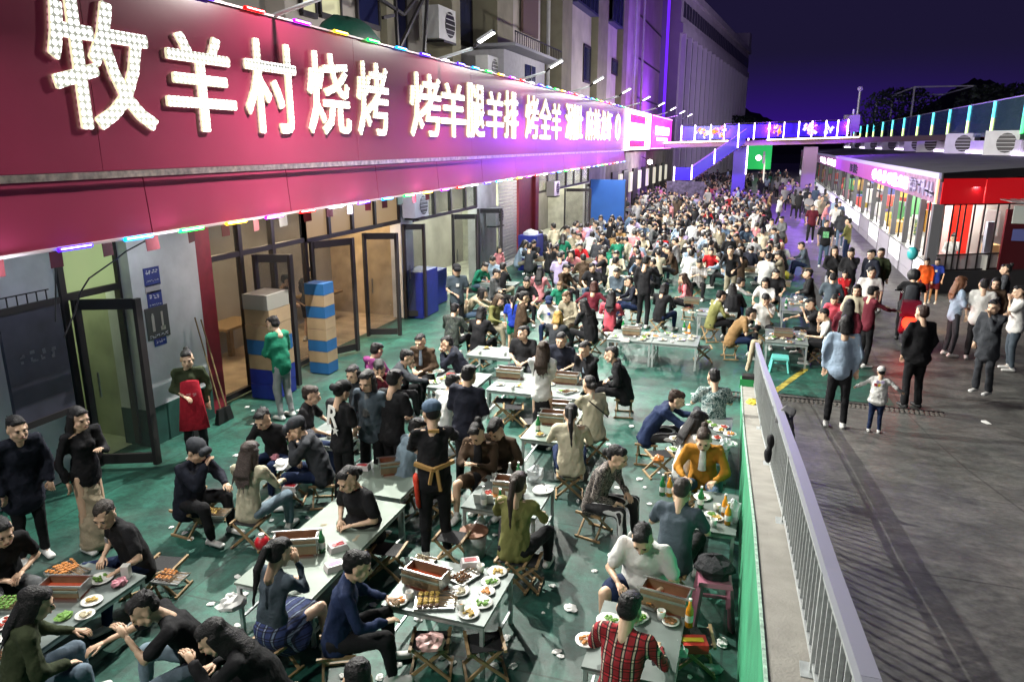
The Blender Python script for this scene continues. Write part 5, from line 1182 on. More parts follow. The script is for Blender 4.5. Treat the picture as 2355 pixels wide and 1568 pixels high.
def stool(x, y, rz, label, z=0.0, col=None, h=.31):
    if 's' not in _st:
        t = put('folding_stool', None); q = MB().box((0, 0, .305), (.30, .25, .008)); q.v = [(a, b_, c - .02*math.cos(a*9)) for a, b_, c in q.v]; q.build('seat', m_web, t)
        for s in (-1, 1): MB().bar((s*.155, -.16, .31), (s*.155, .16, .31), .026).build('seat_rail', m_wood, t); MB().bar((s*.17, -.16, .014), (s*.17, .16, .014), .022).build('foot_rail', m_wood, t)
        for s in (-1, 1):
            for u in (-1, 1): MB().bar((s*.155, u*.115 + s*.01, .31), (-s*.17, u*.115 + s*.01, .014), .02, .026).build('leg', m_wood, t)
        _st['s'] = t; o = t
    else: o = copy_tree(_st['s'])
    o.location = (x, y, z); o.rotation_euler = (0, 0, rz); return tag(o, label, 'stool', 'folding stools')
def plastic_stool(x, y, rz, m, label, h=.45, s=1.0):
    t = thing('plastic_stool', (x, y, 0), label, 'stool', None, rz); MB().box((0, 0, h - .02), (.30*s, .30*s, .04), taper=.94).build('seat', m, t)
    for a in (-1, 1):
        for b_ in (-1, 1): MB().bar((a*.165*s, b_*.165*s, 0), (a*.125*s, b_*.125*s, h - .04), .045, .045).build('leg', m, t)
        MB().bar((a*.145*s, -.14*s, h*.5), (a*.145*s, .14*s, h*.5), .02, .03).build('stretcher', m, t)
    MB().box((0, 0, h*.52), (.27*s, .02, .03)).build('stretcher', m, t); return t
m_grillw = mat('tan_grill_side', (.24, .17, .10), .5, .3, noise=.2, nscale=9); m_coal = mat('glowing_coals', (.05, .03, .03), .9, emit=.35, ecol=(1, .12, .02), noise=.5, nscale=30)
food_m = {k: mat('food_' + k, c, .6, noise=.35, nscale=40, bump=.4, bscale=80) for k, c in dict(brown=(.28, .13, .05), yellow=(.50, .34, .08), green=(.14, .30, .05), orange=(.55, .22, .05), red=(.40, .04, .02), pale=(.5, .44, .3), dark=(.10, .05, .03)).items()}
_pc = {}
def cached(key, make):          # first call builds a thing, later calls copy it with its parts
    if key in _pc: return copy_tree(_pc[key])
    _pc[key] = make(); return _pc[key]
def setp(o, p, rz, label, cat, grp=None): o.location = p; o.rotation_euler = (0, 0, rz); return tag(o, label, cat, grp)
def grill(p, rz, label, L=.46, W=.22, hgt=.13):
    L = L*.82; W = .2
    def mk():
        t = put('charcoal_grill', None)
        for s in (-1, 1): MB().box((0, s*W/2, hgt/2 + .03), (L, .012, hgt)).build('side_panel', m_grillw, t); MB().box((0, s*(W/2 + .012), hgt*.72 + .03), (L + .01, .022, .016)).build('ledge', m_topw, t); MB().box((s*L/2, 0, hgt/2 + .03), (.012, W, hgt)).build('end_panel', m_steel, t)
        MB().box((0, 0, hgt*.5), (L - .02, W - .02, .02)).build('coals', m_coal, t)
        for s in (-1, 1): MB().bar((-L/2 - .03, s*W/2*.9, hgt + .04), (L/2 + .03, s*W/2*.9, hgt + .04), .016).build('rim', m_steel, t)
        for a in (-1, 1):
            for b_ in (-1, 1): MB().box((a*L*.45, b_*W*.4, .015), (.02, .02, .03)).build('foot', m_steel, t)
        return t
    return setp(cached(('grill', L, hgt), mk), p, rz, label, 'charcoal grill', 'charcoal grills on the tables')
def plate(p, f, label, r=.095, rz=0):
    def mk():
        t = put('plate', None); MB().lathe((0, 0, 0), [(0, .004), (r*.6, .004), (r, .018), (r*1.0, .022), (r*.62, .010), (0, .010)], 16).build('dish', m_plate, t, smooth=True)
        q = MB()
        for i in range(13): a = rnd.uniform(0, 6.3); rr = r*.55*rnd.random()**.5; q.blob((math.cos(a)*rr, math.sin(a)*rr, .018 + rnd.random()*.012), (rnd.uniform(.014, .028), rnd.uniform(.010, .02), .010), n=6, k=3, jit=.3, rz=a)
        tag(q.build('food', food_m[f], t), kind='stuff'); return t
    return setp(cached(('plate', f, round(r, 2)), mk), p, rz or rnd.uniform(0, 6), label, 'plate', 'plates of food')
def skewer_tray(p, rz, f, label, s=1.0, n=14):
    def mk():
        t = put('skewer_tray', None); q = MB().box((0, 0, .006), (.34*s, .24*s, .01))
        for a in (-1, 1): q.box((a*.17*s, 0, .016), (.008, .24*s, .022)).box((0, a*.12*s, .016), (.34*s, .008, .022))
        q.build('tray', m_steel, t)
        for i in range(n):
            y = (-.5 + (i + .5)/n)*.20*s; z = .03 + .02*rnd.random(); ang = rnd.uniform(-.25, .25); M = Matrix.Rotation(ang, 3, 'Z'); a = M @ Vector((-.16*s, 0, 0)); b_ = M @ Vector((.20*s, 0, 0)); o = Vector((0, y, z))
            sk = MB().cyl(o + a, o + b_, .0028, n=4).build('skewer', m_wood, t)
            q = MB()
            for k in range(4): c = o + M @ Vector(((-.13 + k*.05)*s, rnd.uniform(-.004, .004), .0)); q.blob(c, (.023*s, .015*s, .012), n=6, k=3, jit=.4)
            tag(q.build('meat', food_m[f if rnd.random() < .75 else 'dark'], sk), kind='stuff')
        return t
    return setp(cached(('sk', f, s), mk), p, rz, label, 'tray', 'trays of skewers')
def bottle(p, m, label, h=.25, r=.034, capm=None, full=True):
    def mk():
        t = put('bottle', None); MB().lathe((0, 0, 0), [(0, 0), (r, 0), (r, h*.55), (r*.9, h*.64), (r*.4, h*.8), (r*.38, h*.97), (0, h*.97)], 12).build('glass', m, t, smooth=True)
        MB().lathe((0, 0, h*.2), [(r*1.02, 0), (r*1.02, h*.25)], 12).build('paper_band', m_plate, t); MB().lathe((0, 0, h*.96), [(r*.42, 0), (r*.42, .018), (0, .018)], 8).build('cap', capm or m_plate, t); return t
    return setp(cached(('b', m.name), mk), p, rnd.uniform(0, 6), label, 'bottle', 'bottles on the tables')
m_beer = mat('green_bottle_glass', (.02, .22, .06), .12, alpha=.85); m_oran = mat('orange_drink', (.75, .30, .02), .2); m_clr = mat('clear_bottle', (.5, .55, .55), .1, alpha=.5)
def cup(p, label, m=None):
    def mk():
        t = put('cup', None); MB().lathe((0, 0, 0), [(0, .003), (.028, 0), (.037, .085), (.034, .085), (.026, .006), (0, .006)], 12).build('wall', m or m_plate, t, smooth=True); MB().lathe((0, 0, .05), [(.031, 0), (0, 0.001)], 12).build('drink', m_oran, t); return t
    return setp(cached('cup', mk), p, 0, label, 'cup', 'cups on the tables')
def crumple(p, s, m, label, name, cat, grp=None, flat=.5, jit=.55):
    return tag(MB().blob((0, 0, s*flat*.8), (s, s*.8, s*flat), n=11, k=7, jit=jit).build(name, m, None, loc=p, rz=rnd.uniform(0, 6)), label, cat, grp)
m_tis = mat('tissue_packet', (.6, .55, .55), .4); m_tisr = mat('red_print', (.45, .02, .03), .5)
def tissue(p, rz, label, m2=None):
    t = thing('tissue_packet', p, label, 'packet', None, rz); MB().box((0, 0, .028), (.19, .12, .055), taper=.86).build('wrapper', m_tis, t); MB().box((0, 0, .0565), (.12, .06, .004)).build('print', m2 or m_tisr, t); return t
P_ = lambda x, y, dz=0: at_z(x, y, TH + dz)
# tables -------------------------------------------------------------
T1 = table(-2.86, 5.0, -1.9, 5.82, 'steel table in the middle foreground covered with grilled skewers, plates and a charcoal grill')
table(-4.3, 4.88, -3.48, 6.75, 'long pale table left of centre with a grill, bottle and boxes at its far end', True)
table(-5.9, 3.0, -5.15, 4.72, 'food laden table at lower left between the man in navy T-shirt and the woman in olive', False)
table(-7.05, 3.0, -6.25, 4.0, 'table at the left edge carrying a tray of greens')
table(-4.42, 6.85, -3.6, 7.95, 'empty pale table beside the standing waiter in a blue cap', True)
table(-2.88, 6.9, -2.02, 7.75, 'table with green bottles and white paper in front of the woman in olive shirt')
table(-2.85, 8.98, -2.25, 10.3, 'pale topped table with two grills behind the woman in cream sweater', True)
table(-4.02, 10.78, -2.5, 11.85, 'wide table with two grills where the woman in white blouse stands')
table(-2.78, 14.6, -1.87, 15.5, 'left of the two joined tables full of dishes in mid scene'); table(-1.86, 14.6, -.95, 15.5, 'right of the two joined tables full of dishes in mid scene')
table(.33, 15.4, 1.15, 16.6, 'table crowded with dishes beside the end of the railing')
table(-.42, 7.2, .04, 8.15, 'small table by the green wall in front of the woman in mustard jacket')
table(-1.02, 4.78, -.32, 5.68, 'table with grill between the large man in white T-shirt and the red plaid shirt')
table(-.75, 9.5, -.12, 10.7, 'table with leftovers by the green wall under the floral shirt')
table(-5.7, 7.9, -5.0, 8.75, 'table with crumpled bags beyond the woman with long streaked hair')
table(-5.0, 10.6, -4.2, 11.6, 'table with red carton in front of the man in grey jacket')
table(-5.1, 12.6, -4.2, 13.3, 'small table between the man in brown jacket and the man in dark navy')
table(-1.2, 17.5, -.3, 18.3, 'table with baskets in front of the woman in big black coat')
table(.7, 18.6, 1.5, 20.3, 'table with a foil bag beside the man in black jacket near the walkway')
table(-4.2, 16.4, -3.1, 17.2, 'table in front of the boy in white cap top and the red shirt')
table(-5.9, 16.0, -5.1, 16.8, 'table by the glass doors beside the black puffer jacket')
# food on the hero table
f1 = 'on the centre foreground table'
grill(P_(980, 1345), -.12, 'charcoal grill with glowing coals ' + f1, L=.47)
skewer_tray(P_(1000, 1385), .35, 'yellow', 'big tray of sauced skewers at the front ' + f1, 1.0, 16); skewer_tray(P_(1068, 1330), 1.2, 'brown', 'smaller tray of brown skewers right of the grill ' + f1, .72, 12)
skewer_tray(P_(975, 1292), 0, 'pale', 'tray of pale raw meat laid across the far side ' + f1, .6, 10)
for x, y, f, r_, l in [(913, 1383, 'orange', .10, 'plate of orange dip with lettuce, leftmost plate'), (1143, 1317, 'yellow', .095, 'plate of yellow dip at the far right corner'), (1057, 1361, 'pale', .09, 'plate of pale noodles in the middle'), (1119, 1362, 'orange', .078, 'plate of orange beans'), (1108, 1388, 'green', .098, 'plate of green beans near the right edge'), (1078, 1412, 'yellow', .098, 'plate with yellow dip, nearest plate'), (1128, 1340, 'green', .09, 'plate of greens between the two right hand plates')]:
    plate(P_(x, y), f, l + ' ' + f1, r_)
cup(P_(942, 1378), 'paper cup beside the leftmost plate ' + f1); cup(P_(1105, 1316), 'paper cup by the far plate ' + f1); cup(P_(1060, 1404), 'paper cup near the front edge ' + f1)
tissue(P_(1082, 1298), .5, 'red and white snack packet at the far edge ' + f1)
# long pale table
grill(P_(682, 1270), .45, 'opened grill with steel rods on the long pale table', L=.5, hgt=.15)
bottle(P_(741, 1268), m_beer, 'green beer bottle on the long pale table'); tissue(P_(777, 1262), .9, 'red and white tissue packet on the long pale table'); tissue(P_(770, 1306), .9, 'white and lilac packet of napkins on the long pale table', mat('lilac_print', (.25, .12, .4), .5))
MB_ = thing('red_flask', P_(604, 1262), 'round red flask standing at the left of the grill on the long pale table', 'flask'); MB().blob((0, 0, .07), (.075, .075, .075), n=12, k=8).build('body', mat('bright_red_plastic', (.45, .01, .02), .35), MB_, smooth=True); MB().cyl((0, 0, .13), (0, 0, .17), .03).build('neck', m_plate, MB_)
crumple(P_(535, 1395, -.2), .13, m_paper, 'white crumpled paper in a bowl on a stool beside the plaid skirt', 'paper_bowl', 'bowl')
# lower left food
f2 = 'on the lower left table'
skewer_tray(P_(155, 1318), -.2, 'orange', 'heaped tray of skewers ' + f2, 1.0, 18); grill(P_(150, 1365), .3, 'brown grill in the middle ' + f2, L=.46, hgt=.09)
plate(P_(232, 1333), 'green', 'oval plate of greens ' + f2, .11); plate(P_(212, 1384), 'yellow', 'white plate with yellow food ' + f2, .09); plate(P_(196, 1416), 'pale', 'plate of pale scraps ' + f2, .08)
crumple(P_(275, 1345), .075, mat('pink_packet', (.5, .2, .25), .5), 'pink crumpled packet ' + f2, 'packet', 'packet'); crumple(P_(148, 1420), .07, food_m['green'], 'bright green lettuce heap ' + f2, 'lettuce', 'lettuce', flat=.35)
MB().box((0, 0, .06), (.07, .07, .12)).build('white_box', m_plate, None, loc=P_(292, 1325), rz=.4); tag(bpy.context.scene.objects['white_box'], 'white and purple drink carton ' + f2, 'carton')
skewer_tray(at_z(28, 1393, TH), .3, 'green', 'long tray of chopped greens at the left edge', .9, 14); plate(P_(22, 1430), 'red', 'plate of reddish food below the green tray at the left edge', .09)
# other tables
grill(P_(1172, 868), .05, 'left of the two grills beside the woman in white blouse', L=.52); grill(P_(1300, 880), .05, 'right of the two grills beside the woman in white blouse', L=.521)
for x, y, f in [(1150, 885, 'pale'), (1195, 888, 'yellow'), (1265, 885, 'pale'), (1290, 900, 'green'), (1320, 900, 'pale'), (1250, 892, 'red')]: plate(P_(x, y), f, 'small plate of %s food on the wide table with two grills' % {'pale': 'pale', 'yellow': 'yellow', 'green': 'green', 'red': 'red'}[f], .08)
grill(P_(1270, 972), .1, 'nearer grill on the pale table behind the cream sweater', L=.42); grill(P_(1280, 948), .1, 'farther grill on the pale table behind the cream sweater', L=.43)
bottle(P_(1150, 1172), m_beer, 'left green bottle in front of the woman in olive shirt'); bottle(P_(1192, 1108), m_beer, 'right green bottle in front of the woman in olive shirt'); bottle(P_(1112, 1167), m_clr, 'clear glass bottle on the table before the woman in olive'); bottle(P_(1172, 1110), m_clr, 'clear bottle with pink cap beyond the woman in olive', capm=mat('pink_cap', (.6, .2, .4), .5))
grill(P_(1168, 1135), .1, 'dark grill on the table before the woman in olive shirt', L=.38, hgt=.15); crumple(P_(1247, 1130), .12, m_paper, 'spread of crumpled white paper on the table before the woman in olive', 'paper', 'paper', flat=.25)
crumple(P_(1230, 1105), .11, m_plastic_bag, 'clear plastic bag on the table before the woman in olive', 'plastic_bag', 'bag', flat=.9)
t = thing('paper_sheet', P_(1112, 1150, .05), 'folded white paper standing on the table before the woman in olive', 'paper'); t.rotation_euler = (.5, 0, .2); MB().box((0, 0, 0), (.22, .01, .22)).build('sheet', m_paper, t)
tissue(P_(833, 1078), .2, 'red snack bag on the empty pale table'); 
t = thing('carton_box', P_(932, 1080, .0), 'white and lime green carton held on the pale table by the waiter', 'carton', None, .5); MB().box((0, 0, .10), (.20, .12, .2)).build('box', m_plate, t); MB().box((0, 0, .05), (.203, .123, .1)).build('green_band', mat('lime_print', (.25, .6, .05), .5), t)
grill(P_(905, 1085), .6, 'grill on the pale table beside the lime green carton', L=.40)
f3 = 'on the two joined tables in mid scene'
grill(at_z(1452, 770, TH), 0, 'grill at the left ' + f3, L=.44)
for i, (x, f) in enumerate([(1400, 'pale'), (1412, 'green'), (1475, 'yellow'), (1492, 'pale'), (1507, 'orange'), (1522, 'pale'), (1537, 'green'), (1550, 'yellow'), (1565, 'pale'), (1580, 'orange'), (1592, 'pale')]): plate(P_(x, 772 + (i % 3)*7 - 4), f, 'plate of %s food ' % f + f3, .10)
bottle(P_(1584, 768), m_oran, 'orange bottle ' + f3); bottle(P_(1572, 765), m_beer, 'green bottle ' + f3); tissue(P_(1437, 785), 0, 'red topped carton at the front edge ' + f3)
f4 = 'on the table by the end of the railing'
grill(P_(1800, 775), 0, 'grill ' + f4, L=.45)
for x, y, f in [(1770, 780, 'pale'), (1778, 770, 'orange'), (1825, 775, 'pale'), (1838, 782, 'green'), (1845, 770, 'pale'), (1815, 788, 'brown')]: plate(P_(x, y), f, 'plate of %s food ' % f + f4, .09)
f5 = 'on the small table by the green wall'
bottle(P_(1665, 1185), m_oran, 'left orange bottle ' + f5); bottle(P_(1672, 1205), m_oran, 'right orange bottle ' + f5); crumple(P_(1685, 1195, .02), .075, m_plastic_bag, 'tall clear plastic bag ' + f5, 'plastic_bag', 'bag', flat=1.7); plate(P_(1615, 1145), 'dark', 'tray with dark food held before the woman in mustard', .1); cup(P_(1640, 1210), 'paper cup ' + f5)
bottle(P_(1538, 1140), m_oran, 'orange bottle beside the man in black T-shirt by the wall'); bottle(P_(1522, 1138), m_beer, 'green bottle beside the man in black T-shirt by the wall')
f6 = 'on the table of the large man in white T-shirt'
grill(P_(1528, 1395), -.15, 'steel grill ' + f6, L=.48, hgt=.15); skewer_tray(P_(1497, 1385, .02), 1.3, 'orange', 'tray of orange skewers ' + f6, .62, 10); plate(P_(1400, 1430), 'green', 'tray of salad greens ' + f6, .11); plate(P_(1350, 1475), 'orange', 'plate of fruit at the left edge ' + f6, .1); plate(P_(1395, 1458), 'green', 'second heap of greens ' + f6, .09); bottle(P_(1583, 1438), m_oran, 'yellow drink bottle ' + f6)
crumple(at_z(1555, 1500, .4), .10, m_paper, 'crumpled white and red wrapper beside the red plaid shirt', 'wrapper', 'wrapper', flat=.6)
t = thing('snack_box', at_z(1590, 1490, .42), 'red and yellow snack box on a stool beside the red plaid shirt', 'box', None, .3); MB().box((0, 0, .04), (.24, .14, .08)).build('box', mat('red_box', (.5, .03, .02), .5), t); MB().box((0, 0, .083), (.18, .05, .006)).build('print', mat('yellow_print', (.6, .4, .03), .5), t)
f7 = 'on the leftovers table by the green wall'
for x, y, f in [(1553, 1010, 'pale'), (1572, 1022, 'green'), (1655, 990, 'yellow'), (1678, 1000, 'orange'), (1548, 1035, 'green'), (1680, 1022, 'pale')]: plate(P_(x, y), f, 'plate of %s food ' % f + f7, .09)
crumple(P_(1668, 1030), .09, m_plastic_bag, 'plastic bag ' + f7, 'plastic_bag', 'bag', flat=.8)
f8 = 'on the table beyond the long streaked hair'
crumple(P_(652, 1075), .13, m_paper, 'large crumpled white bag ' + f8, 'paper_bag', 'bag', flat=.45); crumple(P_(632, 1055), .07, mat('pink_packet', (.5, .2, .25), .5), 'pink packet ' + f8, 'packet', 'packet'); bottle(P_(668, 1040), m_beer, 'green bottle ' + f8)
for x, y, f, l in [(1040, 868, 'red', 'red'), (1015, 872, 'yellow', 'yellow'), (1060, 865, 'pale', 'pale'), (1000, 880, 'green', 'green')]: plate(P_(x, y), f, 'plate of %s food on the table before the grey jacket' % l, .1)
t = thing('carton_box', P_(1036, 872), 'red and white carton on the table before the grey jacket', 'carton'); MB().box((0, 0, .05), (.12, .1, .1)).build('box', mat('red_box', (.5, .03, .02), .5), t); MB().box((0, 0, .02), (.122, .102, .03)).build('band', m_plate, t)
for x, y, f in [(1010, 855, 'pale'), (990, 858, 'brown'), (1300, 705, 'pale'), (1280, 712, 'green'), (1320, 715, 'orange'), (1575, 715, 'orange'), (1590, 720, 'pale'), (1610, 716, 'brown'), (1640, 700, 'yellow'), (1815, 690, 'pale'), (1835, 700, 'pale'), (1125, 745, 'pale'), (1100, 752, 'red')]: plate(P_(x, y), f, 'plate of %s food on a table in the middle distance' % f, .10)
for x, y in [(1800, 660), (1590, 700)]: grill(P_(x, y), 0, 'grill on a table near the right of the dining area' if x > 1700 else 'wicker coloured grill on the table before the black coat', L=.45)
crumple(at_z(1835, 690, TH), .16, mat('foil_bag', (.5, .5, .52), .3, .7), 'silvery foil bag on the table near the walkway', 'foil_bag', 'bag', flat=.4)
crumple(at_z(1805, 640, .1), .16, mat('yellow_bag', (.6, .55, .05), .4), 'yellow plastic bag on the floor beside the walkway', 'plastic_bag', 'bag', flat=.8)
# food standing on stools
stool(*at_z(497, 1185, 0).xy, .3, 'stool carrying a tray of skewers beside the dark coat with cap')
skewer_tray(at_z(497, 1180, .34) - Vector((0, 0, .01)), .25, 'yellow', 'tray of thin skewers on a stool behind the woman with streaked hair', .8, 16)
stool(*at_z(388, 1355, 0).xy, .2, 'stool carrying a tray of orange meat near the man in navy T-shirt')
skewer_tray(at_z(392, 1330, .34) - Vector((0, 0, .01)), .15, 'orange', 'square tray of orange meat pieces on a stool left of centre', .82, 12)
stool(*at_z(670, 1150, 0).xy, .4, 'stool holding a pink and white packet'); tissue(at_z(668, 1125, .33), .2, 'pink and white packet on a stool beyond the streaked hair')
stool(*at_z(992, 1540, 0).xy, .3, 'stool holding a crumpled red and white wrapper at the bottom centre'); crumple(at_z(992, 1487, .33), .12, mat('wrapper_red_white', (.5, .3, .28), .4, noise=.6, nscale=14), 'crumpled red, white and yellow wrapper on a stool at the bottom centre', 'wrapper', 'wrapper', flat=.5)
stool(*at_z(1514, 1090, 0).xy, .5, 'stool with a snack bag beside the striped trousers'); crumple(at_z(1512, 1060, .33), .09, mat('orange_bag', (.5, .18, .04), .4, noise=.5, nscale=14), 'orange snack bag on a stool beside the striped trousers', 'snack_bag', 'bag')
stool(*at_z(1590, 1530, 0).xy, .2, 'stool under the red and yellow snack box')
# empty stools
for x, y, r_, l in [(1115, 1545, .5, 'empty stool nearest the viewer, right of the navy shirt'), (895, 1320, .1, 'empty stool left of the grill on the centre table'), (1040, 1290, 0, 'empty stool behind the centre table under the waiter'), (1205, 1345, .1, 'empty stool at the right of the centre table'), (1180, 975, .3, 'fallen stool behind the two brown jackets'), (1160, 960, .1, 'empty stool in front of the table with two grills'),
                    (1225, 1010, .6, 'empty stool left of the cream sweater'), (1615, 830, .2, 'stool with a bag beside the joined tables'), (1870, 838, .1, 'stool beside the turquoise plastic stool'), (1010, 1195, .5, 'empty stool behind the legs of the waiter'), (1100, 825, 0, 'stool under the black puffer jacket'), (1330, 1215, .4, 'empty stool in the aisle')][:11]:
    p = at_z(x, y, 0); stool(p.x, p.y, r_, l)
p = at_z(1636, 1420, 0); plastic_stool(p.x, p.y, .1, mat('pink_plastic', (.42, .15, .22), .4), 'pink plastic stool with a heap of dark clothes beside the green wall', .46, 1.05)
crumple(Vector((p.x - .02, p.y, .455)), .19, mat('black_cloth_heap', (.012, .012, .016), .85, bump=.5, bscale=30), 'heap of black clothes on the pink plastic stool', 'clothes_heap', 'clothes', flat=.6, jit=.35)
p = at_z(1791, 852, 0); plastic_stool(p.x, p.y, 0, mat('turquoise_plastic', (.12, .5, .45), .4), 'turquoise plastic stool beyond the end of the railing', .30, 1.1)
t = thing('litter_bucket', at_z(1090, 1275, 0), 'small round bucket with brown lid under the table near the waiter', 'bucket'); MB().lathe((0, 0, 0), [(0, 0), (.12, 0), (.15, .28), (0, .28)], 14).build('body', m_galv, t, smooth=True); MB().lathe((0, 0, .28), [(.16, 0), (.16, .02), (0, .025)], 14).build('lid', mat('brown_lid', (.25, .12, .07), .6), t)
# litter on the ground
for i in range(120):
    x, y = rnd.uniform(380, 1690), rnd.uniform(900, 1560); p = at_z(x, y, .001)
    if p.x > wall_x(p.y) - .15: continue
    crumple(p, rnd.uniform(.02, .05), m_paper, 'scrap of white paper on the green floor', 'litter', 'litter', 'paper scraps on the floor', flat=.25)
crumple(at_z(491, 1252, .001), .06, m_paper, 'white tissue on the floor below the tray of thin skewers', 'litter', 'litter', flat=.25); crumple(at_z(1313, 1400, .001), .07, m_paper, 'white scrap in the aisle right of the centre table', 'litter', 'litter', flat=.25)
crumple(at_z(1640, 1540, .001), .08, m_plastic_bag, 'crumpled clear plastic on the floor by the green wall', 'litter', 'litter', flat=.3); crumple(at_z(1660, 1480, .001), .07, m_paper, 'torn tissue on the floor by the green wall', 'litter', 'litter', flat=.3)
for k_, (x0_, x1_, y0_, y1_, n_, lab) in enumerate([(-2.8, -2.08, 6.98, 7.68, 5, 'before the woman in olive shirt'), (-2.78, -2.35, 9.1, 9.6, 3, 'on the pale table behind the cream sweater'), (-3.9, -2.65, 10.85, 11.15, 6, 'at the near side of the wide table with two grills'), (-2.7, -1.05, 14.7, 15.4, 9, 'on the two joined tables'), (.4, 1.1, 15.5, 16.5, 7, 'on the table by the railing end'),
        (-.36, .0, 7.28, 8.05, 4, 'on the small table by the green wall'), (-.95, -.4, 5.4, 5.62, 5, 'on the far side of the table of the man in white T-shirt'), (-.68, -.2, 9.6, 10.6, 6, 'on the leftovers table by the green wall'), (-5.85, -5.25, 3.2, 3.9, 6, 'on the near end of the lower left table'), (-5.6, -5.1, 8.0, 8.6, 4, 'beyond the long streaked hair'), (-4.9, -4.3, 10.7, 11.5, 6, 'on the table before the grey jacket'),
        (-5.0, -4.3, 12.7, 13.2, 4, 'on the table by the brown jacket'), (-1.1, -.4, 17.6, 18.2, 5, 'on the table before the big black coat'), (.8, 1.4, 18.8, 20.1, 7, 'on the table near the walkway'), (-4.1, -3.2, 16.5, 17.1, 6, 'on the table before the red shirt'), (-5.8, -5.2, 16.1, 16.7, 4, 'on the table by the glass doors')]):
    for i_ in range(n_):
        p = (rnd.uniform(x0_, x1_), rnd.uniform(y0_, y1_), TH + .002 + .0003*i_); c_ = rnd.random(); f = rnd.choice(['pale', 'orange', 'green', 'brown', 'yellow', 'red'])
        if c_ < .5: plate(p, f, 'small plate of %s food %s' % (f, lab), .075)
        elif c_ < .68: cup(p, 'paper cup ' + lab)
        elif c_ < .8: crumple(p, .04, m_paper, 'used white tissue ' + lab, 'used_tissue', 'tissue', flat=.4)
        elif c_ < .9: bottle(p, rnd.choice([m_beer, m_clr, m_oran]), 'bottle ' + lab)
        else: skewer_tray(p, rnd.uniform(0, 3), 'brown', 'little tray of skewers ' + lab, .5, 8)
p = at_z(2267, 973, ramp_z(12.9)); t = MB().box((0, 0, .01), (.07, .16, .02)).build('litter', m_paper, None, loc=(p.x, p.y, p.z), rz=.3); tag(t, 'single white scrap lying on the grey ramp at right', 'litter')
# things on the wall and railing
t = thing('jacket_on_railing', (rail_x(7.0), 7.0, 1.62), 'beige jacket and black bag hung over the railing', 'jacket'); 
job('jk1', [cap((0, 0, .34), (.08, 0, .30), (.03, .12), (.035, .12), side=(0, 1, 0)), cap((.08, 0, .30), (.15, -.03, .0), (.12, .04), (.11, .045), side=(0, 1, 0)), cap((.10, .08, .2), (.13, .10, -.08), (.045, .035), (.035, .03))], .015, 2, .01, 3); job('jk2', [ell((-.06, .02, .04), (.04, .08, .08)), ell((-.07, -.04, -.08), (.045, .07, .09))], .015, 2, .008, 5)
JK = t
t = thing('yellow_cloth', at_z(1727, 932, wall_top(12.3) + .01), 'yellow cloth lying on the concrete ledge by the railing', 'cloth'); YC = t
MB().blob((0, 0, .05), (.09, .14, .06), n=10, k=6, jit=.4).build('cloth', mat('yellow_cloth', (.5, .40, .04), .8), t)
t = thing('green_basket', (wall_x(13.75, .12), 13.75, .06), 'green and black basket at the end of the concrete ledge', 'basket'); MB().box((0, 0, .08), (.28, .24, .16)).build('body', mat('green_plastic', (.04, .16, .03), .6), t); MB().box((0, 0, .19), (.22, .2, .07)).build('contents', m_dark, t)
t = thing('white_cloth', (rail_x(14.0), 14.05, .8), 'pale cloth draped over the far end of the railing', 'cloth'); WC = t
job('wc', [cap((-.06, 0, .03), (-.13, .03, -.5), (.06, .11), (.05, .13)), cap((.06, 0, .03), (.09, .03, -.25), (.04, .1), (.05, .1)), cap((-.06, 0, .03), (.06, 0, .03), .06)], .018, 2, .01, 8)
# ------------------------------------------------------------------ the people one can tell apart
def S(x, y, az, label, **k): return plan(None, az, 'sit', label=label, headpx=(x, y), **k)
def T(x, y, az, label, **k):
    k.setdefault('arms', ('down', 'down')); k.setdefault('lean', 2); k.setdefault('nod', 8); return plan(None, az, k.pop('kind', 'stand'), label=label, headpx=(x, y), **k)
def bit(name, mesh_fn, m):
    def f(r, J): o = mesh_fn(J).build(name, m, r)
    return f
def white_R(r, J):                                   # letter R and a star printed on the back of the black T-shirt
    me = glyph_mesh('R', .02, .003); me.name = 'back_print'; me.materials.clear(); me.materials.append(m_plate)
    o = put('back_print', me, r); c = J['Ch']; o.matrix_local = Matrix.Translation((c[0] + .03, c[1] - .145, c[2] - .13)) @ Matrix.Rotation(R(82), 4, 'X') @ Matrix.Rotation(0, 4, 'Y') @ Matrix.Diagonal((.34, .34, 1, 1))
    o.matrix_local = Matrix.Translation((c[0] - .12, c[1] - .15, c[2] - .10)) @ Matrix.Rotation(R(80), 4, 'X') @ Matrix.Diagonal((.36, .36, 1, 1))
    q = MB(); pts = []
    for i in range(10): a = math.pi/2 + i*math.pi/5; rr = .075 if i % 2 == 0 else .03; pts.append((.07 + math.cos(a)*rr, 0, math.sin(a)*rr))
    q.add(pts, [tuple(range(10))]); s = q.build('star_print', m_plate, r); s.location = (c[0], c[1] - .155, c[2] - .15)
def inner(col, w=.045):
    def f(r, J):
        c, n = J['Ch'], J['N']; g_ = cap(c + np.array([0, .105, -.12]), n + np.array([0, .05, -.03]), (w, .02), (w*.7, .02), side=(1, 0, 0), n=10)
        me = g_.mesh('inner_shirt', [cloth_m]); put('inner_shirt', me, r, color=C[col])
    return f
def apron_red(r, J):
    g_ = cap((0, .15, .55), J['Ch'] + np.array([0, .12, -.02]), (.22, .03), (.13, .03), side=(1, 0, 0), n=14); put('apron', g_.mesh('apron', [cloth_m]), r, color=C['mar'][:0] or (.36, .015, .03))
    q = MB()
    for (u, v, a, b_) in glyphs(3, -.08, .08, 1.08, .06): q.box((u, .165, v), (a, .006, b_))
    q.build('apron_print', mat('pink_print', (.55, .25, .28), .7), r)
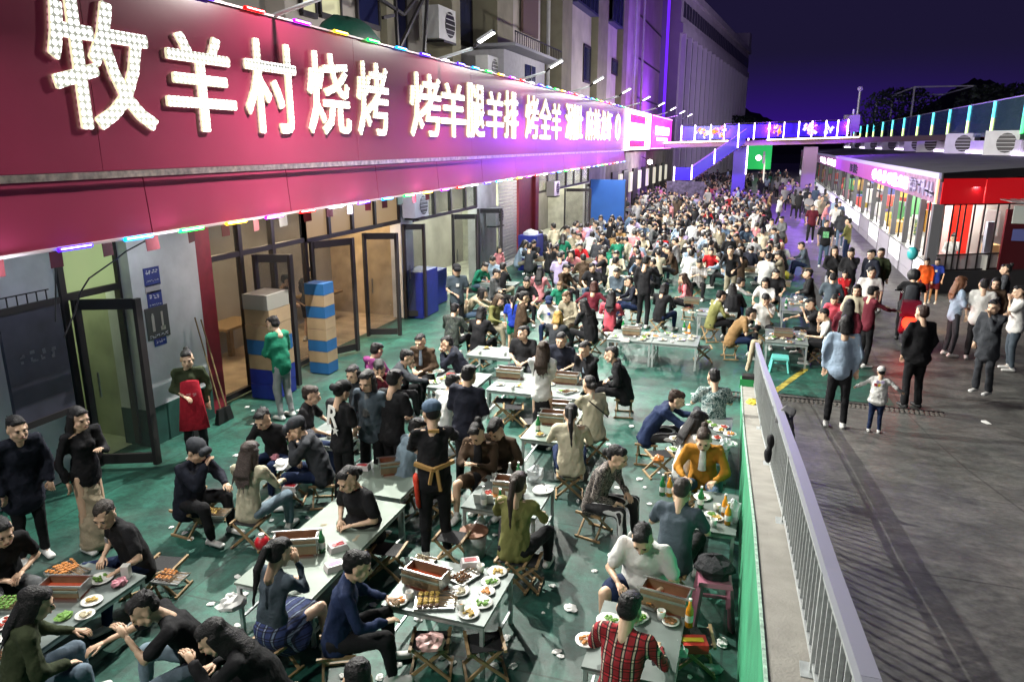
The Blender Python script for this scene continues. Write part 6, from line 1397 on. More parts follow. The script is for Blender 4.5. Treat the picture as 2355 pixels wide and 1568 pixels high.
def waiter_straps(r, J):
    m = mat('tan_strap', (.38, .22, .07), .8); P, W_, N_ = J['P'], J['W'], J['N']
    MB().bar((-.20, -.02, W_[2] - .0), (-.02, -.145, W_[2] - .03), .04).bar((-.02, -.145, W_[2] - .03), (.20, -.02, W_[2] + .0), .04).bar((.02, -.15, W_[2] - .03), (.05, -.16, W_[2] - .26), .03).bar((-.03, -.15, W_[2] - .03), (-.06, -.155, W_[2] - .18), .03).build('apron_tie', m, r)
    MB().bar((-.055, -.075, N_[2] + .01), (.055, -.075, N_[2] + .01), .03).build('neck_strap', m, r)
    g_ = cap((-.19, .02, .92), (-.17, .03, .62), (.035, .10), (.03, .09), side=(1, 0, 0), n=10); put('apron', g_.mesh('apron', [cloth_m]), r, color=(.45, .04, .02))
def strap(r, J):
    c = J['Ch']; MB().bar((-.15, -.10, c[2] + .16), (.16, -.12, c[2] - .12), .02).build('bag_strap', m_dark, r)
def hood_up(r, J):
    n, h = J['N'], J['H']; g_ = cap(n + np.array([-.09, -.03, .0]), n + np.array([.09, -.03, .0]), .07).join(cap(n + np.array([0, -.09, .0]), h + np.array([0, -.08, -.03]), (.12, .04), (.11, .04), side=(1, 0, 0)))
    put('hood', g_.mesh('hood', [pattern(PATT['whiteplaid'], 'whiteplaid')]), r)
def logo(col, dx=0.0, sz=.05):
    def f(r, J):
        c = J['Ch']; MB().box((dx, c[1] + .135, c[2] - .02), (sz, .012, sz)).build('chest_print', mat('print_' + col, C[col], .7), r)
    return f
def phone(r, J):
    a = (J['WrL'] + J['WrR'])/2; MB().box((a[0], a[1] + .10, a[2] + .03), (.075, .012, .15), M=rotm(-40)).build('phone', mat('phone', (.05, .05, .06), .2, emit=.15, ecol=(.6, .7, 1)), r)
def rotm(a): return Matrix.Rotation(R(a), 3, 'X')
def backpack(col):
    def f(r, J):
        c = J['Ch']; g_ = cap(c + np.array([0, -.17, .08]), c + np.array([0, -.17, -.18]), (.13, .07), (.14, .08), side=(1, 0, 0)); put('backpack', g_.mesh('backpack', [cloth_m]), r, color=C[col])
    return f
# --- lower left
S(241, 1182, 200, 'man in black T-shirt with round chest badge sitting cross handed at lower left', top=('tee', 'blk'), bot=('jeans', 'navy'), hair='crop', arms=('knee', 'lap'), lean=18, nod=24, turn=35, g=1.15, spread=.24, extra=logo('lgr', .07), hc=(.03, .024, .02))
S(4, 1222, 110, 'man at the left edge in dark T-shirt and grey trousers with hands at his knee', top=('tee', 'blk'), bot=('trousers', 'gry'), hair='short', arms=('lap', 'lap'), lean=22, nod=18)
S(84, 1385, 35, 'woman in olive green jacket with very long black hair at lower left', top=('hood', 'dol'), bot=('jeans', 'denim'), hair='long', arms=('table', 'knee'), lean=16, nod=22, turn=-10)
S(331, 1400, 222, 'man in black T-shirt eating with hand at his mouth at the bottom left', top=('tee', 'blk'), bot=('jeans', 'ljn'), hair='short', arms=('face', 'reach'), lean=30, nod=38, g=1.12, spread=.26)
S(490, 1465, 235, 'woman in black hunched over her food at the bottom edge', top=('long', 'blk'), bot=('trousers', 'blk'), hair='long', arms=('face', 'table'), lean=34, nod=34, g=1.15)
S(641, 1270, 12, 'woman in grey sweater and blue tartan skirt seen from behind', top=('longf', 'slt'), bot=('skirt', 'blueplaid'), hair='pony', arms=('table', 'face'), lean=10, nod=18, g=.98)
S(822, 1300, 62, 'man in navy blue shirt seen from behind beside the centre foreground table', top=('long', 'navy'), bot=('trousers', 'blk'), hair='short', arms=('table', 'table'), lean=16, nod=20, g=1.15)
S(822, 1560, 330, 'person with dark curly hair and a white checked hood cut off by the bottom edge', top=('hood', 'whiteplaid'), bot=('trousers', 'blk'), hair='messy', arms=('lap', 'table'), lean=18, nod=28, extra=hood_up)
S(575, 1040, -4, 'woman with long streaked hair, cream top and pale jeans seen from behind', top=('longf', 'crm'), bot=('jeans', 'ljn'), hair='long', arms=('table', 'table'), lean=8, nod=15, hc=(.06, .045, .04), spread=.25)
S(452, 1036, 95, 'person in black cap and long dark blue coat sitting beside the skewer stool', top=('coat', 'ink'), bot=('trousers', 'blk'), hair='crop', cap_='dgr', arms=('table', 'face'), lean=16, nod=20, g=1.15)
S(604, 963, 178, 'man in black T-shirt facing the viewer with arms spread over the table', top=('tee', 'blk'), bot=('jeans', 'navy'), hair='short', arms=('out', 'table'), lean=22, nod=28, g=1.1)
S(683, 984, 245, 'man in dark cap and leather jacket resting his chin on his hand', top=('hood', 'dgr'), bot=('jeans', 'navy'), hair='crop', cap_='dgr', arms=('chin', 'chin'), lean=22, nod=24, g=1.1)
T(182, 962, 100, 'woman in black top and long cream skirt standing at the far left', top=('longf', 'blk'), bot=('longskirt', 'bei'), hair='long', arms=('phone', 'down'), s=.98)
S(800, 1102, 200, 'large woman in black T-shirt and cream trousers facing the long pale table', top=('tee', 'blk'), bot=('trousers', 'khk'), hair='lowbun', arms=('lap', 'lap'), lean=16, nod=24, g=1.32, spread=.26)
T(993, 950, -28, 'waiter in black with a blue cap and tan apron tie, standing in the middle', top=('long', 'blk'), bot=('trousers', 'blk'), hair='crop', cap_='jea', arms=('table', 'reach'), lean=8, nod=14, g=1.12, extra=waiter_straps, s=1.03)
S(914, 992, 180, 'girl in lilac jacket eating behind the empty pale table', top=('hood', 'lil'), bot=('trousers', 'blk'), hair='bun', arms=('face', 'face'), lean=18, nod=30, s=.85)
S(1096, 997, 185, 'woman in brown cardigan over black top looking down at her phone', top=('longf', 'brn'), bot=('shorts', 'brn'), hair='bun', arms=('phone', 'phone'), lean=14, nod=32, g=1.08, extra=inner('blk', .07))
S(1140, 988, 190, 'man in brown shirt with hands together beside the woman in brown cardigan', top=('long', 'brn'), bot=('trousers', 'blk'), hair='messy', arms=('lap', 'lap'), lean=18, nod=32)
S(1191, 1112, 2, 'woman in olive shirt with a long ponytail seen from behind', top=('longf', 'olv'), bot=('trousers', 'blk'), hair='pony', arms=('table', 'table'), lean=8, nod=10, g=1.12, hc=(.03, .02, .015), spread=.25)
S(1312, 950, -14, 'woman in cream knitted sweater with black ponytail seen from behind', top=('long', 'crm'), bot=('jeans', 'navy'), hair='pony', arms=('table', 'table'), lean=10, nod=14, g=1.12)
S(1354, 884, 320, 'woman in cream top with a black cross strap by the table with two grills', top=('long', 'crm'), bot=('trousers', 'crm'), hair='lowbun', arms=('table', 'lap'), lean=14, nod=18, g=1.1, extra=strap)
S(1420, 1050, 105, 'woman in animal print shirt leaning forward with striped trousers', top=('long', 'zebra'), bot=('trousers', 'stripes'), hair='lowbun', arms=('knee', 'knee'), lean=22, nod=18, g=1.15)
S(1618, 1010, 180, 'woman in mustard jacket over white shirt facing the viewer', top=('hood', 'mus'), bot=('jeans', 'jea'), hair='bun', arms=('table', 'table'), lean=18, nod=24, g=1.0, extra=inner('wht', .05), hc=(.03, .018, .012))
S(1567, 1128, 8, 'man with shaved hair and dark T-shirt seen from behind by the green wall', top=('tee', 'slt'), bot=('trousers', 'blk'), hair='crop', arms=('table', 'table'), lean=16, nod=20, g=1.15, hc=(.03, .025, .022))
S(1477, 1238, 182, 'large man in white T-shirt and shorts facing the viewer at lower right', top=('tee', 'wht'), bot=('shorts', 'navy'), hair='short', arms=('table', 'table'), lean=22, nod=36, g=1.42, spread=.33)
S(1447, 1398, 10, 'person in red tartan shirt seen from behind at the bottom', top=('long', 'redplaid'), bot=('trousers', 'blk'), hair='short', arms=('table', 'table'), lean=14, nod=20, g=1.1)
S(1641, 868, -14, 'man in pale floral shirt seen from behind by the green wall', top=('tee', 'floral'), bot=('trousers', 'dgr'), hair='short', arms=('table', 'table'), lean=14, nod=20, g=1.2)
S(1556, 918, 85, 'man in navy jacket and striped trousers reaching over the table', top=('hood', 'navy'), bot=('trousers', 'stripes'), hair='short', arms=('reach', 'reach'), lean=34, nod=22, g=1.05, hc=(.03, .015, .01))
S(1606, 968, 60, 'woman with long black hair and white top beside the mustard jacket', top=('longf', 'wht'), bot=('jeans', 'ljn'), hair='long', arms=('table', 'table'), lean=14, nod=22)
T(1249, 803, -6, 'woman in white blouse and black skirt with long hair standing between two grills', top=('longf', 'wht'), bot=('longskirt', 'blk'), hair='long', arms=('cross', 'cross'), hc=(.035, .022, .015), s=.96)
S(1203, 766, 180, 'big man in black V-neck T-shirt behind the table with two grills', top=('tee', 'blk'), bot=('trousers', 'dgr'), hair='short', arms=('lap', 'lap'), lean=8, nod=4, turn=-35, g=1.25, spread=.25)
S(1290, 782, 180, 'man in dark navy shirt facing the viewer behind the two grills', top=('tee', 'ink'), bot=('trousers', 'blk'), hair='short', arms=('lap', 'lap'), lean=10, nod=12, g=1.15)
S(1344, 803, 205, 'man in black jacket over pale blue shirt with hand at his mouth', top=('hood', 'blk'), bot=('trousers', 'navy'), hair='short', arms=('chin', 'lap'), lean=16, nod=16, extra=inner('lbl', .05))
S(1405, 815, 262, 'man in black jacket on a folding stool at the right end of the two grills', top=('coat', 'blk'), bot=('trousers', 'blk'), hair='short', arms=('lap', 'lap'), lean=20, nod=14, g=1.1)
T(1078, 862, 5, 'man in navy hooded jacket standing with his back to the viewer', top=('hood', 'ink'), bot=('trousers', 'blk'), hair='short', arms=('lap', 'lap'), lean=6, nod=12, g=1.12)
T(908, 873, 12, 'man in black T-shirt standing with his back turned left of the navy jacket', top=('tee', 'blk'), bot=('trousers', 'blk'), hair='short', arms=('down', 'lap'), lean=6, nod=14, g=1.05)
T(844, 876, 182, 'woman in dark grey open shirt standing and facing the viewer', top=('long', 'slt'), bot=('trousers', 'blk'), hair='bob', arms=('down', 'down'), nod=16, extra=inner('gry', .05))
T(785, 900, 20, 'person in black T-shirt with a white letter R and star on the back', top=('tee', 'blk'), bot=('trousers', 'blk'), hair='crop', cap_='blk', hatback=True, arms=('lap', 'lap'), nod=12, s=.95, extra=white_R)
S(716, 908, 70, 'man in black T-shirt turned right with a floral bag beside the R shirt', top=('tee', 'blk'), bot=('trousers', 'navy'), hair='short', arms=('table', 'table'), lean=12, nod=10, hc=(.03, .02, .016), seatz=.42)
S(811, 860, 182, 'woman with long dark hair behind the dark grey shirt', top=('long', 'dgr'), bot=('trousers', 'blk'), hair='long', arms=('lap', 'lap'), lean=8, nod=12)
S(866, 806, 20, 'person in dark purple jacket turned away beside the open door', top=('hood', 'pur'), bot=('trousers', 'blk'), hair='short', lean=10)
S(966, 786, 182, 'man in brown jacket over blue shirt facing the viewer', top=('hood', 'brn'), bot=('trousers', 'blk'), hair='short', arms=('lap', 'lap'), lean=12, nod=14, extra=inner('lbl', .04))
S(1027, 790, 255, 'man in dark navy jacket bending left with hand at his face', top=('coat', 'ink'), bot=('trousers', 'blk'), hair='short', arms=('chin', 'chin'), lean=26, nod=22, g=1.1)
S(936, 822, 72, 'man in long grey jacket leaning over a table towards the right', top=('coat', 'dgr'), bot=('trousers', 'blk'), hair='short', arms=('table', 'reach'), lean=24, nod=18, g=1.15)
S(872, 848, 150, 'person in maroon jacket eating behind the standing man in black', top=('hood', 'mar'), bot=('trousers', 'blk'), hair='messy', arms=('face', 'lap'), lean=18, nod=24)
S(1040, 880, 20, 'person in white top half hidden by the navy hooded jacket', top=('long', 'wht'), bot=('trousers', 'blk'), hair='short', lean=18)
S(960, 985, 40, 'person in pale green jacket half hidden behind the waiter', top=('hood', 'ljn'), bot=('trousers', 'blk'), hair='short', lean=18)
T(627, 746, 282, 'young man in bright green hoodie and grey track trousers standing by the cartons', top=('hood', 'grn'), bot=('trousers', 'lgr'), hair='short', arms=('lap', 'lap'), lean=8, nod=26, extra=logo('yel', 0, .06))
T(430, 826, 140, 'waitress in dark top and long red apron standing near the entrance', top=('long', 'dol'), bot=('trousers', 'blk'), hair='bun', arms=('down', 'lap'), nod=8, extra=apron_red, s=.95)
T(40, 985, 110, 'dark figure in blue standing in the smoke at the left edge', top=('coat', 'ink'), bot=('trousers', 'blk'), hair='short', lean=14, g=1.1)
plan((-9.6, 14.2), 10, 'stand', top=('long', 'dgr'), bot=('shorts', 'blk'), hair='short', arms=('lap', 'lap'), lean=5, nod=12, label='waiter in dark shorts standing inside behind the open glass door')
plan((-9.5, 13.2), 60, 'stand', top=('tee', 'brn'), bot=('trousers', 'blk'), hair='short', arms=('lap', 'table'), lean=5, nod=18, label='person moving inside the warm lit room behind the glass')
T(1050, 622, 150, 'waiter in dark T-shirt and cap standing by the doors in the middle distance', top=('tee', 'slt'), bot=('trousers', 'blk'), hair='crop', cap_='blk', arms=('down', 'lap'), extra=logo('wht', .0, .07))
S(1046, 712, 10, 'man in dark camouflage jacket with his back to the viewer', top=('hood', 'camo'), bot=('trousers', 'blk'), hair='short', lean=12)
S(1107, 720, 5, 'person in black quilted jacket seated on a woven stool', top=('coat', 'blk'), bot=('trousers', 'blk'), hair='bob', lean=12)
S(1110, 674, 78, 'woman in beige jumper and jeans bending to the right', top=('long', 'bei'), bot=('jeans', 'jea'), hair='bob', arms=('reach', 'reach'), lean=40, nod=14, seatz=.40)
S(1148, 690, 110, 'person in olive brown top beside the blue and green shirt', top=('long', 'olv'), bot=('trousers', 'khk'), hair='long', lean=15, hc=(.06, .04, .025))
T(1179, 690, 350, 'child in blue and green sports shirt standing behind the brown coat', top=('tee', 'blu'), bot=('shorts', 'grn'), hair='short', s=.72)
T(1205, 684, 60, 'woman in brown leather coat standing in the middle distance', top=('coat', 'brn'), bot=('trousers', 'blk'), hair='pony', arms=('lap', 'lap'), s=.93, lean=6)
S(1211, 650, 160, 'man in black T-shirt facing the viewer behind the brown coat', top=('tee', 'blk'), bot=('trousers', 'blk'), hair='short', lean=14, arms=('table', 'lap'))
S(1262, 694, 170, 'boy in white T-shirt and navy cap eating', top=('tee', 'wht'), bot=('trousers', 'navy'), hair='crop', cap_='navy', lean=14, s=.9, extra=logo('blu', 0, .07))
S(1283, 730, 5, 'person with blond hair and grey sweater seen from behind', top=('long', 'dgr'), bot=('trousers', 'blk'), hair='bob', hc=(.35, .22, .06), lean=10)
S(1340, 702, 300, 'woman in loose black jacket leaning on her hand', top=('coat', 'blk'), bot=('trousers', 'blk'), hair='long', arms=('chin', 'lap'), lean=22)
S(1366, 660, 5, 'person in dark red shirt seen from behind', top=('long', 'mar'), bot=('trousers', 'blk'), hair='bob', arms=('out', 'out'), lean=8, hc=(.05, .02, .015))
S(1406, 683, 0, 'woman in bright coral shirt with long hair seen from behind', top=('longf', 'hot'), bot=('trousers', 'blk'), hair='long', lean=8)
T(1486, 602, 20, 'tall man all in black standing with his back to the viewer among the tables', top=('long', 'blk'), bot=('trousers', 'blk'), hair='short', arms=('down', 'reach'), nod=16, s=1.03)
S(1287, 658, 175, 'child in green shirt with light brown hair', top=('tee', 'grn'), bot=('trousers', 'blk'), hair='short', s=.85, hc=(.12, .07, .03))
S(1302, 684, 200, 'person in khaki jacket beside the child in green', top=('hood', 'khk'), bot=('trousers', 'khk'), hair='short', lean=16, hc=(.08, .04, .02))
S(1362, 616, 178, 'man in black T-shirt with a small white chest mark', top=('tee', 'blk'), bot=('jeans', 'jea'), hair='crop', lean=12, g=1.15, extra=logo('wht', 0, .05))
S(1302, 619, 110, 'man in brown jacket turned to the right in the crowd', top=('hood', 'brn'), bot=('trousers', 'blk'), hair='short', lean=10)
S(1142, 630, 95, 'man in grey tweed jacket with folded arms by the doors', top=('hood', 'gry'), bot=('trousers', 'blk'), hair='short', arms=('cross', 'cross'), lean=8)
T(1148, 575, 130, 'child in pink and white outfit standing by the blue bin', top=('longf', 'pnk'), bot=('trousers', 'lil'), hair='bob', s=.75)
S(1242, 626, 0, 'woman in pink sweater turned away in the crowd', top=('long', 'pnk'), bot=('trousers', 'blk'), hair='long', lean=12)
S(1418, 628, 190, 'man in dark blue jacket listening with folded arms', top=('hood', 'slt'), bot=('trousers', 'blk'), hair='short', arms=('cross', 'cross'), lean=8)
S(1445, 648, 250, 'person in navy jacket beside the tall man in black', top=('hood', 'ink'), bot=('trousers', 'navy'), hair='short', lean=18)
S(1528, 664, 25, 'person in black seated right of the tall man in black', top=('long', 'blk'), bot=('trousers', 'navy'), hair='bob', lean=14)
S(1570, 640, 270, 'woman in dusty pink jacket with long hair facing left', top=('longf', 'pnk'), bot=('trousers', 'blk'), hair='long', arms=('lap', 'chin'), lean=14, extra=inner('red', .05), hc=(.03, .015, .01))
S(1608, 606, 180, 'man in pale checked shirt looking at his phone', top=('tee', 'whiteplaid'), bot=('trousers', 'blk'), hair='short', arms=('phone', 'phone'), lean=16, nod=28)
T(1680, 577, 190, 'person in black bending over a table with a yellow bag', top=('long', 'blk'), bot=('trousers', 'khk'), hair='short', lean=22, arms=('table', 'table'))
S(1755, 583, 262, 'man in navy blue jacket leaning forward to the left', top=('hood', 'navy'), bot=('trousers', 'navy'), hair='short', lean=26, arms=('table', 'table'))
S(1797, 566, 182, 'bald elderly man in white shirt behind the navy jacket', top=('tee', 'wht'), bot=('trousers', 'gry'), hair='none', lean=16, arms=('table', 'table'))
S(1842, 566, 262, 'man in dark blue jacket sitting near the walkway', top=('hood', 'slt'), bot=('jeans', 'navy'), hair='short', lean=18)
S(1683, 664, 350, 'woman in a voluminous black coat with white back letters', top=('coat', 'blk'), bot=('trousers', 'blk'), hair='long', lean=26, g=1.25)
S(1658, 681, 60, 'person in pale yellow patterned shirt beside the black coat', top=('long', 'olv'), bot=('trousers', 'blk'), hair='short', lean=18)
S(1703, 650, 60, 'person in white shirt leaning low beyond the black coat', top=('long', 'wht'), bot=('trousers', 'navy'), hair='short', lean=40, arms=('reach', 'reach'))
S(1727, 722, 78, 'man in mustard brown shirt on a folding stool by the railing end', top=('tee', 'tan'), bot=('trousers', 'navy'), hair='short', lean=34, nod=14, arms=('table', 'table'), g=1.1)
S(1760, 690, 175, 'young man in white T-shirt facing the mustard shirt', top=('tee', 'wht'), bot=('trousers', 'blk'), hair='messy', arms=('face', 'table'), lean=14)
S(1760, 651, 200, 'person in white top behind the young man in white T-shirt', top=('tee', 'wht'), bot=('trousers', 'blk'), hair='bob', lean=10)
S(1784, 630, 178, 'man in black T-shirt with head turned behind the small grill', top=('tee', 'blk'), bot=('trousers', 'blk'), hair='short', turn=30, lean=8, g=1.15)
S(1857, 630, 268, 'man in black jacket and blue jeans sitting alone near the walkway', top=('hood', 'blk'), bot=('jeans', 'jea'), hair='short', arms=('lap', 'lap'), lean=8, nod=4, g=1.1)
S(1863, 700, 250, 'man in black printed T-shirt eating at the right side of the table', top=('tee', 'blk'), bot=('trousers', 'blk'), hair='short', arms=('face', 'reach'), lean=16, g=1.15, extra=logo('lgr', 0, .08))
S(1893, 724, 275, 'man in white T-shirt with cropped hair beside the black printed T-shirt', top=('tee', 'wht'), bot=('trousers', 'blk'), hair='crop', arms=('table', 'chin'), lean=18, g=1.15)
# --- people on the ramp and the walkway at right
rz_ = lambda y: ramp_z(y)
T(1945, 745, 5, 'woman in pale blue blouse and black leggings holding the child by the hand', top=('long', 'lbl'), bot=('trousers', 'blk'), hair='bob', arms=('down', 'down'), nod=6, z0=rz_(11.4), g=1.05, s=.98)
T(2026, 855, 8, 'small child in white cap and colourful printed top holding hands', top=('long', 'wht'), bot=('jeans', 'navy'), hair='crop', cap_='wht', arms=('out', 'out'), z0=rz_(11.3), s=.57, g=1.4, extra=lambda r, J: [MB().box((dx, J['Ch'][1] - .135, J['Ch'][2] - dz), (.07, .012, .07)).build('back_print', mat('print_' + c_, C[c_], .7), r) for dx, dz, c_ in ((-.09, .0, 'red'), (0, .0, 'yel'), (.09, .0, 'gry'), (-.05, -.09, 'lil'), (.06, -.09, 'lil'), (.04, .10, 'grn'))])
T(2119, 720, -22, 'big man all in black holding the small child by the hand', top=('long', 'blk'), bot=('wide', 'blk'), hair='short', arms=('down', 'down'), z0=rz_(11.2), g=1.35, s=1.04, hc=(.03, .015, .012), shoe='blk')
T(2008, 672, 65, 'woman in plum blouse and black trousers reaching to the red scooter', top=('long', 'mar'), bot=('trousers', 'blk'), hair='short', arms=('reach', 'reach'), z0=0, s=.97)
T(2210, 650, 72, 'woman with long brown hair, denim shirt and grey trousers at right', top=('long', 'lbl'), bot=('trousers', 'dgr'), hair='long', arms=('lap', 'lap'), hc=(.14, .06, .03), s=1.0)
T(2262, 655, 10, 'man in white T-shirt with his back turned in the group at right', top=('tee', 'wht'), bot=('trousers', 'blk'), hair='short', arms=('down', 'lap'), z0=0, g=1.15)
T(2285, 706, 222, 'woman in loose black suit with hair bun drinking at right', top=('coat', 'dgr'), bot=('wide', 'dgr'), hair='bun', arms=('face', 'down'), z0=rz_(12.6), s=.98)
T(2343, 672, 270, 'person in white T-shirt at the right edge drinking', top=('tee', 'wht'), bot=('trousers', 'slt'), hair='short', arms=('face', 'cross'), z0=0, g=1.15)
T(2312, 620, 285, 'woman with pale face at the back of the group at right', top=('long', 'dgr'), bot=('trousers', 'blk'), hair='bun', arms=('lap', 'lap'), s=.98)
T(2290, 652, 200, 'person half hidden behind the white T-shirt in the group at right', top=('hood', 'brn'), bot=('trousers', 'blk'), hair='bob', s=.95)
T(2004, 627, 182, 'man with glasses in plain white T-shirt standing near the scooter', top=('tee', 'wht'), bot=('trousers', 'khk'), hair='crop', g=1.2)
T(1943, 632, 188, 'child in bright red top beside the man in white T-shirt', top=('long', 'red'), bot=('trousers', 'blk'), hair='bun', s=.72, arms=('cross', 'cross'))
T(1919, 577, 175, 'woman in black with hand at her chin behind the red child', top=('long', 'blk'), bot=('trousers', 'lgr'), hair='bob', arms=('chin', 'lap'))
T(1957, 582, 195, 'man in black jacket rubbing his face behind the red child', top=('hood', 'blk'), bot=('trousers', 'blk'), hair='short', arms=('face', 'lap'), nod=20)
T(2003, 586, 230, 'man in dark suit walking by the lit counter panels', top=('hood', 'ink'), bot=('trousers', 'blk'), hair='short', kind='walk', extra=inner('wht', .04))
T(2026, 582, 200, 'man in olive brown shirt behind the dark suit', top=('long', 'dol'), bot=('trousers', 'blk'), hair='short')
T(1901, 515, 182, 'man in black T-shirt with large green print standing in the walkway', top=('tee', 'blk'), bot=('jeans', 'jea'), hair='crop', g=1.1, extra=lambda r, J: MB().box((0, J['Ch'][1] + .14, J['Ch'][2] - .08), (.20, .02, .22)).build('chest_print', mat('green_graphic', (.15, .45, .2), .7, noise=.6, nscale=20), r))
T(1950, 510, 300, 'man in olive shirt standing at the counter of the pavilion', top=('long', 'olv'), bot=('jeans', 'navy'), hair='short', arms=('lap', 'lap'))
T(1869, 478, 185, 'man in maroon polo shirt walking towards the viewer', top=('tee', 'mar'), bot=('trousers', 'blk'), hair='crop', kind='walk', g=1.1)
S(1915, 640, 10, 'person in grey green jacket with a white cord seated behind the red child', top=('hood', 'slt'), bot=('trousers', 'khk'), hair='short', seatz=.5)
T(1953, 702, 15, 'woman with long black hair in dark red knit behind the pale blue blouse', top=('long', 'mar'), bot=('trousers', 'blk'), hair='long', s=.92)
T(1970, 668, 190, 'woman with pale face and cream jumper among the group by the ramp', top=('long', 'crm'), bot=('trousers', 'blk'), hair='long', s=.93)
S(1918, 690, 180, 'child in magenta jacket among the seated diners near the ramp', top=('hood', 'hot'), bot=('trousers', 'blk'), hair='short', s=.85)
cc = at_x(2222, 546, 6.4)
plan((5.78, 26.1), 190, 'stand', label='shopkeeper in white standing in the window of the nearest stall', top=('long', 'wht'), bot=('longskirt', 'bei'), hair='bun', arms=('face', 'lap'), lean=2, nod=12, z0=.08, s=.95)
# scooter with rider and children
sx = at_z(2080, 800, 0); sc = thing('scooter', (sx.x, sx.y, 0), 'dark red motor scooter with a glowing round tail light seen from behind', 'scooter', None, R(-8))
m_scr = mat('dark_red_fairing', (.12, .006, .02), .25)
for yy_ in (-.05, 1.15): MB().cyl((-.05, yy_, .27), (.05, yy_, .27), .27, n=20).build('wheel', m_dark, sc)
q = MB(); q.box((0, -.15, .62), (.38, .45, .35), taper=.8).box((0, .15, .48), (.34, .8, .22)).box((0, .75, .28), (.36, .5, .08)); q.box((0, 1.05, .7), (.42, .10, .75)); q.build('body', m_scr, sc)
MB().box((0, .2, .80), (.34, .95, .12), taper=.85).build('seat', m_dark, sc); MB().box((0, -.30, .96), (.42, .36, .32), taper=.85).build('top_box', m_scr, sc)
MB().cyl((0, -.40, .66), (0, -.43, .66), .15, n=18).build('tail_light', mat('red_tail_light', (.6, .02, .02), .3, emit=5, ecol=(1, .03, .01)), sc); MB().box((0, -.42, .46), (.16, .01, .1)).build('plate', m_white, sc)
MB().bar((-.33, .98, 1.12), (.33, .98, 1.12), .03).build('handlebar', m_dark, sc); MB().box((0, -.42, .30), (.2, .04, .18)).build('mudguard', m_dark, sc)
L = bpy.data.lights.new('headlight_glow', 'SPOT'); L.energy = 130; L.color = (1, .55, .15); L.spot_size = R(70); o = bpy.data.objects.new('headlight_glow', L); COL.objects.link(o); o.parent = sc; o.location = (.1, 1.25, .9); o.rotation_euler = (R(70), 0, R(-25))
L = bpy.data.lights.new('tail_glow', 'POINT'); L.energy = 14; L.color = (1, .04, .02); L.shadow_soft_size = .1; o = bpy.data.objects.new('tail_glow', L); COL.objects.link(o); o.parent = sc; o.location = (0, -.6, .6)
plan((sx.x + .04, sx.y + .32), 8, 'sit', top=('hood', 'blk'), bot=('trousers', 'blk'), hair='none', helmet='blk', seatz=.80, lean=10, arms=('reach', 'reach'), g=1.15, label='rider in black helmet and jacket sitting on the red scooter', extra=backpack('dgr'), shoe='blk')
T(2132, 602, 182, 'child in orange sitting behind the scooter rider', top=('long', 'org'), bot=('shorts', 'mar'), hair='messy', s=.72, z0=.35)
T(2156, 603, 200, 'child in blue shirt beside the child in orange', top=('tee', 'blu'), bot=('shorts', 'mar'), hair='short', s=.68, z0=.40, extra=logo('wht', 0, .08))
t = thing('rear_view_mirror', at_z(2098, 583, 1.75), 'teal round balloon above the scooter rider', 'balloon'); t.name = 'balloon'; MB().blob((0, 0, 0), (.13, .13, .17), n=12, k=8).build('balloon_skin', mat('teal_balloon', (.05, .4, .42), .3), t, smooth=True)
# ------------------------------------------------------------------ the crowd behind them
busy = [(p['pos'][0], p['pos'][1]) for p in PEOPLE]
def free(x, y, d=.62): return all((x - a)**2 + (y - b_)**2 > d*d for a, b_ in busy)
cr = random.Random(21)
tops = [('blk', 'black', 9), ('ink', 'dark navy', 5), ('wht', 'white', 7), ('lgr', 'light grey', 4), ('gry', 'grey', 3), ('crm', 'cream', 3), ('lbl', 'pale blue', 3), ('pnk', 'pink', 2), ('brn', 'brown', 2), ('khk', 'khaki', 2), ('red', 'red', 1), ('lil', 'lilac', 2), ('jea', 'denim blue', 2), ('dgr', 'charcoal', 3), ('tan', 'tan', 1), ('grn', 'green', 1), ('hot', 'coral', 1)]
bag = [t_ for t_ in tops for _ in range(t_[2])]
VAR = []
for i in range(12):
    k = dict(kind='sit', lean=[8, 14, 20, 28][i % 4], nod=[12, 22, 30][i % 3], arms=[('table', 'table'), ('face', 'table'), ('lap', 'lap'), ('table', 'face'), ('reach', 'table'), ('chin', 'lap')][i % 6], top=['tee', 'long', 'hood', 'long'][i % 4], bot='trousers', hair=['short', 'long', 'short', 'bob', 'messy', 'pony', 'short', 'bun', 'crop', 'short', 'long', 'short'][i], g=[1, .95, 1.1][i % 3], spread=.17)
    VAR.append(k)
for i in range(6): VAR.append(dict(kind=['stand', 'walk'][i % 2], lean=[2, 10, 4][i % 3], nod=12, arms=[('down', 'down'), ('lap', 'lap'), ('down', 'face')][i % 3], top=['tee', 'long', 'hood'][i % 3], bot='trousers', hair=['short', 'long', 'short', 'pony', 'short', 'bob'][i], g=1.0, spread=.17))
for i, k in enumerate(VAR):
    key = 'crowd%d_' % i; k['J'] = person_geo(key, k['kind'], k['lean'], k['nod'], 0, k['arms'][0], k['arms'][1], k['spread'], .33, k['top'], k['bot'], k['g'], False, .034); k['key'] = key; job(key + 't2', [JOBS[key + 't']['raw']], .08, 1); job(key + 'p2', [JOBS[key + 'p']['raw']], .07, 1)
far_tr = [mat('far_black_trousers', C['blk'], .85), mat('far_denim', C['jea'], .85), mat('far_grey_trousers', C['gry'], .85), mat('far_khaki', C['khk'], .85)]
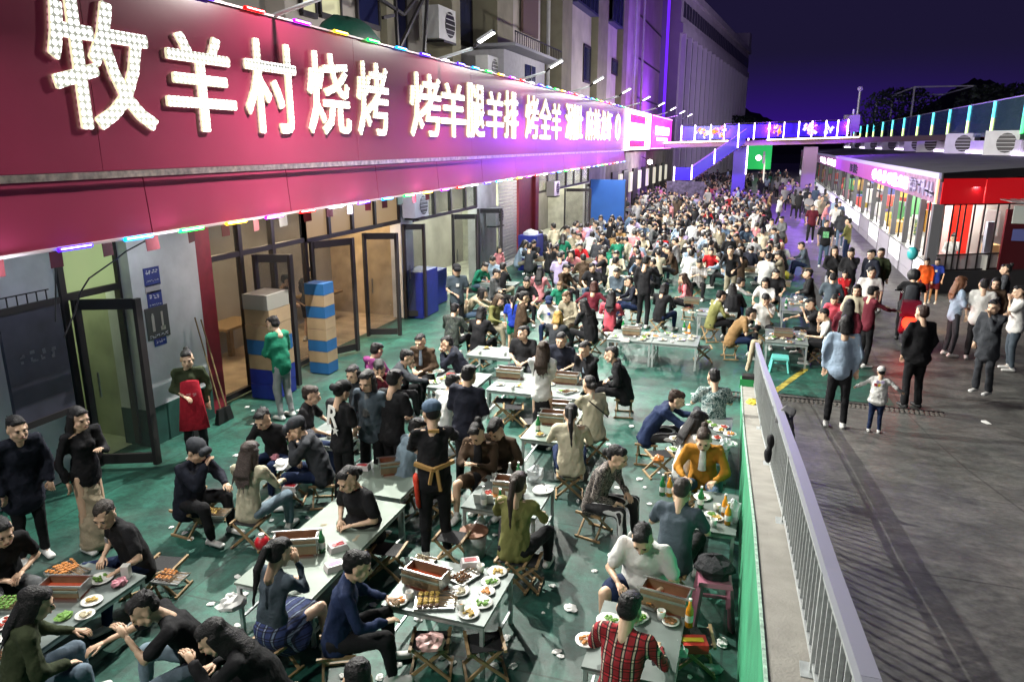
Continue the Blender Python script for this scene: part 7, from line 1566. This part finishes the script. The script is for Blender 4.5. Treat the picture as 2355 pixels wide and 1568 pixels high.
def crowd_geo(i):
    if ('cg', i) in SH: return SH[('cg', i)]
    k = VAR[i]; J = k['J']; hm = Matrix.Translation(J['H']) @ Matrix([list(x) for x in (rotx(-R(k['nod'])))]).to_4x4() @ Matrix.Scale(1.1, 4); out = JOBS[k['key'] + 'b']['out'].mi(0)
    for nm, s in (('L', -1), ('R', 1)): out = out.join(*[h.mi(0) for h in hand(J['Wr' + nm], J['E' + nm], s, .6, False)], cap(J['A' + nm] + np.array([0, -.05, -.045]), J['A' + nm] + np.array([0, .14, -.05]), .045, .04).mi(4))
    SH[('cg', i)] = out.join(JOBS['headfar']['out'].mi(0).xf(hm), JOBS['hairfar_' + k['hair']]['out'].mi(3).xf(hm), JOBS[k['key'] + 't']['out'].mi(1), JOBS[k['key'] + 'p']['out'].mi(2)); return SH[('cg', i)]
def lod_geo(i):
    if ('lg', i) in SH: return SH[('lg', i)]
    k = VAR[i]; J = k['J']; H = J['H']; out = JOBS[k['key'] + 't2']['out'].mi(1).join(JOBS[k['key'] + 'p2']['out'].mi(2), ell(H + np.array([0, .025, -.01]), (.08, .085, .115)).mi(0), ell(H + np.array([0, -.025, .04]), (.094, .098, .094)).mi(3))
    if k['hair'] in ('long', 'pony', 'bob'): out = out.join(cap(H + np.array([0, -.08, 0]), H + np.array([0, -.12, -.25]), (.09, .04), (.07, .03), side=(1, 0, 0), n=8, k=2).mi(3))
    for nm in 'LR': out = out.join(cap(J['Wr' + nm] - (J['Wr' + nm] - J['E' + nm])*.6, J['Wr' + nm] + np.array([0, .06, 0]), .036, .035, n=6, k=1).mi(0), cap(J['A' + nm] + np.array([0, -.05, -.045]), J['A' + nm] + np.array([0, .14, -.05]), .045, .04, n=6, k=1).mi(4))
    SH[('lg', i)] = out; return out
def crowd_mesh(i):
    if ('cm', i) not in SH: SH[('cm', i)] = crowd_geo(i).mesh('person', [skin_m, cloth_m, far_tr[0], mat('far_hair', (.012, .010, .010), .5), m_plate])
    return SH[('cm', i)]
HN = {'short': 'short black hair', 'long': 'long hair', 'bob': 'a dark bob', 'messy': 'tousled hair', 'pony': 'a ponytail', 'bun': 'a hair bun', 'crop': 'cropped hair'}
CROWD = []
def where(x, y):
    lr = 'left side' if x < -4.6 else 'middle' if x < -1.6 else 'right side'
    d = 'front rows' if y < 29 else 'middle rows' if y < 38 else 'rear rows' if y < 50 else 'rows by the footbridge'
    return '%s, %s' % (lr, d)
def add_crowd(x, y, az, sit=True):
    i = cr.randrange(12) if sit else 12 + cr.randrange(6); c, cn, _ = cr.choice(bag); k = VAR[i]
    w_ = 'woman' if k['hair'] in ('long', 'bob', 'pony', 'bun') else 'man'
    lab = '%s %s in %s top with %s, crowd %s' % ('seated' if sit else 'standing', w_, cn, HN[k['hair']], where(x, y))
    CROWD.append((x, y, az, i, c, lab)); busy.append((x, y))
def xr(y):                      # left and right limits of the tables at distance y
    return (-7.7 if y < 36 else -6.4 if y < 46 else -8.0), (1.35 if y < 30 else 1.2 if y < 48 else .4 if y < 62 else -1.3)
CT = []
y = 19.8
while y < 92:
    xl, xrr = xr(y); x = xl + cr.uniform(.6, 1.1)
    while x < xrr - .5:
        if free(x, y, .75) and not (y < 23 and -3.2 < x < -2.0): CT.append((x + cr.uniform(-.2, .2), y + cr.uniform(-.3, .3), cr.uniform(-.15, .15)))
        x += 1.72
    y += 2.25 + (y - 19)*.012
for x, y, a in CT:
    busy.append((x, y))
for x, y, a in CT:
    for dx, dy, az in ((-.35, -.72, 0), (.38, -.74, 0), (-.4, .75, 180), (.35, .73, 180), (-.86, .05, 90), (.86, -.05, 270)):
        if cr.random() < .86:
            px, py = x + dx + cr.uniform(-.1, .1), y + dy + cr.uniform(-.1, .1); l, r_ = xr(py)
            if free(px, py, .48) and l - .3 < px < r_ + .3: add_crowd(px, py, az + cr.uniform(-28, 28))
for _ in range(60):
    y = cr.uniform(22, 90); l, r_ = xr(y); x = cr.uniform(l, r_)
    if free(x, y, .5): add_crowd(x, y, cr.uniform(0, 360), False)
for _ in range(46):             # people strolling on the walkway
    y = 42 + 50*cr.random()**.8; x = cr.uniform(xr(y)[1] + 1.0, 4.2 if y < 70 else 2.5)
    if free(x, y, .5) and not (2 < x < 4.2 and y < 47): add_crowd(x, y, cr.choice([0, 180, 175, 10, 350]), False)
for _ in range(44):
    y = cr.uniform(33, 66); x = cr.uniform(1.9, 4.1 if y < 58 else 2.4)
    if free(x, y, .7) and abs(x - 2.5) + abs(y - 37)*.15 > .9: add_crowd(x, y, cr.choice([0, 180, 90, 170, 10, 80]), False)
run_jobs()
for p in PEOPLE:
    r = make_person(p)
    if p['kind'] == 'sit' and p['seatz'] < .45 if 'seatz' in p else (p['kind'] == 'sit' and p['J']['P'][2] < .53):
        stool(p['pos'][0], p['pos'][1], -R(p['az']), 'stool under the ' + ' '.join(p['label'].split()[:11]), z=p['pos'][2] + max(0, p['J']['P'][2] - .42)*.0)
o = put('cloth', JOBS['jk1']['out'].mesh('jacket', [cloth_m]), JK, color=C['lgr']); o.name = 'jacket_cloth'
o = put('bag', JOBS['jk2']['out'].mesh('bag', [cloth_m]), JK, color=C['blk'])
o = put('fabric', JOBS['wc']['out'].mesh('fabric', [cloth_m]), WC, color=C['bei'])
CROWD.sort(key=lambda c: c[0]**2 + c[1]**2)
NP = 298 - len(PEOPLE); near, rest = CROWD[:NP], CROWD[NP:NP + 520]
cam_xy = (0, 0)
for x, y, az, i, c, lab in near:
    o = put('person', crowd_mesh(i), None, (x, y, 0), -R(az), color=C[c]); o.scale = (cr.uniform(.94, 1.05),)*3
    o.material_slots[2].link = 'OBJECT'; o.material_slots[2].material = far_tr[cr.choice([0, 0, 0, 1, 1, 2, 3])]
    tag(o, lab, 'person', 'people crowding the street tables')
if rest:
    gg = G(); cmats = [skin_m, mat('far_hair', (.012, .010, .010), .5), far_tr[0]]; ci = {}
    for t_ in tops: ci[t_[0]] = len(cmats); cmats.append(mat('far_top_' + t_[0], C[t_[0]], .85))
    parts = []
    for x, y, az, i, c, lab in rest:
        k = VAR[i]; J = k['J']; M = Matrix.Translation((x, y, 0)) @ Matrix.Rotation(-R(az), 4, 'Z')
        m0 = lod_geo(i); parts.append(G(m0.V, m0.L, m0.S, np.array([0, ci[c], 2, 1, 0])[m0.I]).xf(M))
    me = G().join(*parts).mesh('distant_crowd', cmats); tag(put('distant_crowd', me), 'mass of diners far down the street under and beyond the footbridge', None, None, 'stuff')
# tables of the crowd, each with something on it
ctm = None
for n_, (x, y, a) in enumerate(sorted(CT, key=lambda c: c[1])):
    if ctm is None:
        q = MB().box((0, 0, TH), (1.05, .62, .03), mi=0).box((0, 0, TH - .05), (1.0, .58, .05), mi=1)
        for sx_ in (-1, 1):
            for sy_ in (-1, 1): q.box((sx_*.48, sy_*.27, TH/2), (.035, .035, TH), mi=1)
        o = q.build('dining_table', [m_top, m_galv]); ctm = o.data
    else: o = put('dining_table', ctm)
    o.location = (x, y, 0); o.rotation_euler = (0, 0, a); tag(o, 'dining table in the crowd, %s' % where(x, y), 'table', 'tables in the crowd')
    if y < 42:
        for k in range(5):
            f = cr.choice(['pale', 'orange', 'green', 'brown', 'yellow', 'red']); plate((x + cr.uniform(-.42, .42), y + cr.uniform(-.22, .22), TH + .016), f, 'plate of %s food in the crowd, %s' % (f, where(x, y)), .10)
        if cr.random() < .6: grill((x + cr.uniform(-.15, .15), y, TH + .015), a, 'grill on a table in the crowd, %s' % where(x, y), L=.44)
# ------------------------------------------------------------------ labels that are still shared get their place in the row
def scr(o):
    p = o.matrix_world.translation; f = -p.x*math.sin(YAW) + p.y*math.cos(YAW); r_ = p.x*math.cos(YAW) + p.y*math.sin(YAW); return r_/max(f, .1)
bpy.context.view_layer.update()
ORD = ['first', 'second', 'third', 'fourth', 'fifth', 'sixth', 'seventh', 'eighth', 'ninth', 'tenth', 'eleventh', 'twelfth']
by = {}
for o in COL.objects:
    if o.parent is None and o.get('label'): by.setdefault(o['label'], []).append(o)
for lab, os_ in by.items():
    if len(os_) < 2: continue
    os_.sort(key=scr)
    for i, o in enumerate(os_):
        if len(os_) == 2: pre = ['left', 'right'][i] + ' one of two:'
        elif i < 12: pre = ORD[i] + ' from left:'
        else: pre = '%dth from left:' % (i + 1)
        o['label'] = ' '.join((pre + ' ' + lab).split()[:16])
for o in COL.objects:
    if o.get('label') and len(o['label'].split()) > 16: o['label'] = ' '.join(o['label'].split()[:16])

print('TRIS', sum(sum(p_ - 2 for p_ in [len(f.vertices) for f in me.polygons]) if len(me.polygons) < 500 else len(me.polygons)*2 for me in bpy.data.meshes if me.users), len(bpy.data.objects))
